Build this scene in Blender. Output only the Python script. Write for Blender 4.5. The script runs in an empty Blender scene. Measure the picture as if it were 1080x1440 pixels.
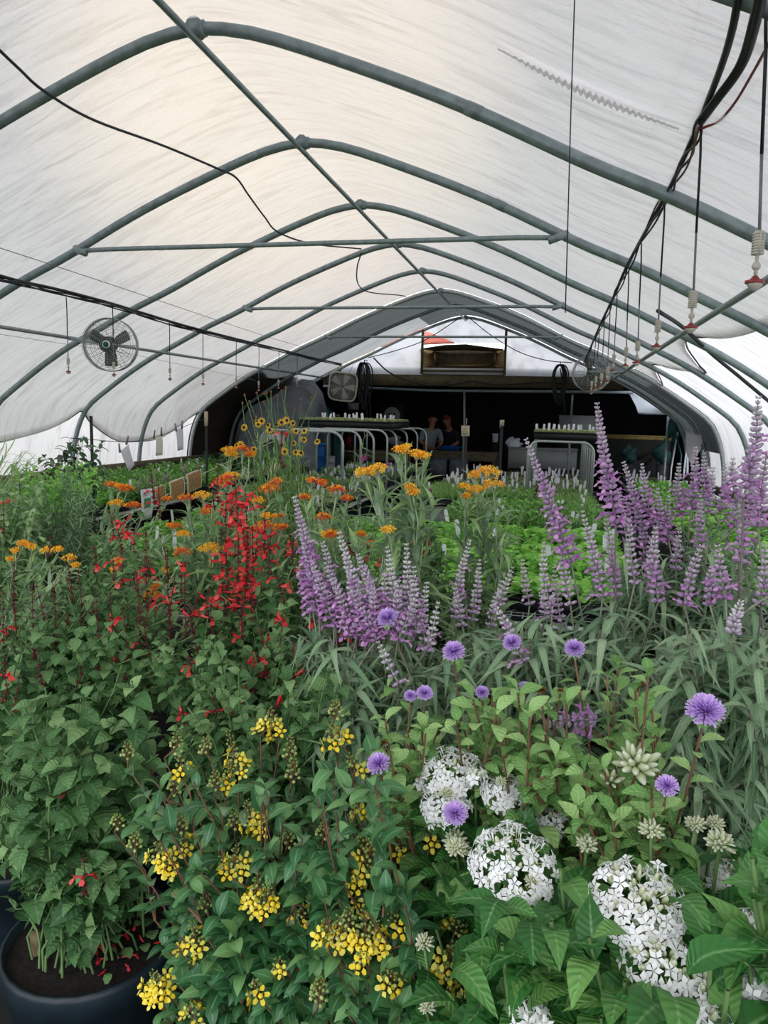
import bpy, math
import numpy as np
from mathutils import Vector

# ------------------------------------------------------------------ camera, sky, exposure
S = bpy.context.scene
COL = S.collection
PI = math.pi
FPX, CX, CY, EYE = 1031.0, 540.0, 720.0, 1.6
def _ray(px, py): return np.array([px - CX, CY - py, FPX])
_ey = _ray(785, 586); _ey /= np.linalg.norm(_ey)
_ex = -_ray(-4136, 461); _ex -= _ex.dot(_ey) * _ey; _ex /= np.linalg.norm(_ex)
_ez = np.cross(_ex, _ey)
if _ez[1] < 0: _ez = -_ez
RW = np.stack([_ex, _ey, _ez])            # world = RW @ (right, up, forward)
def P(px, py, Y):
    d = RW @ _ray(px, py); p = d * (Y / d[1]); p[2] += EYE; return p
def PZ(px, py, Z):
    d = RW @ _ray(px, py); p = d * ((Z - EYE) / d[2]); p[2] += EYE; return p
def PX(px, py, X):
    d = RW @ _ray(px, py); p = d * (X / d[0]); p[2] += EYE; return p
cam_d = bpy.data.cameras.new('camera')
cam = bpy.data.objects.new('camera', cam_d); COL.objects.link(cam)
cam_d.sensor_fit = 'VERTICAL'; cam_d.sensor_height = 24.0
cam_d.lens = FPX / 1440.0 * 24.0
cam_d.clip_start = 0.02; cam_d.clip_end = 200
_r, _u, _f = RW[:, 0], RW[:, 1], RW[:, 2]
from mathutils import Matrix
cam.matrix_world = Matrix(((_r[0], _u[0], -_f[0], 0), (_r[1], _u[1], -_f[1], 0), (_r[2], _u[2], -_f[2], EYE), (0, 0, 0, 1)))
S.camera = cam
S.view_settings.view_transform = 'Standard'; S.view_settings.look = 'None'
S.view_settings.exposure = 0.35; S.view_settings.gamma = 1.0
S.view_settings.use_curve_mapping = False
S.cycles.max_bounces = 9; S.cycles.diffuse_bounces = 4; S.cycles.glossy_bounces = 2
S.cycles.transmission_bounces = 5; S.cycles.transparent_max_bounces = 4
S.cycles.caustics_reflective = False; S.cycles.caustics_refractive = True
S.cycles.use_denoising = True
S.cycles.sample_clamp_indirect = 6.0

SKY_STRENGTH = 2.3
w = bpy.data.worlds.new('overcast_sky'); S.world = w; w.use_nodes = True
nt = w.node_tree; nt.nodes.clear()
def wn(t, **k):
    n = nt.nodes.new(t)
    for a, b in k.items(): setattr(n, a, b)
    return n
tc = wn('ShaderNodeTexCoord')
sund = RW @ _ray(395, 120); sund /= np.linalg.norm(sund)
dot = wn('ShaderNodeVectorMath', operation='DOT_PRODUCT'); dot.inputs[1].default_value = tuple(sund)
nt.links.new(tc.outputs['Generated'], dot.inputs[0])
lob = wn('ShaderNodeMapRange', interpolation_type='SMOOTHERSTEP'); lob.inputs[1].default_value = .94; lob.inputs[2].default_value = 1.0
nt.links.new(dot.outputs['Value'], lob.inputs[0])
sep = wn('ShaderNodeSeparateXYZ'); nt.links.new(tc.outputs['Generated'], sep.inputs[0])
ram = wn('ShaderNodeValToRGB')
ram.color_ramp.elements[0].position = .42; ram.color_ramp.elements[0].color = (.16, .18, .15, 1)
ram.color_ramp.elements[1].position = .52; ram.color_ramp.elements[1].color = (.82, .87, .95, 1)
e = ram.color_ramp.elements.new(1.0); e.color = (1.0, 1.0, 1.02, 1)
mr = wn('ShaderNodeMapRange'); mr.inputs[1].default_value = -1; mr.inputs[2].default_value = 1
nt.links.new(sep.outputs['Z'], mr.inputs[0]); nt.links.new(mr.outputs[0], ram.inputs[0])
mx = wn('ShaderNodeMix', data_type='RGBA'); mx.inputs['A'].default_value = (0, 0, 0, 1)
mx.inputs['B'].default_value = (2.3, 1.7, .95, 1); nt.links.new(lob.outputs[0], mx.inputs['Factor'])
ad = wn('ShaderNodeMix', data_type='RGBA', blend_type='ADD'); ad.inputs['Factor'].default_value = 1
nt.links.new(ram.outputs[0], ad.inputs['A']); nt.links.new(mx.outputs['Result'], ad.inputs['B'])
bg = wn('ShaderNodeBackground'); bg.inputs['Strength'].default_value = SKY_STRENGTH
nt.links.new(ad.outputs['Result'], bg.inputs['Color'])
wo = wn('ShaderNodeOutputWorld'); nt.links.new(bg.outputs[0], wo.inputs[0])

# ------------------------------------------------------------------ materials
def lin(h, g=1.0):
    h = h.lstrip('#'); o = []
    for i in (0, 2, 4):
        c = int(h[i:i + 2], 16) / 255.0
        o.append((c / 12.92 if c <= .04045 else ((c + .055) / 1.055) ** 2.4) * g)
    return (*o, 1.0)
def newmat(name):
    m = bpy.data.materials.new(name); m.use_nodes = True; m.node_tree.nodes.clear(); return m
class N:
    def __init__(s, m): s.t = m.node_tree
    def n(s, typ, **k):
        x = s.t.nodes.new(typ)
        for a, b in k.items(): setattr(x, a, b)
        return x
    def l(s, a, b): s.t.links.new(a, b)
def mat_plain(name, col, rough=.6, metal=0.0, noise=.0, nscale=30, bump=0.0, spec=.4):
    m = newmat(name); g = N(m); o = g.n('ShaderNodeOutputMaterial'); b = g.n('ShaderNodeBsdfPrincipled')
    c = lin(col) if isinstance(col, str) else col
    b.inputs['Base Color'].default_value = c; b.inputs['Roughness'].default_value = rough
    b.inputs['Metallic'].default_value = metal; b.inputs['Specular IOR Level'].default_value = spec
    if noise or bump:
        t = g.n('ShaderNodeTexCoord'); nz = g.n('ShaderNodeTexNoise'); nz.inputs['Scale'].default_value = nscale; nz.inputs['Detail'].default_value = 6
        g.l(t.outputs['Object'], nz.inputs['Vector'])
        if noise:
            r = g.n('ShaderNodeValToRGB'); r.color_ramp.elements[0].position = .3; r.color_ramp.elements[1].position = .7
            r.color_ramp.elements[0].color = tuple(x * (1 - noise) for x in c[:3]) + (1,)
            r.color_ramp.elements[1].color = tuple(min(1, x * (1 + noise)) for x in c[:3]) + (1,)
            g.l(nz.outputs['Fac'], r.inputs[0]); g.l(r.outputs[0], b.inputs['Base Color'])
        if bump:
            bp = g.n('ShaderNodeBump'); bp.inputs['Strength'].default_value = bump; bp.inputs['Distance'].default_value = .01
            g.l(nz.outputs['Fac'], bp.inputs['Height']); g.l(bp.outputs[0], b.inputs['Normal'])
    g.l(b.outputs[0], o.inputs[0]); return m
def ramp(g, stops):
    r = g.n('ShaderNodeValToRGB'); el = r.color_ramp.elements
    el[0].position, el[0].color = stops[0][0], lin(stops[0][1]); el[1].position, el[1].color = stops[-1][0], lin(stops[-1][1])
    for p, c in stops[1:-1]:
        e = el.new(p); e.color = lin(c)
    return r
def mat_leaf(name, stops, vein='#a8c490', rough=.5, transl=.25, veins=0, veinamt=.5, under=None, spec=.35, vw=.14):
    """leaf: colour by the leaf's own random value, pale midrib, side veins as relief, paler underside"""
    m = newmat(name); g = N(m); o = g.n('ShaderNodeOutputMaterial'); b = g.n('ShaderNodeBsdfPrincipled')
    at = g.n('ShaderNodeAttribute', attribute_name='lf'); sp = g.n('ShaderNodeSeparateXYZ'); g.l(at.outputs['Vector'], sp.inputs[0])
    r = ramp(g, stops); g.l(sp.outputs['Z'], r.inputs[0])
    ab = g.n('ShaderNodeMath', operation='ABSOLUTE'); g.l(sp.outputs['X'], ab.inputs[0])
    mp = g.n('ShaderNodeMapRange'); mp.inputs[1].default_value = 0; mp.inputs[2].default_value = vw
    mp.inputs[3].default_value = veinamt; mp.inputs[4].default_value = 0; g.l(ab.outputs[0], mp.inputs[0])
    mi = g.n('ShaderNodeMix', data_type='RGBA'); mi.inputs['B'].default_value = lin(vein)
    g.l(mp.outputs[0], mi.inputs['Factor']); g.l(r.outputs[0], mi.inputs['A'])
    col = mi.outputs['Result']
    if veins:
        k = g.n('ShaderNodeMath', operation='MULTIPLY_ADD'); k.inputs[1].default_value = -.16; g.l(ab.outputs[0], k.inputs[0]); g.l(sp.outputs['Y'], k.inputs[2])
        s = g.n('ShaderNodeMath', operation='MULTIPLY'); s.inputs[1].default_value = veins * 2 * PI; g.l(k.outputs[0], s.inputs[0])
        sn = g.n('ShaderNodeMath', operation='SINE'); g.l(s.outputs[0], sn.inputs[0])
        bp = g.n('ShaderNodeBump'); bp.inputs['Strength'].default_value = .55; bp.inputs['Distance'].default_value = .0007
        g.l(sn.outputs[0], bp.inputs['Height']); g.l(bp.outputs[0], b.inputs['Normal'])
    if under:
        ge = g.n('ShaderNodeNewGeometry'); mu = g.n('ShaderNodeMix', data_type='RGBA'); mu.inputs['B'].default_value = lin(under)
        g.l(ge.outputs['Backfacing'], mu.inputs['Factor']); g.l(col, mu.inputs['A']); col = mu.outputs['Result']
    g.l(col, b.inputs['Base Color']); b.inputs['Roughness'].default_value = rough; b.inputs['Specular IOR Level'].default_value = spec
    t = g.n('ShaderNodeBsdfTranslucent'); g.l(col, t.inputs['Color'])
    x = g.n('ShaderNodeMixShader'); x.inputs[0].default_value = transl
    g.l(b.outputs[0], x.inputs[1]); g.l(t.outputs[0], x.inputs[2]); g.l(x.outputs[0], o.inputs[0]); return m
def mat_petal(name, stops, axis='Z', rough=.6, transl=.3, jitter=None):
    m = newmat(name); g = N(m); o = g.n('ShaderNodeOutputMaterial'); b = g.n('ShaderNodeBsdfPrincipled')
    at = g.n('ShaderNodeAttribute', attribute_name='lf'); sp = g.n('ShaderNodeSeparateXYZ'); g.l(at.outputs['Vector'], sp.inputs[0])
    r = ramp(g, stops); g.l(sp.outputs[axis], r.inputs[0]); g.l(r.outputs[0], b.inputs['Base Color'])
    b.inputs['Roughness'].default_value = rough; b.inputs['Specular IOR Level'].default_value = .2
    t = g.n('ShaderNodeBsdfTranslucent'); g.l(r.outputs[0], t.inputs['Color'])
    x = g.n('ShaderNodeMixShader'); x.inputs[0].default_value = transl
    g.l(b.outputs[0], x.inputs[1]); g.l(t.outputs[0], x.inputs[2]); g.l(x.outputs[0], o.inputs[0]); return m
def mat_cover(name, refl, trans, t_amt, fwd, wrinkle=1.0, weave=True, scale=1.0):
    """woven poly cover: part reflects, part lets daylight through diffusely, a little passes forward softly"""
    m = newmat(name); g = N(m); o = g.n('ShaderNodeOutputMaterial')
    tc = g.n('ShaderNodeTexCoord')
    mpg = g.n('ShaderNodeMapping'); mpg.inputs['Scale'].default_value = (1.6 * scale, 6 * scale, 1.6 * scale); mpg.inputs['Rotation'].default_value = (.25, 0, .35)
    g.l(tc.outputs['Object'], mpg.inputs['Vector'])
    n1 = g.n('ShaderNodeTexNoise'); n1.inputs['Scale'].default_value = 2.2; n1.inputs['Detail'].default_value = 5; n1.inputs['Distortion'].default_value = .8
    g.l(mpg.outputs[0], n1.inputs['Vector'])
    mp2 = g.n('ShaderNodeMapping'); mp2.inputs['Scale'].default_value = (2.0, 17, 2.0); mp2.inputs['Rotation'].default_value = (-.1, 0, -.2)
    g.l(tc.outputs['Object'], mp2.inputs['Vector'])
    n2 = g.n('ShaderNodeTexNoise'); n2.inputs['Scale'].default_value = 1.0; n2.inputs['Detail'].default_value = 4; n2.inputs['Distortion'].default_value = 1.3; g.l(mp2.outputs[0], n2.inputs['Vector'])
    n3 = g.n('ShaderNodeTexNoise'); n3.inputs['Scale'].default_value = 140; n3.inputs['Detail'].default_value = 2; g.l(tc.outputs['Object'], n3.inputs['Vector'])
    a1 = g.n('ShaderNodeMath', operation='MULTIPLY_ADD'); a1.inputs[1].default_value = .35; g.l(n2.outputs['Fac'], a1.inputs[0]); g.l(n1.outputs['Fac'], a1.inputs[2])
    a2 = g.n('ShaderNodeMath', operation='MULTIPLY_ADD'); a2.inputs[1].default_value = .03; g.l(n3.outputs['Fac'], a2.inputs[0]); g.l(a1.outputs[0], a2.inputs[2])
    bp = g.n('ShaderNodeBump'); bp.inputs['Strength'].default_value = wrinkle; bp.inputs['Distance'].default_value = .05; g.l(a2.outputs[0], bp.inputs['Height'])
    # crease shading painted into the transmitted colour as darker streaks
    cr = g.n('ShaderNodeValToRGB'); cr.color_ramp.elements[0].position = .30; cr.color_ramp.elements[1].position = .52
    cr.color_ramp.elements[0].color = (.66, .66, .67, 1); cr.color_ramp.elements[1].color = (1, 1, 1, 1); g.l(n2.outputs['Fac'], cr.inputs[0])
    d = g.n('ShaderNodeBsdfDiffuse'); d.inputs['Color'].default_value = lin(refl); g.l(bp.outputs[0], d.inputs['Normal'])
    mc = g.n('ShaderNodeMix', data_type='RGBA', blend_type='MULTIPLY'); mc.inputs['Factor'].default_value = 1; mc.inputs['A'].default_value = lin(trans); g.l(cr.outputs[0], mc.inputs['B'])
    t = g.n('ShaderNodeBsdfTranslucent'); g.l(mc.outputs['Result'], t.inputs['Color']); g.l(bp.outputs[0], t.inputs['Normal'])
    x = g.n('ShaderNodeMixShader'); x.inputs[0].default_value = t_amt; g.l(d.outputs[0], x.inputs[1]); g.l(t.outputs[0], x.inputs[2])
    sh = x.outputs[0]
    if fwd:
        rf = g.n('ShaderNodeBsdfRefraction'); rf.inputs['IOR'].default_value = 1.02; rf.inputs['Roughness'].default_value = 1.0; rf.inputs['Color'].default_value = lin(trans)
        y = g.n('ShaderNodeMixShader'); y.inputs[0].default_value = fwd; g.l(sh, y.inputs[1]); g.l(rf.outputs[0], y.inputs[2]); sh = y.outputs[0]
    g.l(sh, o.inputs[0]); return m
M = {}
M['cover'] = mat_cover('white_woven_cover', '#dad9d9', '#e8e6e6', .20, .065, 1.0)
M['film'] = mat_cover('clear_side_film', '#f2f0f2', '#fbf9fa', .38, .0, .4, scale=.6)
M['endfilm'] = mat_cover('end_wall_film', '#e8eef6', '#eef4ff', .50, .0, .2)
M['shade'] = mat_cover('black_shade_cloth', '#3a3d3d', '#5a6060', .4, .0, .8)
M['shadelight'] = mat_cover('grey_shade_cloth', '#8d9294', '#a9adae', .42, .0, .8)
M['pipe'] = mat_plain('greenish_galvanised_pipe', '#8a9698', .42, .35, .2, 25, .08)
M['pipelight'] = mat_plain('pale_conduit', '#a9b0ae', .38, .4, .12, 30, .05)
M['pvc'] = mat_plain('grey_pvc_pipe', '#8f979a', .5, 0, .1, 20)
M['black'] = mat_plain('black_rubber_hose', '#17191b', .5, 0, .2, 30, .1)
M['wire'] = mat_plain('dark_wire', '#33373a', .5, .2)
M['thinwire'] = mat_plain('grey_thin_wire', '#7d8080', .5, .3)
M['red'] = mat_plain('faded_red_plastic', '#8e3a36', .5, 0, .2, 60)
M['ivory'] = mat_plain('ivory_plastic', '#b9b4a6', .5, 0, .12, 60)
M['greyplastic'] = mat_plain('grey_plastic_tube', '#6f7172', .45)
M['cagewire'] = mat_plain('chrome_cage_wire', '#9ea3a2', .35, .6)
M['blade'] = mat_plain('grey_fan_blade', '#53554f', .5, .2, .1, 20)
M['badge'] = mat_plain('green_badge', '#0f5a3c', .35)
M['white'] = mat_plain('white_plastic', '#dfdfe2', .5)
M['tagm'] = mat_plain('white_plant_tag', '#e9e9f0', .55)
M['paper'] = mat_plain('white_paper', '#d9d7de', .8)
M['cream'] = mat_plain('cream_paper', '#dedccb', .8)
M['kraft'] = mat_plain('kraft_card', '#b08a5e', .85, 0, .1, 40)
M['ink'] = mat_plain('brown_ink', '#5a3a1c', .8)
M['greenprint'] = mat_plain('green_print', '#3c8a5f', .7)
M['pin'] = mat_plain('weathered_clothespin', '#8c867a', .8, 0, .2, 50)
M['stake'] = mat_plain('black_stake', '#1d201e', .6, 0, .2, 40)
M['woodcap'] = mat_plain('pale_tape', '#c2b49a', .8, 0, .15, 60)
M['wood'] = mat_plain('weathered_wood', '#6e6250', .8, 0, .3, 14, .3)
M['beamwood'] = mat_plain('brown_beam_wood', '#5b5138', .8, 0, .3, 10, .3)
M['yellowwood'] = mat_plain('ochre_board', '#7b6a38', .75, 0, .25, 12)
M['carton'] = mat_plain('box_plywood', '#d0b07a', .75, 0, .15, 12, .1)
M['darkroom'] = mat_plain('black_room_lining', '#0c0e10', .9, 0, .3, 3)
M['floor'] = mat_plain('black_ground_cloth', '#1c1d1c', .9, 0, .35, 8, .3)
M['brown'] = mat_plain('brown_tarp', '#2e2620', .8, 0, .25, 5, .5)
M['greytarp'] = mat_plain('grey_tarp', '#6b7077', .6, 0, .25, 8, .6)
M['teal'] = mat_plain('teal_tarp', '#215253', .6, 0, .3, 8, .5)
M['tealdark'] = mat_plain('dark_teal_sack', '#17383a', .8, 0, .4, 12, .5)
M['blue'] = mat_plain('blue_plastic', '#0f4e93', .45, 0, .1, 10)
M['lightblue'] = mat_plain('light_blue_plastic', '#2f86c4', .45)
M['bluetub'] = mat_plain('blue_tub', '#0f5fae', .5)
M['bucket'] = mat_plain('grey_white_bucket', '#a2a7aa', .5)
M['sheet'] = mat_plain('pale_sheet', '#c6ccd6', .7, 0, .1, 5)
M['greybox'] = mat_plain('grey_board', '#8b8f8c', .7, 0, .1, 6)
M['trayblack'] = mat_plain('black_tray', '#1b1f22', .5, 0, .15, 30)
M['pot'] = mat_plain('black_nursery_pot', '#18252c', .45, 0, .25, 18, .05)
M['soil'] = mat_plain('dark_soil', '#1d1712', .95, 0, .6, 60, .8)
M['mesh'] = mat_plain('galvanised_mesh', '#9ba19f', .45, .4)
M['redbag'] = mat_plain('red_cloth', '#7c1f26', .7)
M['skin'] = mat_plain('skin', '#b0795c', .55)
M['hair'] = mat_plain('dark_hair', '#1a1410', .6)
M['shirtgrey'] = mat_plain('grey_shirt', '#8c979a', .8)
M['shirtdark'] = mat_plain('dark_shirt', '#23262a', .8)
M['cap'] = mat_plain('rust_cap', '#8e3527', .8)
M['trousers'] = mat_plain('dark_trousers', '#1e2430', .8)
M['tile'] = mat_plain('red_roof_tile', '#a5564a', .8, 0, .2, 6, .2)
M['housewall'] = mat_plain('cream_house_wall', '#d8cbb2', .8)
M['wood_stem'] = mat_plain('brown_bark', '#6e6146', .85, 0, .3, 40, .4)

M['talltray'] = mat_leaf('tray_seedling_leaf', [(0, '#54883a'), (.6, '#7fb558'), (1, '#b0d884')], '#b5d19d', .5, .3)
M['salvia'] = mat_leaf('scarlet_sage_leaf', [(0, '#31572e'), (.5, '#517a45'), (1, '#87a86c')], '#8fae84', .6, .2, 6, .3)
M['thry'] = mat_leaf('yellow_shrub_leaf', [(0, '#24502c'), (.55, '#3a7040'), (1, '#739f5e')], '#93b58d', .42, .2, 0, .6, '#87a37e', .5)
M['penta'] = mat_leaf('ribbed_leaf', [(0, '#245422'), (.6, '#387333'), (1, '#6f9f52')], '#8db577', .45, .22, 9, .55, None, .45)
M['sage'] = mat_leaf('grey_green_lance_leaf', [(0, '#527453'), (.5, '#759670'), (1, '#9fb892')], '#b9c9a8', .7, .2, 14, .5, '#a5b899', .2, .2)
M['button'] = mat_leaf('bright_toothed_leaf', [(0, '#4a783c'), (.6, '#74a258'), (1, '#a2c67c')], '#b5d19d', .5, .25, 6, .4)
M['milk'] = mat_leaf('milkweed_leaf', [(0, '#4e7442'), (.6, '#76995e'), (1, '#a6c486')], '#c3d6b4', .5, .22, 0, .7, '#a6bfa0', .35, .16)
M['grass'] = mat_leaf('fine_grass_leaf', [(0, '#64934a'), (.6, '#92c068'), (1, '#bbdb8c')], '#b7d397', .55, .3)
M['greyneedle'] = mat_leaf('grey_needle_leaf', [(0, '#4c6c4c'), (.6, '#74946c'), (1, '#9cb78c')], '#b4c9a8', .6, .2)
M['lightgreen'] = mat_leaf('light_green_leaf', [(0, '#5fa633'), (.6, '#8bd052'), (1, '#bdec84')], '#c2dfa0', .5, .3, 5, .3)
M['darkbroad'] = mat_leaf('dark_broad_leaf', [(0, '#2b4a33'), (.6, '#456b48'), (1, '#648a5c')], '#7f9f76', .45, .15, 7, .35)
M['sprout'] = mat_leaf('pale_sprout_leaf', [(0, '#7c9358'), (.6, '#a2b676'), (1, '#c6d29b')], '#c8d6a4', .5, .3)
M['stem'] = mat_leaf('green_stem', [(0, '#4b6b3a'), (1, '#76945c')], '#86a36e', .6, .0, 0, 0)
M['palestem'] = mat_leaf('pale_stem', [(0, '#8c9f78'), (1, '#b5c49d')], '#b5c49d', .6, .0, 0, 0)
M['redstem'] = mat_leaf('reddish_stem', [(0, '#6b4a3c'), (1, '#84604b')], '#84604b', .6, .0, 0, 0)
M['purplestem'] = mat_leaf('purplish_stem', [(0, '#78706a'), (1, '#9aa08a')], '#9aa08a', .6, .0, 0, 0)
M['maroon'] = mat_petal('maroon_calyx', [(0, '#4d2328'), (.5, '#6d3236'), (1, '#8c5a4e')])
M['scarlet'] = mat_petal('scarlet_petal', [(0, '#c8232a'), (.6, '#ea4145'), (1, '#f8706a')], transl=.25)
M['calyx'] = mat_petal('velvet_lavender_calyx', [(0, '#b48fba'), (.35, '#c2a8c6'), (.65, '#cfc2d0'), (1, '#dcd9d8')], rough=.85)
M['corolla'] = mat_petal('orchid_corolla', [(0, '#b878ba'), (.5, '#cd96cd'), (1, '#e0b8de')])
M['orange'] = mat_petal('orange_crown', [(0, '#f79418'), (.5, '#ffb022'), (1, '#ffd048')])
M['redorange'] = mat_petal('red_orange_crown', [(0, '#c23a1e'), (.5, '#e85c1e'), (.8, '#f9981f'), (1, '#ffbe34')])
M['goldpetal'] = mat_petal('golden_petal', [(0, '#6b1f10'), (.3, '#c06a12'), (.45, '#f2b822'), (1, '#ffd23c')], axis='Y')
M['browndisc'] = mat_petal('brown_disc', [(0, '#2c1209'), (1, '#4d2312')])
M['yellow'] = mat_petal('clear_yellow_petal', [(0, '#f6cc28'), (.5, '#ffe340'), (1, '#fff37c')])
M['budgreen'] = mat_petal('green_bud', [(0, '#7f9d4e'), (.6, '#b2c274'), (1, '#dde09a')])
M['whitepetal'] = mat_petal('white_petal', [(0, '#f0f0ea'), (.4, '#fafaf8'), (1, '#ffffff')], transl=.25)
M['whitebud'] = mat_petal('greenish_white_bud', [(0, '#8fa567'), (.5, '#c9d2a6'), (1, '#eceade')], axis='Y')
M['lilac'] = mat_petal('lilac_filament', [(0, '#9468bd'), (.5, '#b78bdb'), (1, '#dcc0f0')], axis='Y')
M['drybrown'] = mat_petal('dry_brown', [(0, '#6b4a28'), (1, '#a77c48')])
M['magenta'] = mat_petal('magenta_petal', [(0, '#8b2f6b'), (1, '#c566a2')])

# ------------------------------------------------------------------ mesh builder
def org(p):
    v = np.zeros(3)
    while p is not None:
        v += np.array(p.location); p = p.parent
    return v
class MB:
    def __init__(s): s.V = []; s.F = {}; s.L = []; s.n = 0
    def add(s, V, faces, lf=None, m=0):
        V = np.asarray(V, float).reshape(-1, 3)
        for F in faces:
            F = np.asarray(F, int)
            if F.size == 0: continue
            s.F.setdefault((F.shape[1], m), []).append(F + s.n)
        s.V.append(V); s.L.append(np.zeros((len(V), 3)) + .5 if lf is None else np.asarray(lf, float)); s.n += len(V)
    def build(s, name, mats, parent=None, smooth=True):
        me = bpy.data.meshes.new(name)
        V = np.concatenate(s.V); L = np.concatenate(s.L)
        V = V - org(parent)
        starts = []; loops = []; mi = []; at = 0
        for (k, m), fl in s.F.items():
            F = np.concatenate(fl); starts.append(at + np.arange(len(F)) * k); at += F.size
            loops.append(F.ravel()); mi.append(np.full(len(F), m))
        starts = np.concatenate(starts); loops = np.concatenate(loops); mi = np.concatenate(mi)
        me.vertices.add(len(V)); me.vertices.foreach_set('co', V.astype(np.float32).ravel())
        me.loops.add(len(loops)); me.loops.foreach_set('vertex_index', loops.astype(np.int32))
        me.polygons.add(len(starts)); me.polygons.foreach_set('loop_start', starts.astype(np.int32))
        me.polygons.foreach_set('material_index', mi.astype(np.int32))
        me.polygons.foreach_set('use_smooth', np.full(len(starts), smooth))
        a = me.attributes.new('lf', 'FLOAT_VECTOR', 'POINT'); a.data.foreach_set('vector', L.astype(np.float32).ravel())
        me.update(calc_edges=True); me.validate()
        for x in (mats if isinstance(mats, (list, tuple)) else [mats]): me.materials.append(M[x] if isinstance(x, str) else x)
        o = bpy.data.objects.new(name, me); COL.objects.link(o)
        if parent is not None: o.parent = parent
        return o
def thing(name, label, cat, loc=(0, 0, 0), group=None):
    o = bpy.data.objects.new(name, None); COL.objects.link(o); o.empty_display_size = .05
    o.location = tuple(float(x) for x in loc); o['label'] = label; o['category'] = cat
    if group: o['group'] = group
    return o
def tag(o, label, cat, group=None, kind=None):
    o['label'] = label; o['category'] = cat
    if group: o['group'] = group
    if kind: o['kind'] = kind
    return o
def struct(o, label=None):
    o['kind'] = 'structure'
    if label: o['label'] = label
    return o
def dup(o, parent=None):
    c = o.copy(); COL.objects.link(c)
    if parent is not None: c.parent = parent
    for ch in list(o.children): dup(ch, c)
    return c
def nrm(v): return v / (np.linalg.norm(v, axis=-1, keepdims=True) + 1e-12)

def tube(mb, pts, r, n=6, m=0, rnd=.5, cap=True, closed=False):
    p = np.asarray(pts, float); k = len(p); rr = np.broadcast_to(np.asarray(r, float), (k,))
    if closed: t = np.roll(p, -1, 0) - np.roll(p, 1, 0)
    else: t = np.gradient(p, axis=0)
    t = nrm(t); u = np.zeros_like(p)
    a = np.array([0, 0, 1.]) if abs(t[0][2]) < .9 else np.array([1., 0, 0])
    x = np.cross(t[0], a); x /= np.linalg.norm(x)
    for i in range(k):
        x = x - x.dot(t[i]) * t[i]; x /= np.linalg.norm(x) + 1e-12; u[i] = x
    b = np.cross(t, u); an = np.arange(n) * 2 * PI / n
    V = p[:, None] + rr[:, None, None] * (np.cos(an)[None, :, None] * u[:, None] + np.sin(an)[None, :, None] * b[:, None])
    i = np.arange(k if closed else k - 1)[:, None]; j = np.arange(n)[None]; i2 = (i + 1) % k; j2 = (j + 1) % n
    F = np.stack([i * n + j, i * n + j2, i2 * n + j2, i2 * n + j], -1).reshape(-1, 4)
    lf = np.zeros((k * n, 3)); lf[:, 1] = np.repeat(np.linspace(0, 1, k), n); lf[:, 2] = rnd; lf[:, 0] = 1
    fs = [F]
    if cap and not closed: fs += [np.arange(n)[None, ::-1], ((k - 1) * n + np.arange(n))[None]]
    mb.add(V.reshape(-1, 3), fs, lf, m)
def spline(ctrl, n=40):
    c = np.asarray(ctrl, float); k = len(c)
    c = np.vstack([2 * c[0] - c[1], c, 2 * c[-1] - c[-2]]); out = []
    for s in np.linspace(0, k - 1, n):
        i = min(int(s), k - 2); t = s - i; a, b, d, e = c[i], c[i + 1], c[i + 2], c[i + 3]
        out.append(.5 * (2 * b + (d - a) * t + (2 * a - 5 * b + 4 * d - e) * t * t + (3 * b - 3 * d + e - a) * t ** 3))
    return np.array(out)
def box(mb, c, s, m=0, rot=None, bevel=0.0):
    c = np.asarray(c, float); s = np.asarray(s, float) / 2
    V = np.array([[x, y, z] for x in (-1, 1) for y in (-1, 1) for z in (-1, 1)], float) * s
    F = np.array([[0, 1, 3, 2], [4, 6, 7, 5], [0, 4, 5, 1], [2, 3, 7, 6], [0, 2, 6, 4], [1, 5, 7, 3]])
    if rot is not None: V = V @ np.asarray(rot).T
    mb.add(V + c, [F], None, m)
def rotz(a): return np.array([[math.cos(a), -math.sin(a), 0], [math.sin(a), math.cos(a), 0], [0, 0, 1]])
def rotx(a): return np.array([[1, 0, 0], [0, math.cos(a), -math.sin(a)], [0, math.sin(a), math.cos(a)]])
def roty(a): return np.array([[math.cos(a), 0, math.sin(a)], [0, 1, 0], [-math.sin(a), 0, math.cos(a)]])
def lathe(mb, c, prof, n=20, m=0, rot=None):
    an = np.arange(n) * 2 * PI / n; pr = np.asarray(prof, float)
    V = np.stack([pr[:, 0, None] * np.cos(an), pr[:, 0, None] * np.sin(an), np.repeat(pr[:, 1, None], n, 1)], -1)
    k = len(pr); i = np.arange(k - 1)[:, None]; j = np.arange(n)[None]; j2 = (j + 1) % n
    F = np.stack([i * n + j, i * n + j2, (i + 1) * n + j2, (i + 1) * n + j], -1).reshape(-1, 4)
    V = V.reshape(-1, 3)
    if rot is not None: V = V @ np.asarray(rot).T
    mb.add(V + np.asarray(c, float), [F], None, m)
def grid(mb, G, m=0, flip=False):
    G = np.asarray(G, float); a, b = G.shape[:2]
    i = np.arange(a - 1)[:, None]; j = np.arange(b - 1)[None]
    F = np.stack([i * b + j, (i + 1) * b + j, (i + 1) * b + j + 1, i * b + j + 1], -1).reshape(-1, 4)
    if flip: F = F[:, ::-1]
    mb.add(G.reshape(-1, 3), [F], None, m)

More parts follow.
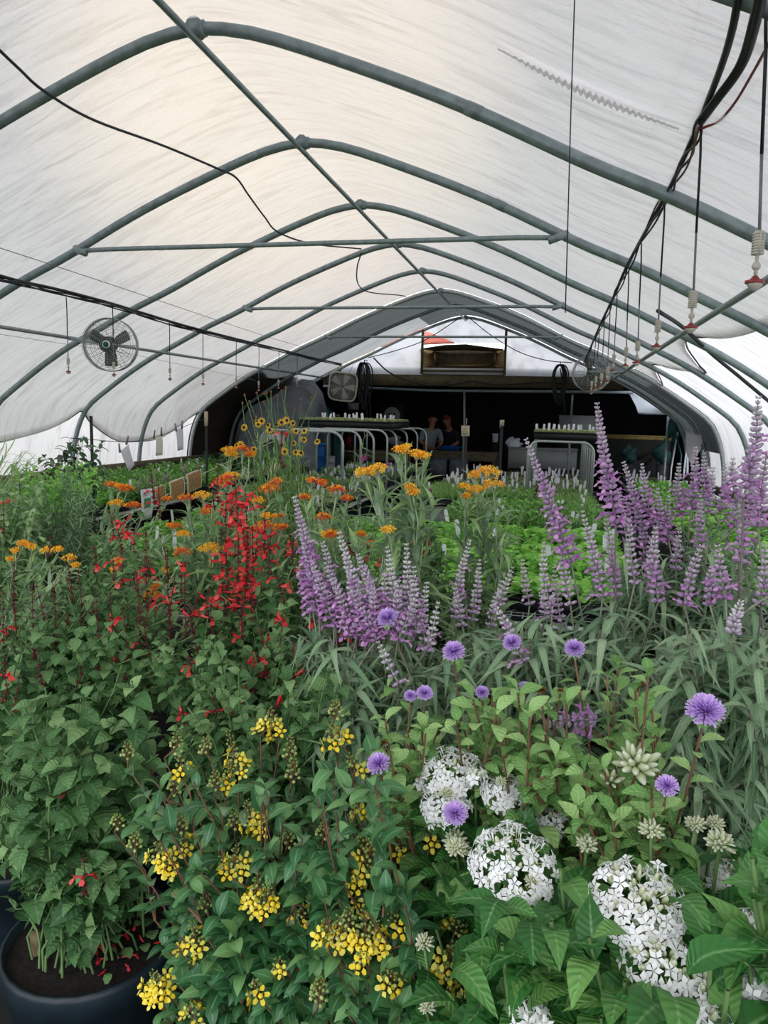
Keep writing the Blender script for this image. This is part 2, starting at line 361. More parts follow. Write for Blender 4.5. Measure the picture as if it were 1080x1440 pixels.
# ------------------------------------------------------------------ leaf and flower shapes (unit length along +Y, face up +Z)
def leaf_t(prof, fold=.15, droop=.25, curl=0.0, wave=0.0):
    """prof: half widths at equal steps base..tip (relative to length)"""
    k = len(prof); V = []; lf = []
    for i, wd in enumerate(prof):
        t = i / (k - 1); z = .12 * math.sin(t * PI) - droop * t * t; y = t * (1 - .12 * droop * t)
        ww = wave * math.sin(t * 9)
        V += [(-wd, y, z + fold * wd + ww * wd), (0, y, z), (wd, y, z + fold * wd - ww * wd)]
        lf += [(-1, t), (0, t), (1, t)]
    F = []
    for i in range(k - 1):
        a = i * 3; F += [(a, a + 1, a + 4, a + 3), (a + 1, a + 2, a + 5, a + 4)]
    return np.array(V), [np.array(F)], np.array(lf)
def star_t(np_=5, inner=.28, tube_len=.9, width=.29, cup=.12):
    """star floret looking along +Y (tube from 0 to 1 in Y), petals in XZ plane; size ~1 radius"""
    V = []; F3 = []; F4 = []; lf = []
    for p in range(np_):
        a = p * 2 * PI / np_; c, s = math.cos(a), math.sin(a); c2, s2 = math.cos(a + PI / 2), math.sin(a + PI / 2)
        b = len(V)
        for (r, o, y) in ((.08, 0, tube_len), (.5, -width, tube_len + cup), (.55, 0, tube_len + cup * .6), (.5, width, tube_len + cup), (1.0, 0, tube_len + cup * .2)):
            V.append((r * c + o * c2, y, r * s + o * s2)); lf.append((1, .8))
        F3 += [(b, b + 1, b + 2), (b, b + 2, b + 3), (b + 1, b + 4, b + 2), (b + 2, b + 4, b + 3)]
    b = len(V); n = 4
    for i in range(2):
        for j in range(n):
            a = j * 2 * PI / n; r = .06 if i == 0 else .12; V.append((r * math.cos(a), tube_len * i, r * math.sin(a))); lf.append((1, .3))
    for j in range(n): F4.append((b + j, b + (j + 1) % n, b + n + (j + 1) % n, b + n + j))
    return np.array(V), [np.array(F3), np.array(F4)], np.array(lf)
def ell_t(n=6, k=4, w=.3, taper=0.0):
    """ellipsoid from Y=0 to 1"""
    V = [(0, 0, 0)]; lf = [(1, 0)]
    for i in range(1, k):
        t = i / k; r = w * math.sin(PI * t) * (1 - taper * (t - .5))
        y = .5 - .5 * math.cos(PI * t)
        for j in range(n):
            a = j * 2 * PI / n; V.append((r * math.cos(a), y, r * math.sin(a))); lf.append((1, t))
    V.append((0, 1, 0)); lf.append((1, 1)); e = len(V) - 1
    F3 = [(0, 1 + (j + 1) % n, 1 + j) for j in range(n)] + [(e, 1 + (k - 2) * n + j, 1 + (k - 2) * n + (j + 1) % n) for j in range(n)]
    F4 = [(1 + i * n + j, 1 + i * n + (j + 1) % n, 1 + (i + 1) * n + (j + 1) % n, 1 + (i + 1) * n + j) for i in range(k - 2) for j in range(n)]
    return np.array(V), [np.array(F3), np.array(F4)] if F4 else [np.array(F3)], np.array(lf)
def place(mb, tmpls, Pn, D, U, L, W=1.0, rnd=None, m=0, rng=None, T=1.0):
    """batch: template Y axis along D, Z toward U, length L, cross scale W"""
    Pn = np.asarray(Pn, float).reshape(-1, 3)
    if len(Pn) == 0: return
    if len(Pn) == 1 and np.asarray(D).ndim == 2: Pn = np.repeat(Pn, len(D), 0)
    D = nrm(np.broadcast_to(np.asarray(D, float), Pn.shape)); U = np.broadcast_to(np.asarray(U, float), Pn.shape)
    X = np.cross(D, U); bad = np.linalg.norm(X, axis=1) < 1e-4
    if bad.any(): X[bad] = np.cross(D[bad], np.array([.3, 1, .2]))
    X = nrm(X); Z = np.cross(X, D)
    L = np.broadcast_to(np.asarray(L, float), (len(Pn),)); W = np.broadcast_to(np.asarray(W, float), (len(Pn),))
    rnd = np.full(len(Pn), .5) if rnd is None else np.broadcast_to(np.asarray(rnd, float), (len(Pn),))
    if not isinstance(tmpls, list): tmpls = [tmpls]
    pick = (rng or np.random.default_rng(1)).integers(0, len(tmpls), len(Pn))
    for q, (tv, tf, tl) in enumerate(tmpls):
        s = np.where(pick == q)[0]
        if len(s) == 0: continue
        V = Pn[s][:, None] + L[s][:, None, None] * (tv[None, :, 0, None] * W[s][:, None, None] * X[s][:, None] + tv[None, :, 1, None] * D[s][:, None] + tv[None, :, 2, None] * W[s][:, None, None] * Z[s][:, None])
        k = len(tv); off = (np.arange(len(s)) * k)[:, None, None]
        F = [(f[None] + off).reshape(-1, f.shape[1]) for f in tf]
        lf = np.zeros((len(s), k, 3)); lf[:, :, :2] = tl[None, :, :2]; lf[:, :, 2] = rnd[s][:, None]
        mb.add(V.reshape(-1, 3), F, lf.reshape(-1, 3), m)
LEAF = {
 'heart': [leaf_t([.06, .36, .40, .33, .20, .0], .2, d, 0, w_) for d, w_ in ((.2, .05), (.5, .1), (.05, .0))],
 'oval': [leaf_t([.03, .16, .24, .25, .17, .0], .22, d) for d in (.05, .3, .55)],
 'ribbed': [leaf_t([.03, .13, .22, .24, .20, .11, .0], .3, d, 0, .04) for d in (.1, .35, .6)],
 'lance': [leaf_t([.03, .075, .085, .075, .055, .03, .0], .35, d) for d in (.2, .5, .9, 1.2)],
 'milk': [leaf_t([.02, .07, .095, .09, .065, .03, .0], .4, d) for d in (.05, .3, .6)],
 'spoon': [leaf_t([.05, .12, .24, .30, .22, .06], .2, d, 0, .08) for d in (.1, .35)],
 'needle': [leaf_t([.03, .035, .03, .0], .2, d) for d in (.1, .5)],
 'blade': [leaf_t([.02, .022, .02, .015, .0], .3, d) for d in (.1, .5, 1.0)],
 'small': [leaf_t([.08, .26, .2, .0], .2, d) for d in (.1, .4)],
 'round': [leaf_t([.1, .4, .42, .15], .15, d) for d in (.1, .4)],
 'broad': [leaf_t([.05, .22, .32, .30, .16, .0], .2, d) for d in (.4, .8, 1.1)],
}
STAR = star_t(); ELL = ell_t(); ELLS = ell_t(5, 3, .32); ELLT = ell_t(5, 4, .2, .8)

def stem_curve(b, t, up=.55, n=9, rng=None, wob=.0):
    b = np.asarray(b, float); t = np.asarray(t, float); d = t - b
    c = b + np.array([d[0] * .22, d[1] * .22, d[2] * up])
    s = np.linspace(0, 1, n)[:, None]; p = (1 - s) ** 2 * b + 2 * s * (1 - s) * c + s * s * t
    if rng is not None and wob: p[1:-1] += rng.normal(0, wob, (n - 2, 3)) * np.array([1, 1, .3])
    return p
def along(p, t):
    k = len(p) - 1; x = min(max(t, 0), 1) * k; i = min(int(x), k - 1); f = x - i
    d = p[i + 1] - p[i]; return p[i] * (1 - f) + p[i + 1] * f, d / (np.linalg.norm(d) + 1e-9)
HEADS = []; LATER = []
def finish(root, lv, rng, tmpl, W, mat):
    def go():
        lv.prune()
        if lv.P: mb = MB(); lv.flush(mb, tmpl, rng, W); mb.build('foliage', mat, root)
    LATER.append(go)
class Leaves:
    def __init__(s): s.P, s.D, s.U, s.L, s.R = [], [], [], [], []
    def add(s, p, d, u, l, r): s.P.append(p); s.D.append(d); s.U.append(u); s.L.append(l); s.R.append(r)
    def prune(s):
        """thin out the leaves crowding a blossom on its open side"""
        if not s.P or not HEADS: return
        p = np.array(s.P); d = nrm(np.array(s.D)) * np.array(s.L)[:, None]; keep = np.ones(len(p), bool)
        h = np.array([np.append(c, r) for c, r in HEADS]); eye = np.array([0, 0, EYE]); hd = h[:, :3] - eye; hl = np.linalg.norm(hd, axis=1); hu = hd / hl[:, None]
        for f in (.3, .65, .95):
            q = p + d * f - eye
            for i in range(0, len(q), 4000):
                al = q[i:i + 4000] @ hu.T; pr = np.linalg.norm(q[i:i + 4000, None] - al[..., None] * hu[None], axis=2) * hl[None] / np.maximum(al, .1)
                keep[i:i + 4000] &= ~((al < hl[None] - .003) & (al > hl[None] - .55) & (pr < h[None, :, 3])).any(1)
        for nm in ('P', 'D', 'U', 'L', 'R'): a = getattr(s, nm); setattr(s, nm, [a[i] for i in np.where(keep)[0]])
    def flush(s, mb, t, rng, W=1.0, m=0):
        if s.P: place(mb, LEAF[t] if isinstance(t, str) else t, np.array(s.P), np.array(s.D), np.array(s.U), np.array(s.L), W, np.array(s.R), m, rng)
ZUP = np.array([0, 0, 1.])
def leafy(lv, rng, p, t0, t1, gap, size, ang=65, mode='opp', sag=.15, fade=.5, bright=.0, per=2):
    """leaves along a stem polyline p between fractions t0..t1, at spacing gap (m)"""
    ln = np.linalg.norm(np.diff(p, axis=0), axis=1).sum(); n = max(1, int(ln * (t1 - t0) / gap)); az = rng.uniform(0, 6.28)
    for i in range(n):
        t = t0 + (t1 - t0) * (i + rng.uniform(.2, .8)) / n
        q, T = along(p, t); a = np.cross(T, np.array([.3, .9, .1])); a /= np.linalg.norm(a); b = np.cross(T, a)
        az += 1.571 + rng.normal(0, .25) if mode == 'opp' else 2.4 + rng.normal(0, .3)
        tt = (t - t0) / max(1e-6, t1 - t0); sz = size * (1 - fade * tt ** 2) * rng.uniform(.7, 1.15)
        for k in range(per if mode == 'opp' else 1):
            f = az + k * 2 * PI / max(per, 1); A = math.radians(ang + rng.normal(0, 12) - 18 * tt)
            d = math.cos(A) * T + math.sin(A) * (math.cos(f) * a + math.sin(f) * b); d[2] -= sag * rng.uniform(.3, 1.3)
            u = T * .6 + ZUP * .7 + rng.normal(0, .22, 3)
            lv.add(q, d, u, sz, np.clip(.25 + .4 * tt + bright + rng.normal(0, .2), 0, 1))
def scatter(rng, poly, n, Y0, Y1, zmin=.3):
    """points standing in a volume: sight-line polygon x depth range"""
    poly = np.asarray(poly, float); lo, hi = poly.min(0), poly.max(0); out = []; tries = 0
    while len(out) < n and tries < n * 60:
        tries += 1; x, y = rng.uniform(lo, hi); c = False; j = len(poly) - 1
        for i in range(len(poly)):
            xi, yi = poly[i]; xj, yj = poly[j]
            if (yi > y) != (yj > y) and x < (xj - xi) * (y - yi) / (yj - yi) + xi: c = not c
            j = i
        if not c: continue
        q = P(x, y, rng.uniform(Y0, Y1))
        if q[2] > zmin: out.append(q)
    return out

# ------------------------------------------------------------------ greenhouse shell
RX = -1.44; SP = 1.22
def HY(k): return SP * (1.294 + k)
PROF = spline([(0, 3.05), (.2, 3.02), (.5, 2.92), (1.0, 2.72), (1.5, 2.48), (1.8, 2.35), (2.1, 2.2), (2.4, 2.05), (2.65, 1.9), (2.9, 1.73), (3.05, 1.62), (3.15, 1.5), (3.24, 1.28), (3.29, 1.0), (3.30, .7), (3.30, .35), (3.30, 0)], 120)
_sl = np.concatenate([[0], np.cumsum(np.linalg.norm(np.diff(PROF, axis=0), axis=1))]); SMAX = _sl[-1]
def prof(s):
    """signed arc length from the ridge -> x, z of the hoop centre line"""
    a = np.abs(s); return RX + np.sign(s) * np.interp(a, _sl, PROF[:, 0]), np.interp(a, _sl, PROF[:, 1])
_dx = np.gradient(PROF[:, 0], _sl); _dz = np.gradient(PROF[:, 1], _sl)
def prof_out(s, off):
    x, z = prof(s); a = np.abs(s); nx = -np.interp(a, _sl, _dz); nz = np.interp(a, _sl, _dx)
    return x + np.sign(s) * nx * off, z + nz * off
def s_at_z(z): return float(np.interp(-z, -PROF[:, 1], _sl))
def s_at_dx(d): return float(np.interp(d, PROF[:, 0], _sl))
Y_END = HY(8); Y_FRONT = -.45  # covers cut short behind the camera: unseen open end, added for fill light
rg = np.random.default_rng(5)
# floor
mb = MB(); grid(mb, [[(x, y, 0) for y in np.linspace(-3, 19, 12)] for x in np.linspace(-9, 6, 8)], flip=True)
struct(mb.build('floor', 'floor'))

_wr = [(rg.uniform(.5, 4), rg.uniform(-9, 9), rg.uniform(0, 6.3), rg.uniform(.2, 1)) for _ in range(14)]
def wrinkle(s, y): return sum(a * np.sin(fs * s * 1.5 + fy * y + ph) for fs, fy, ph, a in _wr) * .0016
def sag(y):
    t = ((y / SP - 1.294) % 1.0); return .018 * np.sin(PI * t)
def cover_patch(name, y0, y1, sa, sb, mat, ny, ns, off=.03, extra=0.0):
    mb = MB(); G = []
    for y in np.linspace(y0, y1, ny):
        a = sa(y) if callable(sa) else sa; b = sb(y) if callable(sb) else sb
        s = np.linspace(a, b, ns); o = off + wrinkle(s, y) - sag(y) * extra
        x, z = prof_out(s, o); G.append(np.stack([x, np.full(ns, y), z], -1))
    grid(mb, G); return mb.build(name, mat)
# scalloped lower hem of the white cloth, left and right (height of the hem along the house)
Lz_y = np.array([-2, 0, 2.8, 3.4, 4.02, 4.6, 5.24, 5.45, 6.0, 6.3, 6.46, 6.7, 7.2, 7.6, 8.1, 8.5, 8.75, 8.9])
Lz_z = np.array([1.3, 1.3, 1.25, 1.3, 1.5, 1.3, 1.24, 1.25, 1.34, 1.44, 1.52, 1.40, 1.22, 1.19, 1.21, 1.34, 1.46, 1.52])
hemL = spline(np.stack([Lz_y, Lz_z], -1), 240)
Ry = np.array([-2, 1.5, 3.9, 4.6, 5.24, 5.4, 5.85, 6.3, 6.46, 7.0, 7.68, 7.9, 8.4, 8.9])
Rz = np.array([1.9, 2.0, 2.04, 2.06, 2.11, 2.13, 2.09, 2.0, 1.955, 2.02, 2.10, 2.08, 2.02, 1.96])
def zL(y): return float(np.interp(y, hemL[:, 0], hemL[:, 1]))
hemR = spline(np.stack([Ry, Rz], -1), 240)
def zR(y): return float(np.interp(y, hemR[:, 0], hemR[:, 1]))
o = cover_patch('ceiling', Y_FRONT, HY(6), lambda y: -s_at_z(zL(y)), lambda y: s_at_z(zR(y)), 'cover', 170, 90, .032, 1.0)
struct(o, 'white woven cover over the hoops')
struct(cover_patch('wall_left', Y_FRONT, HY(6), lambda y: -s_at_z(zL(y)) + .06, -s_at_z(.9), 'film', 90, 24, .045), 'bright side film on the left')
struct(cover_patch('wall_left', Y_FRONT, Y_END, -s_at_z(.93), -SMAX, 'floor', 40, 8, .05), 'black skirt cloth below the left side board')
struct(cover_patch('wall_right', Y_FRONT, HY(6) + 1.2, lambda y: s_at_z(zR(y)) - .06, SMAX, 'film', 90, 24, .045), 'bright side film on the right')
# hems as cords
mb = MB(); ys = np.linspace(Y_FRONT, HY(6), 160); s = np.array([-s_at_z(zL(y)) for y in ys]); x, z = prof_out(s, .03); tube(mb, np.stack([x, ys, z], -1), .008, 5)
tag(mb.build('cover_hem', 'wire'), 'dark scalloped hem cord of the white cover along the left side', 'cord')
mb = MB(); s = np.array([s_at_z(zR(y)) for y in ys]); x, z = prof_out(s, .03); tube(mb, np.stack([x, ys, z], -1), .007, 5)
tag(mb.build('cover_hem', 'wire'), 'dark hem cord of the white cover along the right side', 'cord')
# rear bays: black shade cloth, a greyer piece near the ridge on the left, brown tarp on the low left side
struct(cover_patch('wall_rear', -99, -98, 0, 1, 'film', 2, 2)) if False else None
tag(cover_patch('shade_cloth', HY(6) + .01, Y_END, -.55, s_at_z(1.22), 'shade', 30, 40, .03, 1.0), 'black shade cloth over the right half of the rear bays', 'shade cloth')
tag(cover_patch('shade_cloth', HY(6) + .01, HY(7) + .1, -.55, -s_at_z(2.02), 'shade', 20, 30, .03, 1.0), 'black shade cloth over the left half of the bay before the last hoop', 'shade cloth')
tag(cover_patch('shade_cloth', HY(7) + .1, Y_END, -.55, -s_at_z(1.75), 'shadelight', 20, 30, .035, 1.0), 'paler grey shade cloth in the last bay on the left, next to the end wall', 'shade cloth')
mb = MB(); G = []
for y in np.linspace(HY(6) + .02, Y_END + .1, 24):
    a = s_at_z(2.04 + .03 * math.sin(y * 5)); ss = np.linspace(a, SMAX, 24); x, z = prof_out(-ss, .05 + .02 * np.sin(y * 7 + ss * 3)); G.append(np.stack([x, np.full(24, y), z], -1))
grid(mb, G); tag(mb.build('tarp', 'brown'), 'dark brown tarp closing the low left side behind the last white bay', 'tarp')
# side boards
mb = MB(); box(mb, (RX - 3.27, (Y_FRONT + Y_END) / 2, .92), (.04, Y_END - Y_FRONT, .09)); struct(mb.build('trim_1', 'wood'), 'grey side board along the left wall')
mb = MB(); box(mb, (RX + 3.27, (Y_FRONT + Y_END) / 2, .80), (.04, Y_END - Y_FRONT, .09)); struct(mb.build('trim_2', 'wood'), 'side board along the right wall')

# hoops
ORD = ['nearest', 'second', 'third', 'fourth', 'fifth', 'sixth', 'seventh', 'eighth', 'ninth', 'tenth', 'eleventh', 'twelfth']
hl = {0: 'roof hoop showing only as a dark corner at the top right above the hoses', 1: 'thick grey-green roof hoop crossing the top of the photo, first full arch from the front',
      2: 'grey-green roof hoop, second full arch, meeting the ridge left of centre', 3: 'grey-green roof hoop, third full arch, passing behind the left round fan',
      4: 'grey-green roof hoop, fourth arch, its left foot beside the tall leafy plant', 5: 'grey-green roof hoop, fifth arch, its left foot between the hanging white papers',
      6: 'pale roof hoop at the edge between white cover and black shade cloth', 7: 'dark roof hoop in the middle of the black shade cloth', 8: 'last roof hoop framing the end wall and dark room'}
for k in list(range(-2, 9)):
    if k < 0: continue
    y = HY(k); ss = np.linspace(-SMAX, SMAX, 91); x, z = prof(ss)
    t = thing('roof_hoop', hl[k], 'hoop', (RX, y, 0))
    mb = MB(); tube(mb, np.stack([x, np.full(91, y), z], -1), .0235, 10); mb.build('arch_pipe', 'pipelight' if k in (6, 8) else 'pipe', t)
    mb = MB(); tube(mb, [(RX, y - .03, 3.05), (RX, y + .03, 3.05)], .032, 10); tube(mb, [(RX - .035, y, 3.046), (RX + .035, y, 3.046)], .03, 10)
    mb.build('ridge_clamp', 'pipe', t)
    if k in (1, 2):
        x1, z1 = prof(np.array([1.12, 1.18])); mb = MB(); tube(mb, [(x1[0], y, z1[0]), (x1[1], y, z1[1])], .0255, 10); mb.build('pipe_joint', 'pipe', t)
mb = MB(); tube(mb, [(RX, y, 3.005) for y in np.linspace(Y_FRONT, Y_END, 10)], .0135, 8)
tag(mb.build('ridge_pipe', 'pipe'), 'long ridge pipe running under the peak from front to back', 'pipe')
# tie bars
for k, l in ((2, 'nearest'), (4, 'middle'), (6, 'farthest')):
    y = HY(k); t = thing('tie_bar', f'{l} of the three horizontal tie bars across the roof', 'tie bar', (RX, y, 2.5))
    mb = MB(); tube(mb, [(RX - 1.36, y - .03, 2.505), (RX - 1.2, y - .03, 2.51), (RX + 1.2, y - .03, 2.51), (RX + 1.36, y - .03, 2.505)], .0135, 8); mb.build('bar', 'pipe', t)
    for sx in (-1, 1):
        mb = MB(); tube(mb, [(RX + sx * 1.34, y - .03, 2.49), (RX + sx * 1.40, y - .03, 2.51), (RX + sx * 1.43, y, 2.53)], .02, 8); mb.build('clamp', 'pipe', t)
# purlins
mb = MB(); tube(mb, [(RX - 2.16, -.4, 2.09), (RX - 2.16, 2, 2.09), (RX - 2.19, 6, 2.10), (RX - 2.22, Y_END, 2.12)], .0135, 8); tag(mb.build('purlin_pipe', 'pvc'), 'thin horizontal side pipe on the left, passing behind the round fan', 'pipe')
RPX = [(.72, 1.0, 2.10), (.68, 2.9, 2.09), (.62, 6, 2.06), (.57, 8.6, 2.03)]
mb = MB(); tube(mb, spline(RPX, 20), .0145, 8); tag(mb.build('purlin_pipe', 'pvc'), 'grey pipe on the right running away under the hanging nozzles', 'pipe')
mb = MB(); tube(mb, spline([P(925, 437, 4.6), P(960, 460, 5.0), P(1000, 497, 5.3), P(1040, 530, 5.5), P(1082, 565, 5.6)], 20), .012, 6); tag(mb.build('brace_pipe', 'wire'), 'dark sloping brace pipe beside the third hoop at right', 'pipe')

# hose bundles
HLX = -2.7
tL = thing('hose_bundle', 'black hose bundle strung along the left side of the roof', 'hose', (HLX, 3, 2.2))
cl = [(0, 388), (30, 396), (85, 408), (150, 425), (200, 440), (260, 458), (330, 476), (400, 493), (440, 503), (480, 512)]
pl = [PX(x, y, HLX) for x, y in cl]; pl = [pl[0] * 2 - pl[1]] + pl
mb = MB(); tube(mb, spline(pl, 60), .009, 6); mb.build('main_hose', 'black', tL)
for j in range(3):
    q = spline(pl, 90); sg = np.random.default_rng(j); ph = sg.uniform(0, 6)
    q = q + np.stack([.012 * np.sin(np.linspace(0, 24, 90) + ph), np.zeros(90), -.008 - .014 * np.abs(np.sin(np.linspace(0, 14, 90) + ph))], -1)
    mb = MB(); tube(mb, q, .0045, 5); mb.build('cable', 'wire', tL)
tR = thing('hose_bundle', 'thick black hose and cable bundle running from the top right corner towards the back', 'hose', (.3, 3, 2.3))
ctr = [((1042, -30), 1.5), ((1030, 40), 1.65), ((1012, 100), 1.85), ((985, 168), 2.2), ((965, 215), 2.45), ((940, 268), 2.85), ((910, 322), 3.3), ((880, 378), 4.0), ((862, 420), 4.7), ((845, 455), 5.5), ((830, 490), 6.7), ((822, 508), 7.6)]
pr = spline([P(x, y, Y) for (x, y), Y in ctr], 70)
mb = MB(); tube(mb, pr, .008, 7); mb.build('main_hose', 'black', tR)
c2 = [((1078, -40), 1.4), ((1066, 20), 1.55), ((1045, 90), 1.8), ((1010, 140), 2.0), ((986, 172), 2.2)]
for dx_, r_ in ((0, .009), (-7, .005)):
    mb = MB(); tube(mb, spline([P(x + dx_, y, Y) for (x, y), Y in c2], 30), r_, 6); mb.build('sagging_hose', 'black', tR)
for j in range(2):
    q = pr.copy(); tt = np.linspace(0, 40, len(q)); q[:, 0] += .012 * np.sin(tt + j * 2); q[:, 2] -= .01 + .012 * np.abs(np.cos(tt * .7 + j))
    mb = MB(); tube(mb, q[18:], .004, 5); mb.build('cable', 'wire', tR)
mb = MB(); tube(mb, spline([P(1082, 60, 1.62), P(1060, 100, 1.8), P(1033, 145, 2.0), P(1010, 170, 2.15), P(986, 181, 2.2)], 24), .0035, 6); tag(mb.build('red_cable', 'red'), 'rust-red cable looping off the hose bundle at top right', 'cable')
mb = MB(); tube(mb, spline([P(983, 180, 2.2), P(966, 235, 2.5), P(945, 262, 2.8), P(925, 285, 3.0), P(905, 330, 3.35)], 24), .0035, 6); tag(mb.build('brown_cable', 'redstem'), 'brown cable hanging in a loop under the right hose bundle', 'cable')

# hanging mist nozzles
FIN = [(.0, 0)] + [v for i in range(8) for v in ((.0120, .0015 + i * .0054), (.0120, .0042 + i * .0054), (.0088, .0047 + i * .0054), (.0088, .0064 + i * .0054))] + [(.008, .046), (0, .0465)]
def nozzle(label, top, end, group=None, sc=1.0, tube_mat='greyplastic'):
    """riser tube from the hose down to the weight, check valve and spinner"""
    top = np.asarray(top, float); end = np.asarray(end, float)
    t = thing('hanging_nozzle', label, 'sprinkler', end, group)
    mid = end + np.array([0, 0, .104 * sc]); br = top * .35 + mid * .65
    mb = MB(); tube(mb, [top, top * .7 + br * .3 + np.array([.002, 0, 0]), br], .0035 * sc, 6); mb.build('upper_tube', 'black', t)
    mb = MB(); tube(mb, [br, br * .5 + mid * .5, mid], .0032 * sc, 6); mb.build('lower_tube', tube_mat, t)
    mb = MB(); lathe(mb, end + np.array([0, 0, .058 * sc]), [(r * sc, z * sc) for r, z in FIN], 14)
    box(mb, end + np.array([0, -.0115 * sc, .081 * sc]), (.003 * sc, .003 * sc, .044 * sc)); mb.build('ribbed_weight', 'ivory', t)
    mb = MB(); lathe(mb, end + np.array([0, 0, .029 * sc]), [(0, 0)] + [(.0085 * sc * math.sin(a), sc * (.0085 - .0085 * math.cos(a))) for a in np.linspace(.2, 2.94, 9)] + [(0, .017 * sc)], 12)
    tube(mb, [end + np.array([0, 0, .014 * sc]), end + np.array([0, 0, .06 * sc])], .0036 * sc, 8); mb.build('check_valve', 'ivory', t)
    mb = MB(); lathe(mb, end, [(0, .004 * sc), (.0185 * sc, .004 * sc), (.0185 * sc, .0105 * sc), (.011 * sc, .011 * sc), (.0045 * sc, .019 * sc), (0, .019 * sc)], 6); mb.build('red_spinner', 'red', t)
    mb = MB(); lathe(mb, end, [(0, -.010 * sc), (.006 * sc, -.008 * sc), (.014 * sc, .0 * sc), (.0155 * sc, .004 * sc), (0, .004 * sc)], 8); mb.build('nozzle_cup', 'ivory', t)
    return t
rn = [((1077, 10), (1061, 402), 1.62), ((986, 172), (971, 464), 2.2), ((935, 275), (923, 490), 2.95), ((902, 340), (895, 512), 3.6), ((884, 380), (879, 516), 4.2), ((868, 405), (862, 523), 4.7), ((858, 430), (853, 538), 5.2), ((850, 445), (845, 545), 5.7), ((843, 460), (837, 548), 6.2), ((838, 475), (831, 553), 6.7)]
for i, (a, b, Y) in enumerate(rn):
    nozzle(f'{ORD[i]} hanging mist nozzle with ivory weight and red spinner on the right hose' if i else 'largest hanging mist nozzle with ribbed ivory weight, at the right edge of the photo', P(*a, Y), P(*b, Y), 'mist nozzles hanging on the right')
ln_ = [(93, 418, 524), (158, 430, 528), (238, 452, 534), (285, 466, 541), (332, 476, 545), (364, 485, 549), (392, 492, 546), (418, 498, 543)]
for i, (x, y0, y1) in enumerate(ln_):
    a = PX(x, y0, HLX); b = PX(x, y1, HLX); b[0] = a[0]; b[1] = a[1]
    nozzle(f'{ORD[i]} small mist nozzle hanging on its thin tube from the left hose bundle', a, b, 'mist nozzles hanging on the left', .8)

# wires and strings
def onfilm(px, py, off=-.035):
    """where the sight line meets the inside of the cover"""
    d = RW @ _ray(px, py)
    for y in np.linspace(1.0, 12, 1400):
        q = d * (y / d[1]); zz = float(np.interp(abs(q[0] - RX), PROF[:, 0], PROF[:, 1]))
        if q[2] + EYE > zz + off or abs(q[0] - RX) > 3.28: break
    q[2] += EYE; return q
mb = MB(); tube(mb, spline([onfilm(x, y) for x, y in ((-20, 52), (25, 95), (62, 128), (130, 168), (230, 205), (308, 238), (332, 250), (350, 275), (372, 305), (392, 327), (440, 343), (508, 350))], 80), .006, 6)
tag(mb.build('cable', 'wire'), 'dark cable wandering down the white cover left of the ridge', 'cable')
mb = MB(); tube(mb, spline([onfilm(x, y) for x, y in ((508, 356), (502, 378), (504, 400), (520, 411), (560, 415), (571, 417))], 40), .006, 6)
tag(mb.build('cable', 'wire'), 'short dark cable curling between the fourth and fifth hoops near the ridge', 'cable')
mb = MB(); tube(mb, [P(809, -30, 1.45), P(803, 150, 1.5), P(795, 440, 1.55)], .0012, 4); tag(mb.build('string', 'wire'), 'thin string hanging straight down right of centre', 'string')
mb = MB(); tube(mb, spline([P(-20, 342, 3.2), P(150, 398, 4.4), P(365, 470, 7.0), P(440, 492, 8.5)], 30), .0022, 4); tag(mb.build('string', 'thinwire'), 'faint grey guide wire above the left hose bundle', 'string')
mb = MB(); tube(mb, [P(-20, 467, 4.2), P(180, 497, 5.2), P(360, 535, 7.6)], .0015, 4); tag(mb.build('string', 'thinwire'), 'very thin wire stretched below the left side pipe', 'string')
mb = MB(); tube(mb, spline([P(985, 0, 1.8), P(960, 90, 2.0), P(910, 200, 2.6)], 10), .001, 4); tag(mb.build('string', 'thinwire'), 'hair-thin wire on the white cover near the top right corner', 'string')
mb = MB(); tube(mb, spline([P(518, 503, 11.2), P(560, 492, 11.2), P(600, 477, 11.2), P(648, 446, 11.2)], 20), .007, 6); tag(mb.build('cable', 'wire'), 'black cable climbing from the coiled hose to the end wall peak', 'cable')
mb = MB(); tube(mb, spline([P(660, 447, 11.2), P(690, 471, 11.2), P(730, 495, 11.2), P(770, 507, 11.2), P(805, 510, 11.2)], 20), .007, 6); tag(mb.build('cable', 'wire'), 'black cable drooping across the end wall to the right fan', 'cable')
mb = MB(); tube(mb, spline([P(525, 503, 11.15), P(545, 522, 11.15), P(570, 534, 11.15), P(605, 542, 11.15), P(640, 540, 11.15), P(665, 536, 11.15), P(700, 541, 11.15), P(760, 538, 11.15), P(800, 540, 11.15)], 50), .012, 6); tag(mb.build('cable', 'black'), 'black cable snaking along the wooden beam', 'cable')

# puckered seam tape on the cover at upper right
tp = [onfilm(700 + 255 * f, 68 + 112 * f + 6 * math.sin(f * 3), -.006) for f in np.linspace(0, 1, 60)]
mb = MB(); G = []
for i, q in enumerate(tp): h = .016 * math.sin(i / 59 * PI) + .003; k = .012 * (i % 2) * math.sin(i / 59 * PI); G.append([q + np.array([0, f * h, -k - .004 * (1 - abs(f))]) for f in np.linspace(-1, 1, 5)])
grid(mb, G); tag(mb.build('seam_tape', 'film', None, False), 'puckered seam tape on the white cover at upper right', 'tape')
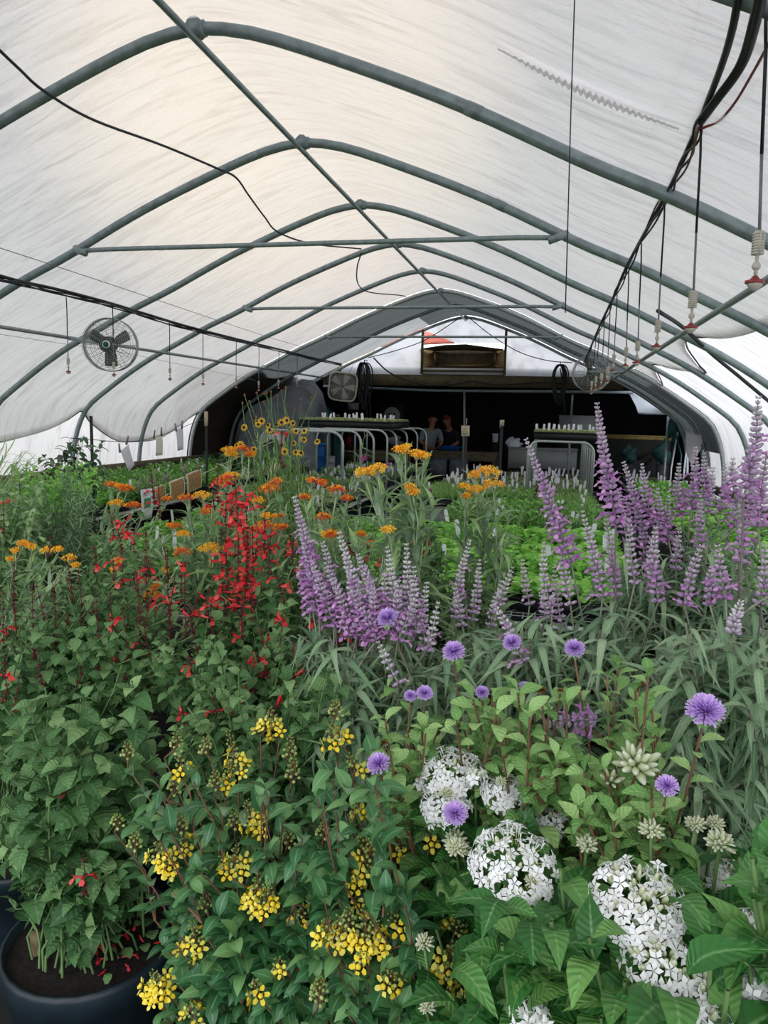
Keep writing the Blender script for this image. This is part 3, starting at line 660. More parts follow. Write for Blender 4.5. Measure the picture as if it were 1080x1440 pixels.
# end wall: beam, film, opening with posts
ZB = 2.03; ZB2 = 2.20
bl = RX - 2.05; brt = RX + 2.05
mb = MB(); box(mb, (RX + .05, Y_END + .05, (ZB + ZB2) / 2 - .01), (4.6, .1, ZB2 - ZB)); struct(mb.build('trim_3', 'beamwood'), 'brown wooden beam under the end wall film')
PO = (P(595, 470, Y_END)[0], P(712, 470, Y_END)[0])
def endpatch(x0, x1, name, lab):
    mb = MB(); G = []
    for x in np.linspace(x0, x1, 24):
        top = float(np.interp(abs(x - RX), PROF[:, 0], PROF[:, 1])) + .02; G.append([(x, Y_END + .02, zz) for zz in np.linspace(ZB2 - .03, max(top, ZB2), 8)])
    grid(mb, G); return struct(mb.build(name, 'endfilm'), lab)
endpatch(RX - 1.95, PO[0], 'wall_back', 'pale end wall film left of the opening')
endpatch(PO[1], RX + 1.95, 'wall_back', 'pale end wall film right of the opening')
mb = MB(); G = []
zt = P(640, 482, Y_END)[2]
for x in np.linspace(PO[0], PO[1], 20):
    top = float(np.interp(abs(x - RX), PROF[:, 0], PROF[:, 1])) + .02; zb_ = zt + max(0, (1 - (x - PO[0]) / .5)) * (P(598, 464, Y_END)[2] - zt); G.append([(x, Y_END + .02, zz) for zz in np.linspace(min(zb_, top - .01), top, 8)])
grid(mb, G); struct(mb.build('wall_back', 'endfilm'), 'pale end wall film in the peak above the vent box')
mb = MB(); box(mb, ((PO[0] + PO[1]) / 2, Y_END + .02, ZB2 + .05), (PO[1] - PO[0], .01, .10)); struct(mb.build('wall_back', 'film'), 'low film strip under the vent box')
for i, (x, t_) in enumerate(((PO[0], 'left'), (PO[1], 'right'))):
    zt_ = float(np.interp(abs(x - RX), PROF[:, 0], PROF[:, 1]))
    mb = MB(); box(mb, (x, Y_END - .02, (ZB2 + zt_) / 2), (.035, .04, zt_ - ZB2)); tag(mb.build('post', 'beamwood'), f'{t_} thin post beside the vent box in the end wall', 'post')
# vent box: plywood hood seen from below
t = thing('vent_box', 'plywood vent box in the opening of the end wall', 'vent', P(654, 520, Y_END + .1))
Yv = Y_END + .02
def quadm(mb, pts, th=.012, m=0):
    p = np.asarray(pts, float); n_ = np.cross(p[1] - p[0], p[2] - p[0]); n_ /= np.linalg.norm(n_)
    V = np.vstack([p, p + n_ * th]); mb.add(V, [np.array([[3, 2, 1, 0], [4, 5, 6, 7], [0, 1, 5, 4], [1, 2, 6, 5], [2, 3, 7, 6], [3, 0, 4, 7]])], None, m)
mb = MB(); quadm(mb, [P(610, 490, Yv + .5), P(699, 490, Yv + .5), P(697, 515, Yv + .5), P(612, 515, Yv + .5)]); mb.build('back_panel', 'wood', t)
mb = MB(); quadm(mb, [P(592, 491, Yv), P(625, 486, Yv), P(640, 493, Yv + .5), P(610, 494, Yv + .5)]); quadm(mb, [P(625, 486, Yv), P(655, 485, Yv), P(660, 493, Yv + .5), P(638, 493, Yv + .5)]); quadm(mb, [P(655, 485, Yv), P(708, 492, Yv), P(699, 495, Yv + .5), P(658, 493, Yv + .5)]); mb.build('top_panel', 'beamwood', t)
mb = MB(); quadm(mb, [P(591, 491, Yv), P(610, 492, Yv + .5), P(613, 516, Yv + .5), P(597, 521, Yv)]); mb.build('side_panel', 'carton', t)
mb = MB(); quadm(mb, [P(697, 492, Yv + .5), P(709, 492, Yv), P(711, 521, Yv), P(695, 516, Yv + .5)]); mb.build('side_panel', 'carton', t)
mb = MB(); quadm(mb, [P(597, 521, Yv), P(612, 513, Yv + .5), P(697, 513, Yv + .5), P(711, 521, Yv)]); mb.build('bottom_panel', 'carton', t)
mb = MB(); box(mb, ((PO[0] + PO[1]) / 2, Yv - .03, P(654, 522, Yv)[2]), (PO[1] - PO[0], .02, .03)); mb.build('front_rail', 'beamwood', t)
# neighbour's roof seen through the gap
t = thing('house', 'house with a red tiled roof outside, seen past the vent box', 'house', (-3.6, 25, 0))
def roofm():
    mb = MB(); a = P(598, 461, 22); b = P(640, 482, 22); c_ = P(560, 482, 22)
    quadm(mb, [c_ + np.array([-1, 0, -.15]), b + np.array([0, 0, -.02]), b + np.array([-1.3, 2, .65]), c_ + np.array([-1.5, 2, .9])], .08); return mb
roofm().build('roof', 'tile', t)
mb = MB(); zz = P(600, 482, 23)[2]; box(mb, (P(570, 482, 23)[0] - 1, 25, (zz - .2) / 2), (4.2, 3.4, zz - .2)); mb.build('wall', 'housewall', t)

# dark head room behind the end wall
x0, x1, y1, zc = -6.2, 3.0, 16.6, 2.32
mb = MB(); grid(mb, [[(x, y1, z) for z in np.linspace(0, zc, 4)] for x in np.linspace(x0, x1, 6)]); struct(mb.build('wall_far', 'darkroom'), 'black far wall of the dark room')
mb = MB(); grid(mb, [[(x0, y, z) for z in np.linspace(0, zc, 4)] for y in np.linspace(Y_END + .1, y1, 6)]); struct(mb.build('wall_far', 'darkroom'), 'black left wall of the dark room')
mb = MB(); grid(mb, [[(x1, y, z) for z in np.linspace(0, zc, 4)] for y in np.linspace(Y_END + .1, y1, 6)]); struct(mb.build('wall_far', 'darkroom'), 'black right wall of the dark room')
mb = MB(); grid(mb, [[(x, y, zc) for y in np.linspace(Y_END + .1, y1, 6)] for x in np.linspace(x0, x1, 6)]); struct(mb.build('ceiling_far', 'darkroom'), 'black ceiling of the dark room')
mb = MB(); box(mb, (x0 / 2 + RX / 2 - 1.55, Y_END + .12, 1.16), (2.0, .03, 2.32)); struct(mb.build('wall_far', 'darkroom'), 'black return wall at left of the dark room')
mb = MB(); tube(mb, [P(455, 543, 11.5), P(600, 549, 11.5), P(890, 552, 11.5)], .022, 8); tag(mb.build('header_pipe', 'pipe'), 'horizontal pipe just under the wooden beam', 'pipe')
mb = MB(); tube(mb, [P(653, 550, 11.5), P(653, 590, 11.5), np.array([P(653, 590, 11.5)[0], 11.5, 0])], .017, 8); tag(mb.build('upright_pipe', 'pipe'), 'thin upright pipe in the middle of the dark room opening', 'pipe')
mb = MB(); q = P(805, 555, 11.6); tube(mb, [q, (q[0], q[1], 0)], .017, 8); tag(mb.build('upright_pipe', 'pipe'), 'thin upright pipe below the right round fan', 'pipe')
mb = MB(); q = P(940, 585, 11.4); tube(mb, [q, (q[0], q[1], 0)], .02, 8); tag(mb.build('upright_pipe', 'pipe'), 'upright pipe at the right side of the dark room', 'pipe')

# ------------------------------------------------------------------ fans
def round_fan(label, c, diam, yaw, pitch, mount_to, spin=0.0):
    R = diam / 2; t = thing('round_fan', label, 'fan', c)
    rot = rotz(yaw) @ rotx(pitch); c = np.asarray(c, float)
    def ring(mb, r, y, rad): a = np.linspace(0, 2 * PI, 44, endpoint=False); tube(mb, (np.stack([r * np.cos(a), np.full(44, y), r * np.sin(a)], -1) @ rot.T) + c, rad, 4, closed=True)
    dep = .09
    mb = MB()
    for i in range(12):
        f = .22 + .78 * i / 11; ring(mb, R * f, -dep * math.sqrt(max(0, 1 - (f * .93) ** 2)) - .01, .0012)
    for i in range(7):
        f = .25 + .75 * i / 6; ring(mb, R * f, dep * math.sqrt(max(0, 1 - (f * .93) ** 2)) + .03, .0012)
    for i in range(5): ring(mb, R * 1.0, -.02 + .016 * i, .0013)
    ring(mb, R, -.005, .0035); ring(mb, R, .03, .003)
    for k in range(12):
        a = k * 2 * PI / 12
        for sgn, o_, nn in ((-1, -.01, 1), (1, .03, 1)):
            pts = [(R * f * math.cos(a), sgn * dep * math.sqrt(max(0, 1 - (f * .93) ** 2)) + o_, R * f * math.sin(a)) for f in np.linspace(.2, 1, 8)]
            tube(mb, np.array(pts) @ rot.T + c, .0016, 4)
    mb.build('wire_cage', 'cagewire', t)
    for k in range(3):
        a0 = spin + k * 2 * PI / 3; G = []
        for f in np.linspace(.18, .82, 7):
            wd = .30 + .44 * f; row = []
            for s_ in np.linspace(-.5, .5, 7):
                a = a0 + s_ * wd * 1.35 * (1.15 - .45 * f) / max(f, .35) * .62
                row.append((R * f * math.cos(a), .025 * s_ * 2 * (1 - .3 * f), R * f * math.sin(a)))
            G.append(np.array(row) @ rot.T + c)
        mb = MB(); grid(mb, G); ob = mb.build('blade', 'blade', t); sm = ob.modifiers.new('thickness', 'SOLIDIFY'); sm.thickness = .004
    mb = MB(); lathe(mb, c, [(0, .09), (.055, .085), (.06, .02), (.03, 0), (.03, -.03), (0, -.03)], 16, 0, rot @ rotx(PI / 2)); mb.build('motor', 'blade', t)
    mb = MB(); lathe(mb, c + rot @ np.array([0, -dep - .012, 0]), [(0, .012), (R * .14, .01), (R * .15, 0), (R * .15, -.004)], 20, 0, rot @ rotx(PI / 2)); mb.build('badge_ring', 'white', t)
    mb = MB(); lathe(mb, c + rot @ np.array([0, -dep - .018, 0]), [(0, .012), (R * .10, .01), (R * .11, 0)], 20, 0, rot @ rotx(PI / 2)); mb.build('green_badge', 'badge', t)
    mb = MB(); tube(mb, [c + rot @ np.array([0, .1, 0]), np.asarray(mount_to, float)], .012, 8); mb.build('mount_arm', 'pipe', t)
    return t
cF = P(155, 485, 4.75); round_fan('round wire-cage fan with green centre badge hanging at left', cF, .37, .32, .05, (RX - 2.18, 4.95, 2.09), .55)
cF = P(832, 525, 7.6); round_fan('round wire-cage fan hanging at right in front of the dark room', cF, .36, PI - .3, .1, (.60, 7.75, 2.05), 1.2)
# box fan
cB = P(482, 544, 10.9); t = thing('box_fan', 'pale square box fan hanging beside the left coiled hose', 'fan', cB)
rot = roty(.1) @ rotz(.3); W_ = .21
mb = MB(); a = np.linspace(0, 2 * PI, 33)[:-1]
def sq(a_, r): cc, ss_ = np.cos(a_), np.sin(a_); k_ = (np.abs(cc) ** 5 + np.abs(ss_) ** 5) ** (-.2); return np.stack([r * cc * k_, np.zeros_like(a_), r * ss_ * k_], -1)
for y in (-.04, .0, .04): tube(mb, (sq(a, W_) + np.array([0, y, 0])) @ rot.T + cB, .014, 6, closed=True)
mb.build('frame', 'ivory', t)
mb = MB()
for i in range(7): tube(mb, (sq(a, W_ * (.15 + .13 * i)) + np.array([0, -.045, 0])) @ rot.T + cB, .0016, 4, closed=True)
for k in range(16): tube(mb, np.array([(0.02 * math.cos(k * PI / 8), -.045, .02 * math.sin(k * PI / 8)), (W_ * math.cos(k * PI / 8), -.045, W_ * math.sin(k * PI / 8))]) @ rot.T + cB, .0016, 4)
mb.build('grille', 'ivory', t)
for k in range(5):
    mb = MB(); G = []
    for f in np.linspace(.1, .95, 6):
        G.append(np.array([(W_ * f * math.cos(k * 2 * PI / 5 + s_ * (.9 - .2 * f)), .02 * s_, W_ * f * math.sin(k * 2 * PI / 5 + s_ * (.9 - .2 * f))) for s_ in np.linspace(-.4, .4, 5)]) @ rot.T + cB)
    grid(mb, G); ob = mb.build('blade', 'ivory', t); sm = ob.modifiers.new('thickness', 'SOLIDIFY'); sm.thickness = .004
mb = MB(); box(mb, cB + rot @ np.array([0, .05, 0]), (W_ * 1.8, .01, W_ * 1.8), 0, rot); mb.build('back_plate', 'greybox', t)
mb = MB(); tube(mb, [cB + np.array([.1, 0, W_]), cB + np.array([.08, .3, W_ + .16])], .003, 5); tube(mb, [cB + np.array([-.1, 0, W_]), cB + np.array([-.06, .3, W_ + .1])], .003, 5); mb.build('hanger', 'wire', t)
# coiled hoses
def coil(label, px, py0, py1, Y, wpx, n, seed):
    r = np.random.default_rng(seed); top = P(px, py0, Y); bot = P(px, py1, Y); h = top[2] - bot[2]; wd = wpx / FPX * Y
    t = thing('coiled_hose', label, 'hose', top)
    for k in range(n):
        a = np.linspace(-PI / 2, 1.5 * PI, 28); ww = wd * r.uniform(.22, .5); hh = h * r.uniform(.7, 1.0); ox = r.normal(0, wd * .06)
        pts = np.stack([top[0] + ox + ww * np.cos(a) * (.75 + .25 * np.sin(a)), top[1] + r.uniform(-.06, .06) + 0 * a, top[2] - hh / 2 + hh / 2 * np.sin(a)], -1)
        mb = MB(); tube(mb, pts, .011, 6, closed=True); mb.build('hose_loop', 'black', t)
    for k in range(2):
        x = top[0] + r.uniform(0, wd * .4); pts = [(x - .05, top[1] - .03, top[2] - .05), (x, top[1] - .03, top[2] - h * .5), (x + wd * .2, top[1] - .03, bot[2] - h * r.uniform(.05, .25))]
        mb = MB(); tube(mb, spline(pts, 14), .009, 6); mb.build('loose_end', 'black', t)
    mb = MB(); tube(mb, [top + np.array([0, .20, .04]), top + np.array([0, .02, .04]), top + np.array([0, .02, .0]), top + np.array([.03, -.02, -.01])], .008, 5); mb.build('hook', 'wire', t)
coil('coil of black hose hanging on the beam beside the box fan', 512, 510, 577, 11.15, 26, 9, 3)
coil('coil of black hose hanging on the beam left of the right round fan', 788, 513, 570, 11.15, 24, 9, 4)

# ------------------------------------------------------------------ contents of the dark room
def bx_thing(name, label, cat, px, py, Y, w, d, h, mat, rz=0, group=None, bottom=True):
    """box-like article whose front-bottom centre is on the sight line px,py at depth Y"""
    p = P(px, py, Y); t = thing(name, label, cat, p, group)
    return t, p
def bench(label, x0, x1, y, d, z, mat, th=.05):
    t = thing('work_bench', label, 'bench', ((x0 + x1) / 2, y, 0))
    mb = MB(); box(mb, ((x0 + x1) / 2, y, z - th / 2), (x1 - x0, d, th)); mb.build('top', mat, t)
    mb = MB(); box(mb, ((x0 + x1) / 2, y - d / 2 + .01, z - th - .05), (x1 - x0 - .02, .02, .1)); mb.build('apron', mat, t)
    for x in (x0 + .05, x1 - .05):
        for yy in (y - d / 2 + .05, y + d / 2 - .05):
            mb = MB(); box(mb, (x, yy, (z - th) / 2), (.06, .06, z - th)); mb.build('leg', 'wood', t)
b1 = P(610, 632, 13.2); zb = b1[2]
bench('wooden work bench in the dark room behind the middle stake', P(590, 632, 13.2)[0], P(700, 632, 13.2)[0], 13.4, .6, P(610, 634, 13.1)[2], 'wood', .06)
bench('low wooden bench behind the left bent frames', P(470, 634, 13)[0], P(580, 634, 13)[0], 13.2, .6, P(500, 633, 12.9)[2], 'wood', .08)
# tub
p = P(632, 634, 13.3); t = thing('tub', 'bright blue flat tub on the wooden work bench', 'tub', p)
zt0 = P(610, 634, 13.1)[2]
mb = MB(); lathe(mb, (p[0], 13.35, zt0), [(0, .005), (.16, .005), (.2, .075), (.205, .08), (.19, .08), (.155, .02), (0, .02)], 20); mb.build('bowl', 'bluetub', t)
mb = MB(); lathe(mb, (p[0], 13.35, zt0), [(.2, .07), (.215, .075), (.215, .085), (.19, .085)], 20); mb.build('rim', 'bluetub', t)
# wall disc (round dial)
pc = P(551, 584, 13.6); t = thing('round_dial', 'round pale dial plate on a dark square board in the dark room', 'dial', pc)
mb = MB(); box(mb, pc + np.array([0, .03, 0]), (.42, .02, .42)); box(mb, pc + np.array([0, .03, -pc[2] / 2]), (.08, .02, pc[2])); mb.build('board', 'stake', t)
mb = MB(); lathe(mb, pc, [(0, .012), (.145, .012), (.155, .0), (.155, -.01), (0, -.01)], 28, 0, rotx(PI / 2)); mb.build('dial_face', 'greybox', t)
mb = MB()
for k in range(12):
    a = k * PI / 6; box(mb, pc + np.array([.125 * math.cos(a), -.014, .125 * math.sin(a)]), (.008, .004, .008))
mb.build('tick_marks', 'stake', t)
for sx in (-.04, .05):
    mb = MB(); lathe(mb, pc + np.array([sx, -.014, .02]), [(0, .004), (.022, .003), (.024, 0)], 10, 0, rotx(PI / 2)); mb.build('dark_spot', 'stake', t)
mb = MB(); box(mb, pc + np.array([0, -.016, .03]), (.01, .004, .07)); mb.build('pointer', 'stake', t)
# boxes and small articles (name, label, cat, px, py(bottom), Y, w,d,h, mat, zfloor?)
def crate(label, px, py, Y, w_, d_, h_, mat, stand=0.0, rz=0, cat='box', name='storage_box', lid=None):
    p = P(px, py, Y); t = thing(name, label, cat, p); rot = rotz(rz)
    mb = MB(); box(mb, p + np.array([0, 0, h_ / 2]), (w_, d_, h_), 0, rot); mb.build('body', mat, t)
    mb = MB(); box(mb, p + np.array([0, 0, h_ + .01]), (w_ + .02, d_ + .02, .02), 0, rot); mb.build('lid', lid or mat, t)
    if stand:
        mb = MB(); box(mb, p + np.array([0, 0, -stand / 2 - .0]), (w_ * .95, d_ * .95, stand), 0, rot); mb.build('stand', 'stake', t)
    return t
crate('pale striped carton on the shelf in the left of the dark room', 466, 597, 12.6, .26, .2, .16, 'greybox', P(466, 597, 12.6)[2], lid='sheet')
crate('small white panel box high up in the left of the dark room', 497, 576, 13.4, .2, .05, .11, 'greybox', P(497, 576, 13.4)[2])
crate('long pale low cabinet in the dark room behind the centre bench', 762, 658, 12.0, 1.05, .5, .3, 'greybox', P(762, 658, 12.0)[2])
crate('wide grey panel standing behind the right upper tray', 812, 616, 13.0, .64, .05, .36, 'greybox', P(812, 616, 13.0)[2], name='panel', cat='panel')
crate('small white note box on the dark wall right of the middle stake', 696, 622, 13.6, .1, .02, .14, 'sheet', P(696, 622, 13.6)[2])
crate('grey storage bin under the work bench, left of two', 617, 668, 13.0, .3, .3, .28, 'greytarp', P(617, 668, 13.0)[2])
crate('grey storage bin under the work bench, right of two', 645, 668, 13.0, .3, .3, .28, 'greytarp', P(645, 668, 13.0)[2])
crate('ochre board shelf at the right of the dark room', 895, 618, 12.6, 1.1, .2, .05, 'yellowwood', P(895, 618, 12.6)[2], name='shelf', cat='shelf')
# crumpled bag
def blob(name, label, cat, c, r, mat, seed, sub=3, amp=.55, part='body'):
    rr = np.random.default_rng(seed); c = np.asarray(c, float); t = thing(name, label, cat, c - np.array([0, 0, r[2]]))
    n, k = 20, 12; G = []; f = [(rr.uniform(1, 4), rr.uniform(1, 4), rr.uniform(0, 6)) for _ in range(5)]
    for i in range(k + 1):
        th = PI * i / k; row = []
        for j in range(n + 1):
            ph = 2 * PI * (j % n) / n; d = 1 + amp * sum(math.sin(a * math.cos(ph) * 2 + b * th * 2 + e_) for a, b, e_ in f) / 4
            row.append((c[0] + r[0] * d * math.sin(th) * math.cos(ph), c[1] + r[1] * d * math.sin(th) * math.sin(ph), max(c[2] + r[2] * d * math.cos(th), c[2] - r[2])))
        G.append(row)
    mb = MB(); grid(mb, G); mb.build(part, mat, t); return t
def onfloor(o, c, r, mat='stake'):
    mb = MB(); box(mb, (c[0], c[1], (c[2] - r[2]) / 2), (r[0] * 1.5, r[1] * 1.5, max(.02, c[2] - r[2]))); mb.build('stand', mat, o)
c_ = P(722, 624, 12.1); onfloor(blob('crumpled_bag', 'crumpled clear bag on the long pale cabinet', 'bag', c_, (.13, .1, .09), 'sheet', 4), c_, (.1, .1, .09))
c_ = P(491, 620, 13.0); onfloor(blob('red_bag', 'dark red bag on the low bench behind the bent frames', 'bag', c_, (.06, .06, .1), 'redbag', 6), c_, (.05, .05, .1))
c_ = P(555, 620, 13.0); onfloor(blob('plastic_bag', 'pale crumpled plastic bag behind the bent frames', 'bag', c_, (.14, .1, .09), 'greybox', 8), c_, (.1, .1, .09))
c_ = P(885, 640, 12.4); onfloor(blob('teal_bag', 'teal bag on the floor at right in the dark room', 'bag', c_, (.12, .12, .14), 'tealdark', 9), c_, (.1, .1, .14))
c_ = P(905, 640, 12.6); onfloor(blob('brown_sack', 'brown sack beside the teal bag in the dark room', 'bag', c_, (.17, .12, .15), 'brown', 10), c_, (.14, .1, .15))
c_ = P(932, 638, 12.2); onfloor(blob('green_sack', 'dark green sack at the far right of the dark room', 'bag', c_, (.13, .12, .17), 'tealdark', 11), c_, (.1, .1, .17))
c_ = P(868, 627, 13.0); onfloor(blob('blue_bag', 'dark blue bag beyond the teal bag', 'bag', c_, (.2, .12, .1), 'blue', 12), c_, (.16, .1, .1))
# covered heap at left
def tarpheap(label, pts, Y, mat, depth, top=.12):
    """draped cover: outline given along sight lines at Y, rounded back over its depth down to the floor"""
    G = []; ol = [P(x, y, Y) for x, y in pts]; t = thing('covered_heap', label, 'tarp', (ol[0][0], Y, 0))
    for q in ol:
        row = [(q[0], Y - .02, .01), (q[0], Y - .01, q[2] - .35), (q[0], Y, q[2] - top), (q[0], Y + top * .5, q[2] - .01), (q[0], Y + depth * .5, q[2]), (q[0], Y + depth, q[2] - .05), (q[0], Y + depth + .05, .01)]
        G.append(spline(np.array(row) + np.stack([.03 * np.sin(np.arange(7) * 2 + q[0] * 9), .03 * np.sin(np.arange(7) * 3 + q[0] * 14), np.zeros(7)], -1), 18))
    mb = MB(); grid(mb, G); ob = mb.build('cover', mat, t); sm = ob.modifiers.new('thickness', 'SOLIDIFY'); sm.thickness = .008
    return t
tarpheap('tall heap under a crumpled grey cover, in front of the brown tarp', [(328, 612), (338, 590), (352, 570), (380, 556), (405, 541), (425, 543), (440, 560), (446, 590)], 9.75, 'greytarp', .6)
tarpheap('teal draped cover behind the yellow daisies', [(396, 590), (402, 575), (420, 566), (440, 569), (455, 580), (470, 596)], 11.9, 'teal', .4)
mb = MB(); G = []
for i, (x, y0, y1) in enumerate([(398, 565, 566), (410, 556, 567), (425, 548, 567.5), (440, 543, 568), (446, 544, 562), (448, 546, 552)]):
    a, b = P(x, y0, 11.6), P(x, y1, 11.6); G.append([a + (b - a) * f + np.array([0, .06 * math.sin(f * 3 + i), 0]) for f in np.linspace(0, 1, 8)])
grid(mb, G); ob = mb.build('hanging_sheet', 'sheet'); sm = ob.modifiers.new('thickness', 'SOLIDIFY'); sm.thickness = .006; tag(ob, 'white sheet hanging behind the last hoop at left', 'sheet')
mb = MB()
for x in (425, 444): a = P(x, 547, 11.62); tube(mb, [a, (a[0], a[1], 2.33)], .003, 4)
mb.build('hanging_cords', 'wire', ob)
mb = MB(); G = []
for i, (x, y0, y1) in enumerate([(884, 551, 552), (893, 553, 570), (897, 555, 582), (910, 562, 583), (925, 571, 583), (938, 581, 583)]):
    a, b = P(x, y0, 11.8), P(x, y1, 11.8); G.append([a + (b - a) * f + np.array([0, .05 * math.sin(f * 3 + i), 0]) for f in np.linspace(0, 1, 8)])
grid(mb, G); ob = mb.build('hanging_sheet', 'sheet'); sm = ob.modifiers.new('thickness', 'SOLIDIFY'); sm.thickness = .006; tag(ob, 'white sheet hanging under the roof at right of the dark room', 'sheet')
mb = MB()
for x in (886, 934): a = P(x, 560 if x < 900 else 582, 11.82); tube(mb, [a, (a[0], a[1], 2.33)], .003, 4)
mb.build('hanging_cords', 'wire', ob)
# barrel, crate, bucket at left
def barrel(label, px, py, Y, r, h, mat, name='barrel', cat='barrel'):
    p = P(px, py, Y); p = np.array([p[0], p[1], p[2] - h]); t = thing(name, label, cat, p)
    mb = MB(); lathe(mb, p, [(0, 0), (r * .93, 0), (r, .05), (r, h * .33), (r * 1.03, h * .35), (r, h * .37), (r, h * .66), (r * 1.03, h * .68), (r, h * .7), (r * .97, h), (0, h)], 22); mb.build('drum', mat, t)
    mb = MB(); lathe(mb, p, [(r * .9, h), (r * 1.02, h), (r * 1.02, h + .02), (r * .9, h + .02)], 22); mb.build('rim', 'lightblue' if mat == 'blue' else mat, t)
    if p[2] > .02:
        mb = MB(); lathe(mb, (p[0], p[1], 0), [(0, 0), (r * .9, 0), (r * .9, p[2]), (0, p[2])], 14); mb.build('stand', 'stake', t)
barrel('large blue barrel behind the yellow daisies at left', 440, 625, 10.0, .19, .5, 'blue')
barrel('grey-white bucket beside the blue barrel', 463, 643, 10.4, .085, .2, 'bucket', 'bucket', 'bucket')
crate('light blue crate standing above the blue barrel', 433, 602, 11.3, .2, .2, .17, 'lightblue', P(433, 602, 11.3)[2], name='crate', cat='crate')
crate('dark blue low box beside the light blue crate', 457, 600, 11.6, .26, .2, .16, 'blue', P(457, 600, 11.6)[2])
mb = MB(); G = []
for i, (x, y0, y1) in enumerate([(366, 612, 630), (374, 611, 622), (384, 610, 618), (392, 610, 626), (396, 612, 634)]):
    a, b = P(x, y0, 9.6), P(x, y1, 9.6); G.append([a + (b - a) * f + np.array([0, .04 * math.sin(f * 4 + i), 0]) for f in np.linspace(0, 1, 6)])
grid(mb, G); ob = mb.build('white_cloth', 'paper'); sm = ob.modifiers.new('thickness', 'SOLIDIFY'); sm.thickness = .006; tag(ob, 'white cloth draped behind the yellow daisies', 'cloth')
# right corner: hanging film scraps, long-handled tools
for lab, pts, mt in (('torn white film scrap hanging below the shade cloth at right', [(965, 607, 640), (972, 609, 655), (980, 611, 640), (986, 612, 632)], 'film'), ('grey torn cloth strip hanging beside the right hoop foot', [(990, 618, 650), (996, 620, 658), (1003, 622, 662), (1006, 622, 640)], 'shadelight')):
    mb = MB(); G = []
    for i, (x, y0, y1) in enumerate(pts):
        a, b = P(x, y0, 9.9), P(x, y1, 9.9); G.append([a + (b - a) * f + np.array([0, .04 * math.sin(f * 4 + i), 0]) for f in np.linspace(0, 1, 6)])
    grid(mb, G); tag(mb.build('film_scrap', mt), lab, 'scrap')
for i, (a, b) in enumerate((((953, 608), (944, 658)), ((966, 625), (962, 660)), ((948, 600), (958, 640)))):
    t = thing('long_tool', ['white-handled tool leaning in the right corner of the dark room', 'short pale-handled tool leaning by the last hoop foot', 'dark green pole leaning in the right corner of the dark room'][i], 'tool', P(*b, 11.0))
    mb = MB(); q0, q1 = P(*a, 11.1), P(*b, 11.0); tube(mb, [q0, q1, np.array([q1[0], q1[1], .1])], .012, 6); mb.build('handle', ['white', 'sheet', 'teal'][i], t)
    mb = MB(); box(mb, (q1[0], q1[1], .08), (.12, .03, .16)); mb.build('head', 'stake', t)
c_ = P(948, 603, 11.4); onfloor(blob('hose_tangle', 'teal tangle of hose and bags hung in the right corner', 'hose', c_, (.07, .07, .22), 'teal', 31), c_, (.02, .02, .22))

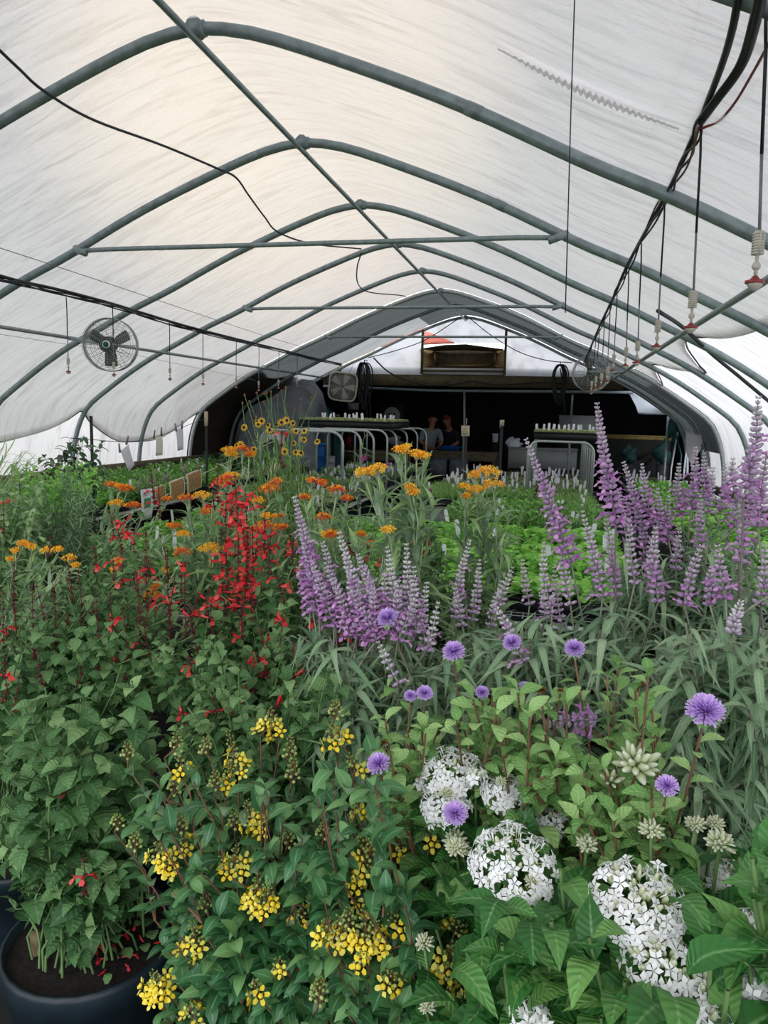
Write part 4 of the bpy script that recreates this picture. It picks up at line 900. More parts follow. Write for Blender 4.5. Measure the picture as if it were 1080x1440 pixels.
# ------------------------------------------------------------------ two people in the dark room
def person(label, loc, face, shirt, hair, lean, arm_fwd, cap=False, tilt=0.0):
    """standing behind the bench, bending slightly over the work; local +Y is where the person faces"""
    t = thing('person', label, 'person', loc); rot = rotz(face); L0 = np.asarray(loc, float)
    nodes = []; edges = []; rad = []
    def nd(p, r, par=None):
        nodes.append(p); rad.append(r)
        if par is not None: edges.append((par, len(nodes) - 1))
        return len(nodes) - 1
    def lp(z, y=0, x=0):
        k = max(0, z - .95); return (x, y + math.sin(lean) * k, .95 + math.cos(lean) * k if z > .95 else z)
    pel = nd(lp(.95), .13); wa = nd(lp(1.1), .115, pel); ch = nd(lp(1.3), .135, wa); nk0 = nd(lp(1.45), .075, ch); nk = nd(lp(1.51, .01), .05, nk0)
    hb = nd(lp(1.57, .02 + tilt * .3), .075, nk); hm = nd(lp(1.64, .02 + tilt * .5), .088, hb); ht = nd(lp(1.70, .01 + tilt * .6), .07, hm)
    hands = []
    for s in (-1, 1):
        sh = nd(lp(1.42, 0, s * .17), .062, ch); el = nd(lp(1.17, .08 + arm_fwd * .4, s * .23), .045, sh)
        wr_ = nd(lp(1.08, .22 + arm_fwd, s * .14), .03, el); pm = nd(lp(1.06, .29 + arm_fwd, s * .12), .032, wr_)
        for q in range(4):
            k1 = nd(lp(1.055 - .004 * q, .33 + arm_fwd, s * (.10 + .018 * q)), .011, pm); nd(lp(1.03, .37 + arm_fwd - .008 * abs(q - 1), s * (.098 + .019 * q)), .009, k1)
        k1 = nd(lp(1.055, .285 + arm_fwd, s * .08), .011, pm); nd(lp(1.045, .31 + arm_fwd, s * .065), .009, k1)
        hp = nd((s * .09, 0, .88), .095, pel); kn = nd((s * .1, .03, .48), .06, hp); an = nd((s * .1, 0, .09), .042, kn); nd((s * .11, .16, .04), .035, an)
    def skin(name, idx, scale, mat, par):
        mp = {o_: i for i, o_ in enumerate(idx)}; me = bpy.data.meshes.new(name)
        me.from_pydata([tuple(rot @ np.array(nodes[i])) for i in idx], [(mp[a], mp[b]) for a, b in edges if a in mp and b in mp], [])
        o = bpy.data.objects.new(name, me); COL.objects.link(o); o.parent = par
        md = o.modifiers.new('skin', 'SKIN'); md.use_smooth_shade = True
        for i, k in enumerate(idx): me.skin_vertices[0].data[i].radius = (rad[k] * scale, rad[k] * scale * (.8 if k in (pel, wa, ch) else 1)); me.skin_vertices[0].data[i].use_root = (i == 0)
        sb = o.modifiers.new('sub', 'SUBSURF'); sb.levels = 1; sb.render_levels = 2
        me.materials.append(M[mat]); return o
    body = skin('body', list(range(len(nodes))), 1.0, 'skin', t)
    arm = [pel, wa, ch, nk0]; k0 = ht + 1; per = 4 + 8 + 2 + 4
    for s in range(2): arm += [k0 + s * 18 + 0, k0 + s * 18 + 1]
    skin('shirt', arm, 1.12, shirt, t)
    leg = [pel]
    for s in range(2): leg += [k0 + s * 18 + 14, k0 + s * 18 + 15, k0 + s * 18 + 16]
    skin('trousers', leg, 1.12, 'trousers', t)
    hc = np.array(nodes[hm]); mb = MB()
    def hd(v): return rot @ (hc + np.array(v)) + L0
    G = []
    for i in range(9):
        G.append([hd((.098 * math.sin(th) * math.cos(a), -.012 + .106 * math.sin(th) * math.sin(a), .02 + .106 * math.cos(th))) for a in np.linspace(0, 2 * PI, 25) for th in [PI * i / 8 * (.36 if math.sin(a) > .35 else (.66 if math.sin(a) < -.1 else .52))]])
    grid(mb, G); mb.build('cap' if cap else 'hair', hair, t)
    if cap:
        mb = MB(); grid(mb, [[hd((x, y, .045 - .2 * (y - .08) ** 2)) for y in np.linspace(.07, .17, 4)] for x in np.linspace(-.07, .07, 6)]); ob = mb.build('cap_brim', hair, t); sm = ob.modifiers.new('th', 'SOLIDIFY'); sm.thickness = .006
    # face: eyes, nose, mouth, ears as small relief on the head
    mb = MB(); place(mb, ELL, [hd((-.034, .082, .0)), hd((.034, .082, .0))], rot @ np.array([0, 1, 0]), ZUP, .014, 1.3); mb.build('eyes', 'hair', t)
    mb = MB(); place(mb, ELL, [hd((0, .085, .005))], rot @ np.array([0, .5, -1]), rot @ np.array([0, 1, 0]), .045, .9); place(mb, ELL, [hd((-.09, -.005, -.03)), hd((.09, -.005, -.03))], ZUP, rot @ np.array([0, 1, 0]), .055, .8); mb.build('nose_and_ears', 'skin', t)
    mb = MB(); box(mb, hd((0, .083, -.05)), (.04, .01, .008), 0, rot); mb.build('mouth', 'redbag', t)
    return t
q = P(604, 600, 13.85); person('person with dark hair in a pale grey shirt, bending over the work bench', (q[0], 13.85, 0), PI + .5, 'shirtgrey', 'hair', .25, .02).scale = (.92, .92, .92)
q = P(637, 602, 14.3); person('person in dark clothes with a rust-red cap, head bowed over the bench', (q[0], 14.3, 0), PI - .4, 'shirtdark', 'cap', .3, .04, True, .12).scale = (.91, .91, .91)

# ------------------------------------------------------------------ benches
ZT = .76                                   # bench top height
def mesh_bench(label, x0, x1, y0, y1, z, cell=.05, frame_step=1.5):
    t = thing('mesh_bench', label, 'bench', ((x0 + x1) / 2, (y0 + y1) / 2, 0))
    mb = MB()
    for x in np.arange(x0 + cell, x1, cell): tube(mb, [(x, y0, z - .004), (x, y1, z - .004)], .0028, 4)
    for y in np.arange(y0 + cell, y1, cell): tube(mb, [(x0, y, z - .007), (x1, y, z - .007)], .0028, 4)
    mb.build('wire_mesh', 'mesh', t)
    mb = MB(); zz = z - .018
    for x in (x0, x1): tube(mb, [(x, y0, zz), (x, y1, zz)], .013, 6)
    for y in np.arange(y0, y1 + .01, (y1 - y0) / round((y1 - y0) / frame_step)): tube(mb, [(x0, y, zz - .012), (x1, y, zz - .012)], .013, 6)
    for x in (x0 + (x1 - x0) / 3, x0 + 2 * (x1 - x0) / 3): tube(mb, [(x, y0, zz - .02), (x, y1, zz - .02)], .01, 6)
    mb.build('frame', 'pipelight', t)
    for y in np.arange(y0 + .2, y1, max(1.2, (y1 - y0) / 4)):
        for x in (x0 + .08, x1 - .08):
            mb = MB(); tube(mb, [(x, y, zz), (x, y, 0)], .018, 6); mb.build('leg', 'pipelight', t)
    return t
CB0, CB1 = -1.30, .40
mesh_bench('long wire-mesh bench in the middle holding most of the seedling trays', CB0, CB1, 3.05, 10.6, ZT)
LB0, LB1 = -2.95, -1.80
mesh_bench('wire-mesh bench under the left row of bent frames', LB0, LB1, 5.6, 10.4, ZT)
SB0, SB1 = -4.45, -3.35
mesh_bench('wire-mesh bench along the left side film', SB0, SB1, 3.2, 10.2, ZT)
RB0, RB1 = .86, 1.70
mesh_bench('wire-mesh bench along the right side film', RB0, RB1, 3.0, 10.6, ZT)
FB0, FB1 = -2.60, -1.36
mesh_bench('wire-mesh bench behind the orange milkweed at left of centre', FB0, FB1, 2.9, 5.1, ZT - .06)

# ------------------------------------------------------------------ seedling trays
def tray_proto(kind, seed):
    """standard flat 0.54 x 0.28 m with cells, soil and seedlings; long side along X"""
    r = np.random.default_rng(seed); W_, D_, H_ = .535, .272, .058
    b = MB()
    for (cx, cy, sx, sy) in ((0, -D_ / 2, W_, .008), (0, D_ / 2, W_, .008), (-W_ / 2, 0, .008, D_), (W_ / 2, 0, .008, D_)): box(b, (cx, cy, H_ / 2), (sx, sy, H_)); box(b, (cx * 1.01, cy * 1.01, H_ - .003), (sx + .012, sy + .012, .006))
    box(b, (0, 0, .004), (W_, D_, .006))
    for i in range(1, 12): box(b, (-W_ / 2 + i * W_ / 12, 0, H_ - .014), (.004, D_, .012))
    for i in range(1, 6): box(b, (0, -D_ / 2 + i * D_ / 6, H_ - .014), (W_, .004, .012))
    s_ = MB(); grid(s_, [[(x, y, H_ - .012 + r.uniform(-.002, .002)) for y in np.linspace(-D_ / 2, D_ / 2, 10)] for x in np.linspace(-W_ / 2, W_ / 2, 18)], flip=True)
    g = MB(); lv = Leaves(); spec = dict(fine=('blade', .085, 900, 25, .0), lettuce=('round', .05, 520, 55, .2), rosette=('oval', .03, 620, 70, -.1), sprout=('small', .026, 700, 45, .1), tall=('oval', .05, 900, 55, .0), low=('small', .02, 420, 65, .2), bushy=('heart', .045, 620, 55, 0))[kind]
    lt, L, n, ang, br = spec; ht = dict(fine=.02, lettuce=.06, rosette=.025, sprout=.035, tall=.13, low=.012, bushy=.10)[kind]
    nx, ny = (12, 6); per = max(1, n // (nx * ny))
    for i in range(nx):
        for j in range(ny):
            c = np.array([-W_ / 2 + (i + .5) * W_ / nx, -D_ / 2 + (j + .5) * D_ / ny, H_ - .012]) + np.array([r.normal(0, .006), r.normal(0, .006), 0]); hh = ht * r.uniform(.6, 1.2)
            if r.random() < (.25 if kind == 'low' else .03): continue
            for k in range(per):
                a = r.uniform(0, 6.28); A = math.radians(ang + r.normal(0, 14)); q = c + np.array([r.normal(0, .006), r.normal(0, .006), hh * (k + 1) / per])
                lv.add(q, np.array([math.sin(A) * math.cos(a), math.sin(A) * math.sin(a), math.cos(A)]), ZUP + r.normal(0, .2, 3), L * r.uniform(.6, 1.15), np.clip(.5 + br + r.normal(0, .22), 0, 1))
            if ht > .03: tube(g, [c, c + np.array([0, 0, hh])], .0014, 3, 1)
    lv.flush(g, lt, r)
    lm = dict(fine='grass', lettuce='lightgreen', rosette='sage', sprout='sprout', tall='talltray', low='sprout', bushy='lightgreen')[kind]
    root = thing('seedling_tray', '', 'seedling tray', (0, 0, -5))
    def bl(mbx, nm, mt):
        o = mbx.build(nm, mt); o.parent = root; return o
    bl(b, 'tray', 'trayblack'); bl(s_, 'soil', 'soil'); o = bl(g, 'seedlings', [lm, 'palestem']); o['kind'] = 'stuff'
    return root
PROTO = {}; USED = {}
TRAYS = []
def tray(kind, x, y, z, label, group, rz=0.0):
    if kind not in PROTO: PROTO[kind] = tray_proto(kind, 40 + len(PROTO)); o = PROTO[kind]
    else: o = dup(PROTO[kind])
    o.location = (x, y, z); o.rotation_euler = (0, 0, rz); o['label'] = label; o['group'] = group
    TRAYS.append((kind, x, y, z)); return o
ra = np.random.default_rng(77)
_tagme = None
def plant_tag(x, y, z, label, group, h=.1, w_=.024):
    global _tagme
    if _tagme is None:
        mb = MB(); V = []
        box(mb, (0, 0, .5), (1, .12, .8)); 
        mb.add(np.array([(-.5, -.06, .9), (.5, -.06, .9), (.3, -.06, 1.0), (-.3, -.06, 1.0), (-.5, .06, .9), (.5, .06, .9), (.3, .06, 1.0), (-.3, .06, 1.0)]), [np.array([[0, 1, 2, 3], [7, 6, 5, 4], [3, 2, 6, 7], [1, 5, 6, 2], [0, 3, 7, 4]])])
        mb.add(np.array([(-.5, -.06, .1), (.5, -.06, .1), (0, 0, -.25), (-.5, .06, .1), (.5, .06, .1)]), [np.array([[0, 2, 1], [3, 4, 2], [0, 3, 2], [1, 2, 4]])])
        o = mb.build('plant_tag', 'tagm', None, False); _tagme = o
    else: o = _tagme.copy(); COL.objects.link(o)
    o.location = (x, y, z); o.scale = (w_ * ra.uniform(.85, 1.15), w_ * .6, h * ra.uniform(.8, 1.15)); o.rotation_euler = (ra.normal(0, .14), ra.normal(0, .12), ra.normal(0, .35))
    return tag(o, label, 'plant tag', group)
# centre bench, three trays across, rows going back
xs3 = [CB0 + .29, (CB0 + CB1) / 2, CB1 - .29]
zt = ZT
rows = []
y = 3.28; i = 0
while y < 10.3: rows.append(y); y += .292
cen_kind = {0: 'lettuce', 1: 'bushy', 2: 'lettuce', 3: 'lettuce', 4: 'bushy', 5: 'lettuce', 6: 'tall', 7: 'fine', 8: 'tall', 9: 'bushy', 10: 'fine', 11: 'tall', 12: 'fine', 13: 'fine', 14: 'sprout', 15: 'fine', 16: 'sprout', 17: 'rosette', 18: 'sprout', 19: 'rosette', 20: 'sprout', 21: 'low', 22: 'low', 23: 'low', 24: 'low'}
names = dict(fine='fine grassy seedlings', lettuce='bright lettuce-green seedlings', rosette='small grey rosettes', sprout='pale green sprouts', tall='tall narrow-leaved seedlings', low='barely sprouted cells', bushy='bushy toothed seedlings')
for i, y in enumerate(rows):
    for j, x in enumerate(xs3):
        k = cen_kind.get(i, 'low')
        if j == 2 and i in (9, 10, 11): k = 'fine'
        if j == 1 and i in (7, 8): k = 'tall'
        if j == 0 and 6 <= i <= 11: continue              # bare mesh shows here
        if j == 0 and i in (12, 13, 14): k = 'fine'
        third = ('front', 'middle', 'back')[min(2, i // 9)]; side = ('left', 'centre', 'right')[j]
        tray(k, x + ra.normal(0, .006), y, zt, f'black tray of {names[k]} at the {third} of the middle bench, {side} column', f'{k} trays at {third} {side} of the middle bench', ra.normal(0, .02))
        nt_ = {'low': 5, 'sprout': 3, 'rosette': 4, 'fine': 2, 'tall': 1, 'bushy': 1, 'lettuce': 1}[k]
        if i < 4: nt_ = 1 if j != 0 else 0
        for q in range(nt_ if ra.random() < .9 else 0):
            plant_tag(x + ra.uniform(-.24, .24), y + ra.uniform(-.11, .11), zt + .055 + (.05 if k in ('tall', 'lettuce', 'bushy') else .0), f'white plant tag in the trays at the {third} of the middle bench, {side} column', f'white tags at {third} {side} of the middle bench', .1 if k in ('tall', 'lettuce', 'bushy') else .10)
# left bench under the frames
for i, y in enumerate(np.arange(5.8, 10.2, .292)):
    for j, x in enumerate((LB0 + .3, LB1 - .3)):
        k = ('sprout', 'low', 'rosette', 'fine')[(i + j) % 4] if i > 2 else ('fine', 'sprout')[j]
        sd = ('left', 'right')[j]; dp = 'front' if i < 8 else 'back'
        tray(k, x, y, ZT, f'black tray of {names[k]} under the left bent frames, {dp} {sd}', f'{k} trays under the left frames {dp} {sd}', ra.normal(0, .02))
        for q in range(4 if i > 1 else 2): plant_tag(x + ra.uniform(-.24, .24), y + ra.uniform(-.11, .11), ZT + .055, f'white plant tag in the trays under the left bent frames, {dp} {sd}', f'white tags under the left frames {dp} {sd}', .08)
# bench along the left film: taller greens
for i, y in enumerate(np.arange(3.5, 10.0, .30)):
    for j, x in enumerate((SB0 + .28, SB1 - .28)):
        k = 'tall' if (i + j) % 3 else 'bushy'; dp = 'front' if i < 9 else 'back'
        if i > 12 and j: k = 'sprout'
        tray(k, x, y, ZT, f'black tray of {names[k]} beside the left film, {dp} {("left", "right")[j]}', f'{k} trays beside the left film {dp} {("left", "right")[j]}', ra.normal(0, .03))
        if ra.random() < .45: plant_tag(x + ra.uniform(-.22, .22), y, ZT + .12, f'white plant tag in the greens beside the left film, {dp}', f'white tags beside the left film {dp}', .1)
# right bench
for i, y in enumerate(np.arange(3.4, 10.4, .30)):
    k = ('lettuce', 'bushy', 'tall', 'lettuce')[i % 4] if i < 18 else 'low'; dp = 'front' if i < 12 else 'back'
    tray(k, RB0 + .29, y, ZT, f'black tray of {names[k]} on the right bench, {dp}', f'{k} trays on the right bench {dp}', ra.normal(0, .03))
    if i > 12:
        for q in range(2): plant_tag(RB0 + .29 + ra.uniform(-.2, .2), y, ZT + .06, 'white plant tag in the trays at the back of the right bench', 'white tags on the right bench', .11)
# front left bench: mixed green flats
for i, y in enumerate(np.arange(3.1, 5.0, .29)):
    for j, x in enumerate((FB0 + .3, FB1 - .3)):
        k = ('bushy', 'tall', 'fine', 'lettuce')[(i * 2 + j) % 4]
        tray(k, x, y, ZT - .06, f'black tray of {names[k]} behind the orange milkweed, {("left", "right")[j]} column', f'{k} trays behind the milkweed {("left", "right")[j]}', ra.normal(0, .04))
for i in range(14):
    plant_tag(ra.uniform(FB0 + .1, FB1 - .1), ra.uniform(3.1, 4.9), ZT + .05, 'white plant tag in the trays behind the orange milkweed', 'white tags behind the milkweed', .12, .02)

# ------------------------------------------------------------------ bent conduit frames and upper shelves
def bent_frame(label, xl, xr, y, z0, z1, rad=.011):
    c = .11; pts = [(xl, y, z0)] + [(xl + c - c * math.cos(a), y, z1 - c + c * math.sin(a)) for a in np.linspace(0, PI / 2, 7)] + [(xr - c + c * math.sin(a), y, z1 - c + c * math.cos(a)) for a in np.linspace(0, PI / 2, 7)] + [(xr, y, z0)]
    t = thing('bent_frame', label, 'frame', ((xl + xr) / 2, y, z0)); mb = MB(); tube(mb, pts, rad, 8); mb.build('conduit', 'pipelight', t)
    mb = MB(); box(mb, (xr, y, z0 + .01), (.03, .04, .02)); box(mb, (xl, y, z0 + .01), (.03, .04, .02)); mb.build('foot', 'pipe', t)
for i, y in enumerate([6.0, 6.55, 7.0, 7.55, 7.95, 8.5, 9.1, 9.7]):
    xr = P(482, 640, 6.0)[0] * 1.0
    bent_frame(f'{ORD[i]} bent conduit frame in the row over the left bench', xr - .75, xr + .01 * i, y, ZT - .02, 1.425 - .004 * i, .0115)
xr = P(834, 660, 7.3)[0]
for i, y in enumerate([7.3, 7.6, 8.1, 8.6, 9.1, 9.6, 10.1]):
    bent_frame(f'{ORD[i]} bent conduit frame in the row at the right of the middle bench', xr - .62, xr - .004 * i, y, ZT - .02, 1.36, .011)
# upper trays
def shelf_tray(label, p0, p1, Y, d, z, kind, nt_, lab2):
    x0, x1 = p0, p1; t = thing('upper_tray', label, 'tray', ((x0 + x1) / 2, Y + d / 2, z)); H_ = .075; r = np.random.default_rng(int(abs(x0) * 100))
    mb = MB(); cx = (x0 + x1) / 2; cy = Y + d / 2
    for (a, b, sx, sy) in ((cx, Y, x1 - x0, .012), (cx, Y + d, x1 - x0, .012), (x0, cy, .012, d), (x1, cy, .012, d)): box(mb, (a, b, z + H_ / 2), (sx, sy, H_)); box(mb, (a, b, z + H_ - .004), (sx + .02, sy + .02, .01))
    box(mb, (cx, cy, z + .006), (x1 - x0, d, .01)); mb.build('tray', 'trayblack', t)
    mb = MB(); grid(mb, [[(x, y, z + H_ - .012) for y in np.linspace(Y, Y + d, 6)] for x in np.linspace(x0, x1, 8)], flip=True); mb.build('soil', 'soil', t)
    g = MB(); lv = Leaves()
    for i in range(int((x1 - x0) * d * 5200)):
        a = r.uniform(0, 6.28); A = math.radians(r.uniform(10, 70))
        lv.add((r.uniform(x0, x1), r.uniform(Y + .01, Y + d - .01), z + H_ - .012 + r.uniform(0, .02)), np.array([math.sin(A) * math.cos(a), math.sin(A) * math.sin(a), math.cos(A)]), ZUP, r.uniform(.02, .035), r.uniform(.3, 1))
    lv.flush(g, 'small', r); o = g.build('seedlings', 'sprout', t); o['kind'] = 'stuff'
    for i in range(nt_): plant_tag(x0 + (x1 - x0) * (i + r.uniform(.1, .9)) / nt_, Y + r.uniform(.03, d - .05), z + H_ - .01, lab2, lab2.replace('white plant tag', 'white tags'), .09, .026)
a_, b_ = P(432, 606, 7.9), P(563, 604, 8.2)
shelf_tray('long black tray of sprouts on top of the left bent frames', a_[0], -1.72, 7.6, 1.0, 1.425, 'sprout', 16, 'white plant tag in the long upper tray on the left frames')
a_, b_ = P(763, 622, 7.6), P(836, 622, 7.6)
shelf_tray('black upper tray of pale sprouts on the right bent frames', a_[0] - .08, b_[0] + .06, 7.5, .5, 1.372, 'sprout', 13, 'white plant tag in the upper tray on the right frames')
# ------------------------------------------------------------------ stakes
def stake(label, px, py0, py1, Y, r_, cap=None, mat='stake', z0=0.0, pins=()):
    a = P(px, py0, Y); t = thing('stake', label, 'stake', (a[0], a[1], z0))
    mb = MB(); tube(mb, [a, (a[0] + .005, a[1], z0)], r_, 7); mb.build('rod', mat, t)
    if cap: mb = MB(); tube(mb, [a + np.array([0, -.003, .01]), a + np.array([0, -.003, -cap])], r_ * 1.5, 7); mb.build('wrapped_top', 'woodcap', t)
    return t
stake('black stake with a pale wrapped top beside the brown tarp, carrying the string', 290, 580, 690, 6.6, .012, .13)
stake('dark stake beside the tall leafy plant by the left film', 128, 585, 690, 4.6, .011)
stake('black stake in front of the thin upright pipe in the middle', 656, 602, 705, 6.75, .012)
stake('stake with a pale clip on top, right of the middle', 706, 592, 660, 7.9, .016, .05)
def clothespin(label, p, ang=0.0, group=None, s=1.0):
    t = thing('clothespin', label, 'clothespin', p, group); p = np.asarray(p, float); R_ = roty(ang)
    for k in (-1, 1):
        mb = MB(); V = R_ @ np.array([0, .004 * k, 0]); box(mb, p + V, (.010 * s, .005 * s, .075 * s), 0, R_ @ rotx(.10 * k)); mb.build('jaw', 'pin', t)
    mb = MB(); tube(mb, [p + np.array([-.007 * s, 0, .005]), p + np.array([.007 * s, 0, .005])], .004 * s, 6); mb.build('spring', 'thinwire', t)
# card on the middle stake
q = P(654.5, 606, 6.7)
t = thing('card', 'small kraft card clipped to the black stake in the middle', 'card', q)
mb = MB(); box(mb, q, (.075, .003, .095), 0, roty(-.04)); mb.build('sheet', 'woodcap', t)
mb = MB()
for k in range(4): box(mb, q + np.array([0, -.0025, .025 - .016 * k]), (.045, .001, .003), 0, roty(-.04))
mb.build('writing', 'ink', t)
clothespin('clothespin on the card of the middle stake', P(656, 594, 6.68))
clothespin('clothespin on top of the stake right of the middle', P(705, 597, 7.86), .5)
# ------------------------------------------------------------------ strings with cards and papers
s0, s1, s2 = P(150, 738, 3.3), P(290, 664, 5.5), P(404, 612, 7.2)
sp_ = spline([s0, s0 * .5 + s1 * .5 + np.array([0, 0, -.012]), s1, s2], 30)
mb = MB(); tube(mb, sp_, .003, 5); tag(mb.build('string', 'cream'), 'pale string rising from the hanging kraft cards to the last hoop', 'string')
mb = MB(); u0 = P(100, 616, 4.4); u1 = P(290, 588, 6.6); tube(mb, spline([u0, P(200, 619, 5.4), u1], 16), .0025, 5); tag(mb.build('string', 'wire'), 'string in front of the left side film carrying white papers', 'string')
def hung(label, quad, Y0, Y1, mat, name='card', cat='card', text=0, border=None, pic=False):
    """a sheet hanging on the string; quad = sight lines of its corners tl,tr,br,bl"""
    c = [P(quad[0][0], quad[0][1], Y0), P(quad[1][0], quad[1][1], Y1), P(quad[2][0], quad[2][1], Y1), P(quad[3][0], quad[3][1], Y0)]
    t = thing(name, label, cat, c[3]); n_ = np.cross(c[1] - c[0], c[3] - c[0]); n_ /= np.linalg.norm(n_)
    if n_.dot(np.array([0, 0, EYE]) - c[0]) < 0: n_ = -n_
    def at(u, v, o=0): return (c[0] * (1 - u) + c[1] * u) * (1 - v) + (c[3] * (1 - u) + c[2] * u) * v + n_ * o
    mb = MB(); grid(mb, [[at(u, v, .006 * math.sin(v * 4)) for v in np.linspace(0, 1, 6)] for u in np.linspace(0, 1, 6)]); ob = mb.build('sheet', border or mat, t); sm = ob.modifiers.new('th', 'SOLIDIFY'); sm.thickness = .0015
    if border:
        mb = MB(); grid(mb, [[at(u, v, .002 + .006 * math.sin(v * 4)) for v in np.linspace(.05, .95, 6)] for u in np.linspace(.05, .95, 6)]); mb.build('kraft_face', mat, t)
    if text:
        mb = MB(); r = np.random.default_rng(int(quad[0][0]))
        for k in range(text):
            v = .16 + .7 * k / max(1, text - 1); u = .12
            while u < .86:
                du = r.uniform(.05, .14); pts = [at(min(u + du * f, .9), v + .018 * math.sin(f * 14 + k), .0055 + .006 * math.sin(v * 4)) for f in np.linspace(0, 1, 6)]; tube(mb, pts, .0011, 3); u += du + .04
        mb.build('handwriting', 'ink', t)
    if pic:
        mb = MB(); grid(mb, [[at(u, v, .003 + .006 * math.sin(v * 4)) for v in np.linspace(.3, .62, 4)] for u in np.linspace(.2, .75, 4)]); mb.build('green_picture', 'greenprint', t)
        mb = MB()
        for k in range(3): grid(mb, [[at(u, v, .003 + .006 * math.sin(v * 4)) for v in (.1 + k * .05, .12 + k * .05)] for u in np.linspace(.15, .8 - k * .15, 4)])
        mb.build('printed_lines', 'greytarp', t)
    return t
hung('white sheet with a green picture hanging left of the kraft cards', [(197, 689), (215, 686), (214, 728), (198, 732)], 3.85, 4.0, 'paper', 'poster', 'poster', 0, None, True)
hung('kraft card with handwriting, leftmost and half hidden by red flowers', [(217, 685), (231, 680), (232, 706), (217, 711)], 4.1, 4.3, 'kraft', text=6, border='cream')
hung('kraft card with handwriting in the middle of the three', [(237, 678), (258, 670), (260, 698), (239, 707)], 4.4, 4.7, 'kraft', text=7, border='cream')
hung('kraft card at the right end of the three on the string', [(261, 667), (282, 659), (284, 685), (264, 694)], 4.8, 5.15, 'kraft', text=8, border='cream')
for x, y, Y in ((196, 682, 3.84), (208, 678, 3.9), (218, 676, 4.05), (230, 673, 4.25), (236, 670, 4.35), (258, 662, 4.65), (261, 659, 4.75), (279, 654, 5.1)):
    clothespin('weathered clothespin on the string of kraft cards', P(x, y, Y), ra.normal(0, .08), 'clothespins on the string of kraft cards', 1.0)
hung('white paper hanging askew from one corner in front of the left film', [(170, 634), (181, 625), (189, 654), (181, 663)], 5.3, 5.3, 'paper', 'paper', 'paper')
hung('cream strip of paper hanging second from the left film corner', [(219, 614), (228, 612), (229, 640), (219, 641)], 5.8, 5.85, 'cream', 'paper', 'paper')
hung('white strip of paper hanging nearest the stake with the wrapped top', [(247, 605), (257, 602), (258, 632), (250, 634)], 6.1, 6.15, 'paper', 'paper', 'paper')
for x, y, Y in ((168, 630, 5.25), (179, 619, 5.28), (217, 611, 5.78), (227, 607, 5.82), (247, 601, 6.08), (256, 597, 6.13)):
    clothespin('dark clothespin holding the papers at the left film', P(x, y, Y), ra.normal(0, .12), 'clothespins at the left film', 1.0)
# kraft envelope standing behind the daisies
q = P(382, 675, 4.0); t = thing('wood_stake_label', 'pale wooden label standing among the daisy stems', 'label', q); mb = MB(); box(mb, q, (.055, .006, .20), 0, roty(.06)); box(mb, q + np.array([.01, .0, -.2]), (.02, .006, .3)); mb.build('slat', 'woodcap', t)

# ------------------------------------------------------------------ plants
SOIL = .27
def pot(root, x, y, r=.14, h=None):
    h = h or SOIL + .01
    mb = MB(); lathe(mb, (x, y, 0), [(0, .002), (r * .82, .002), (r * .84, .02), (r * .97, h * .82), (r * 1.03, h * .83), (r * 1.04, h * .97), (r * 1.02, h), (r * .98, h), (r * .96, h * .93), (0, h * .93)], 28); mb.build('pot', 'pot', root)
    rr = np.random.default_rng(int(abs(x * 991 + y * 77))); mb = MB()
    G = [[(x + q * r * .97 * math.cos(a), y + q * r * .97 * math.sin(a), h * .94 + rr.uniform(0, .008)) for a in np.linspace(0, 2 * PI, 20)] for q in np.linspace(0, 1, 6)]
    grid(mb, G, flip=True); mb.build('soil', 'soil', root)
def petal_fl(n, width, cup, r0=.06, rnd_=.8):
    """flat flower in the XZ plane facing +Y, radius 1"""
    V = []; lf = []; F = []
    for p in range(n):
        a = p * 2 * PI / n; c, s = math.cos(a), math.sin(a); b = len(V)
        for (r, o, y, t) in ((r0, 0, 0, 0), (.42, -width * .8, cup * .35, .45), (.42, width * .8, cup * .35, .45), (.78, -width, cup * .8, .75), (.78, width, cup * .8, .75), (1.0, -width * .35, cup, 1), (1.0, width * .35, cup, 1)):
            V.append((r * c - o * s, y, r * s + o * c)); lf.append((1, t))
        F += [(b + 1, b + 3, b + 4, b + 2), (b + 3, b + 5, b + 6, b + 4)]
        V.append((r0 * c * 1.2, .02, r0 * s * 1.2)); lf.append((1, 0)); F.append((b, b + 1, b + 7, b + 2))
    return np.array(V), [np.array(F)], np.array(lf)
FIVE = petal_fl(5, .27, .22); STAR5 = petal_fl(5, .25, .25, .02); DAISY = petal_fl(11, .13, -.12, .25)
def lipflower():
    V = []; lf = []; F = []; n = 5
    rings = ((0, .06), (.35, .09), (.7, .14), (.8, .15))
    for y, r in rings:
        for j in range(n): a = j * 2 * PI / n; V.append((r * math.cos(a), y, r * math.sin(a) + .1 * y * y)); lf.append((1, y))
    for i in range(3):
        for j in range(n): F.append((i * n + j, i * n + (j + 1) % n, (i + 1) * n + (j + 1) % n, (i + 1) * n + j))
    b = len(V)
    V += [(-.12, .8, -.05), (.12, .8, -.05), (-.24, 1.0, -.24), (.24, 1.0, -.24), (-.17, 1.16, -.44), (.17, 1.16, -.44)]; lf += [(1, .8)] * 2 + [(1, 1)] * 4
    F += [(b, b + 1, b + 3, b + 2), (b + 2, b + 3, b + 5, b + 4)]
    b = len(V); V += [(-.1, .8, .2), (.1, .8, .2), (-.06, 1.15, .3), (.06, 1.15, .3)]; lf += [(1, .8)] * 4; F.append((b, b + 1, b + 3, b + 2))
    return np.array(V), [np.array(F)], np.array(lf)
LIP = lipflower()
def around(rng, q, T, az, elev):
    a = np.cross(T, np.array([.3, .9, .1])); a /= np.linalg.norm(a); b = np.cross(T, a)
    return math.cos(elev) * (math.cos(az) * a + math.sin(az) * b) + math.sin(elev) * T
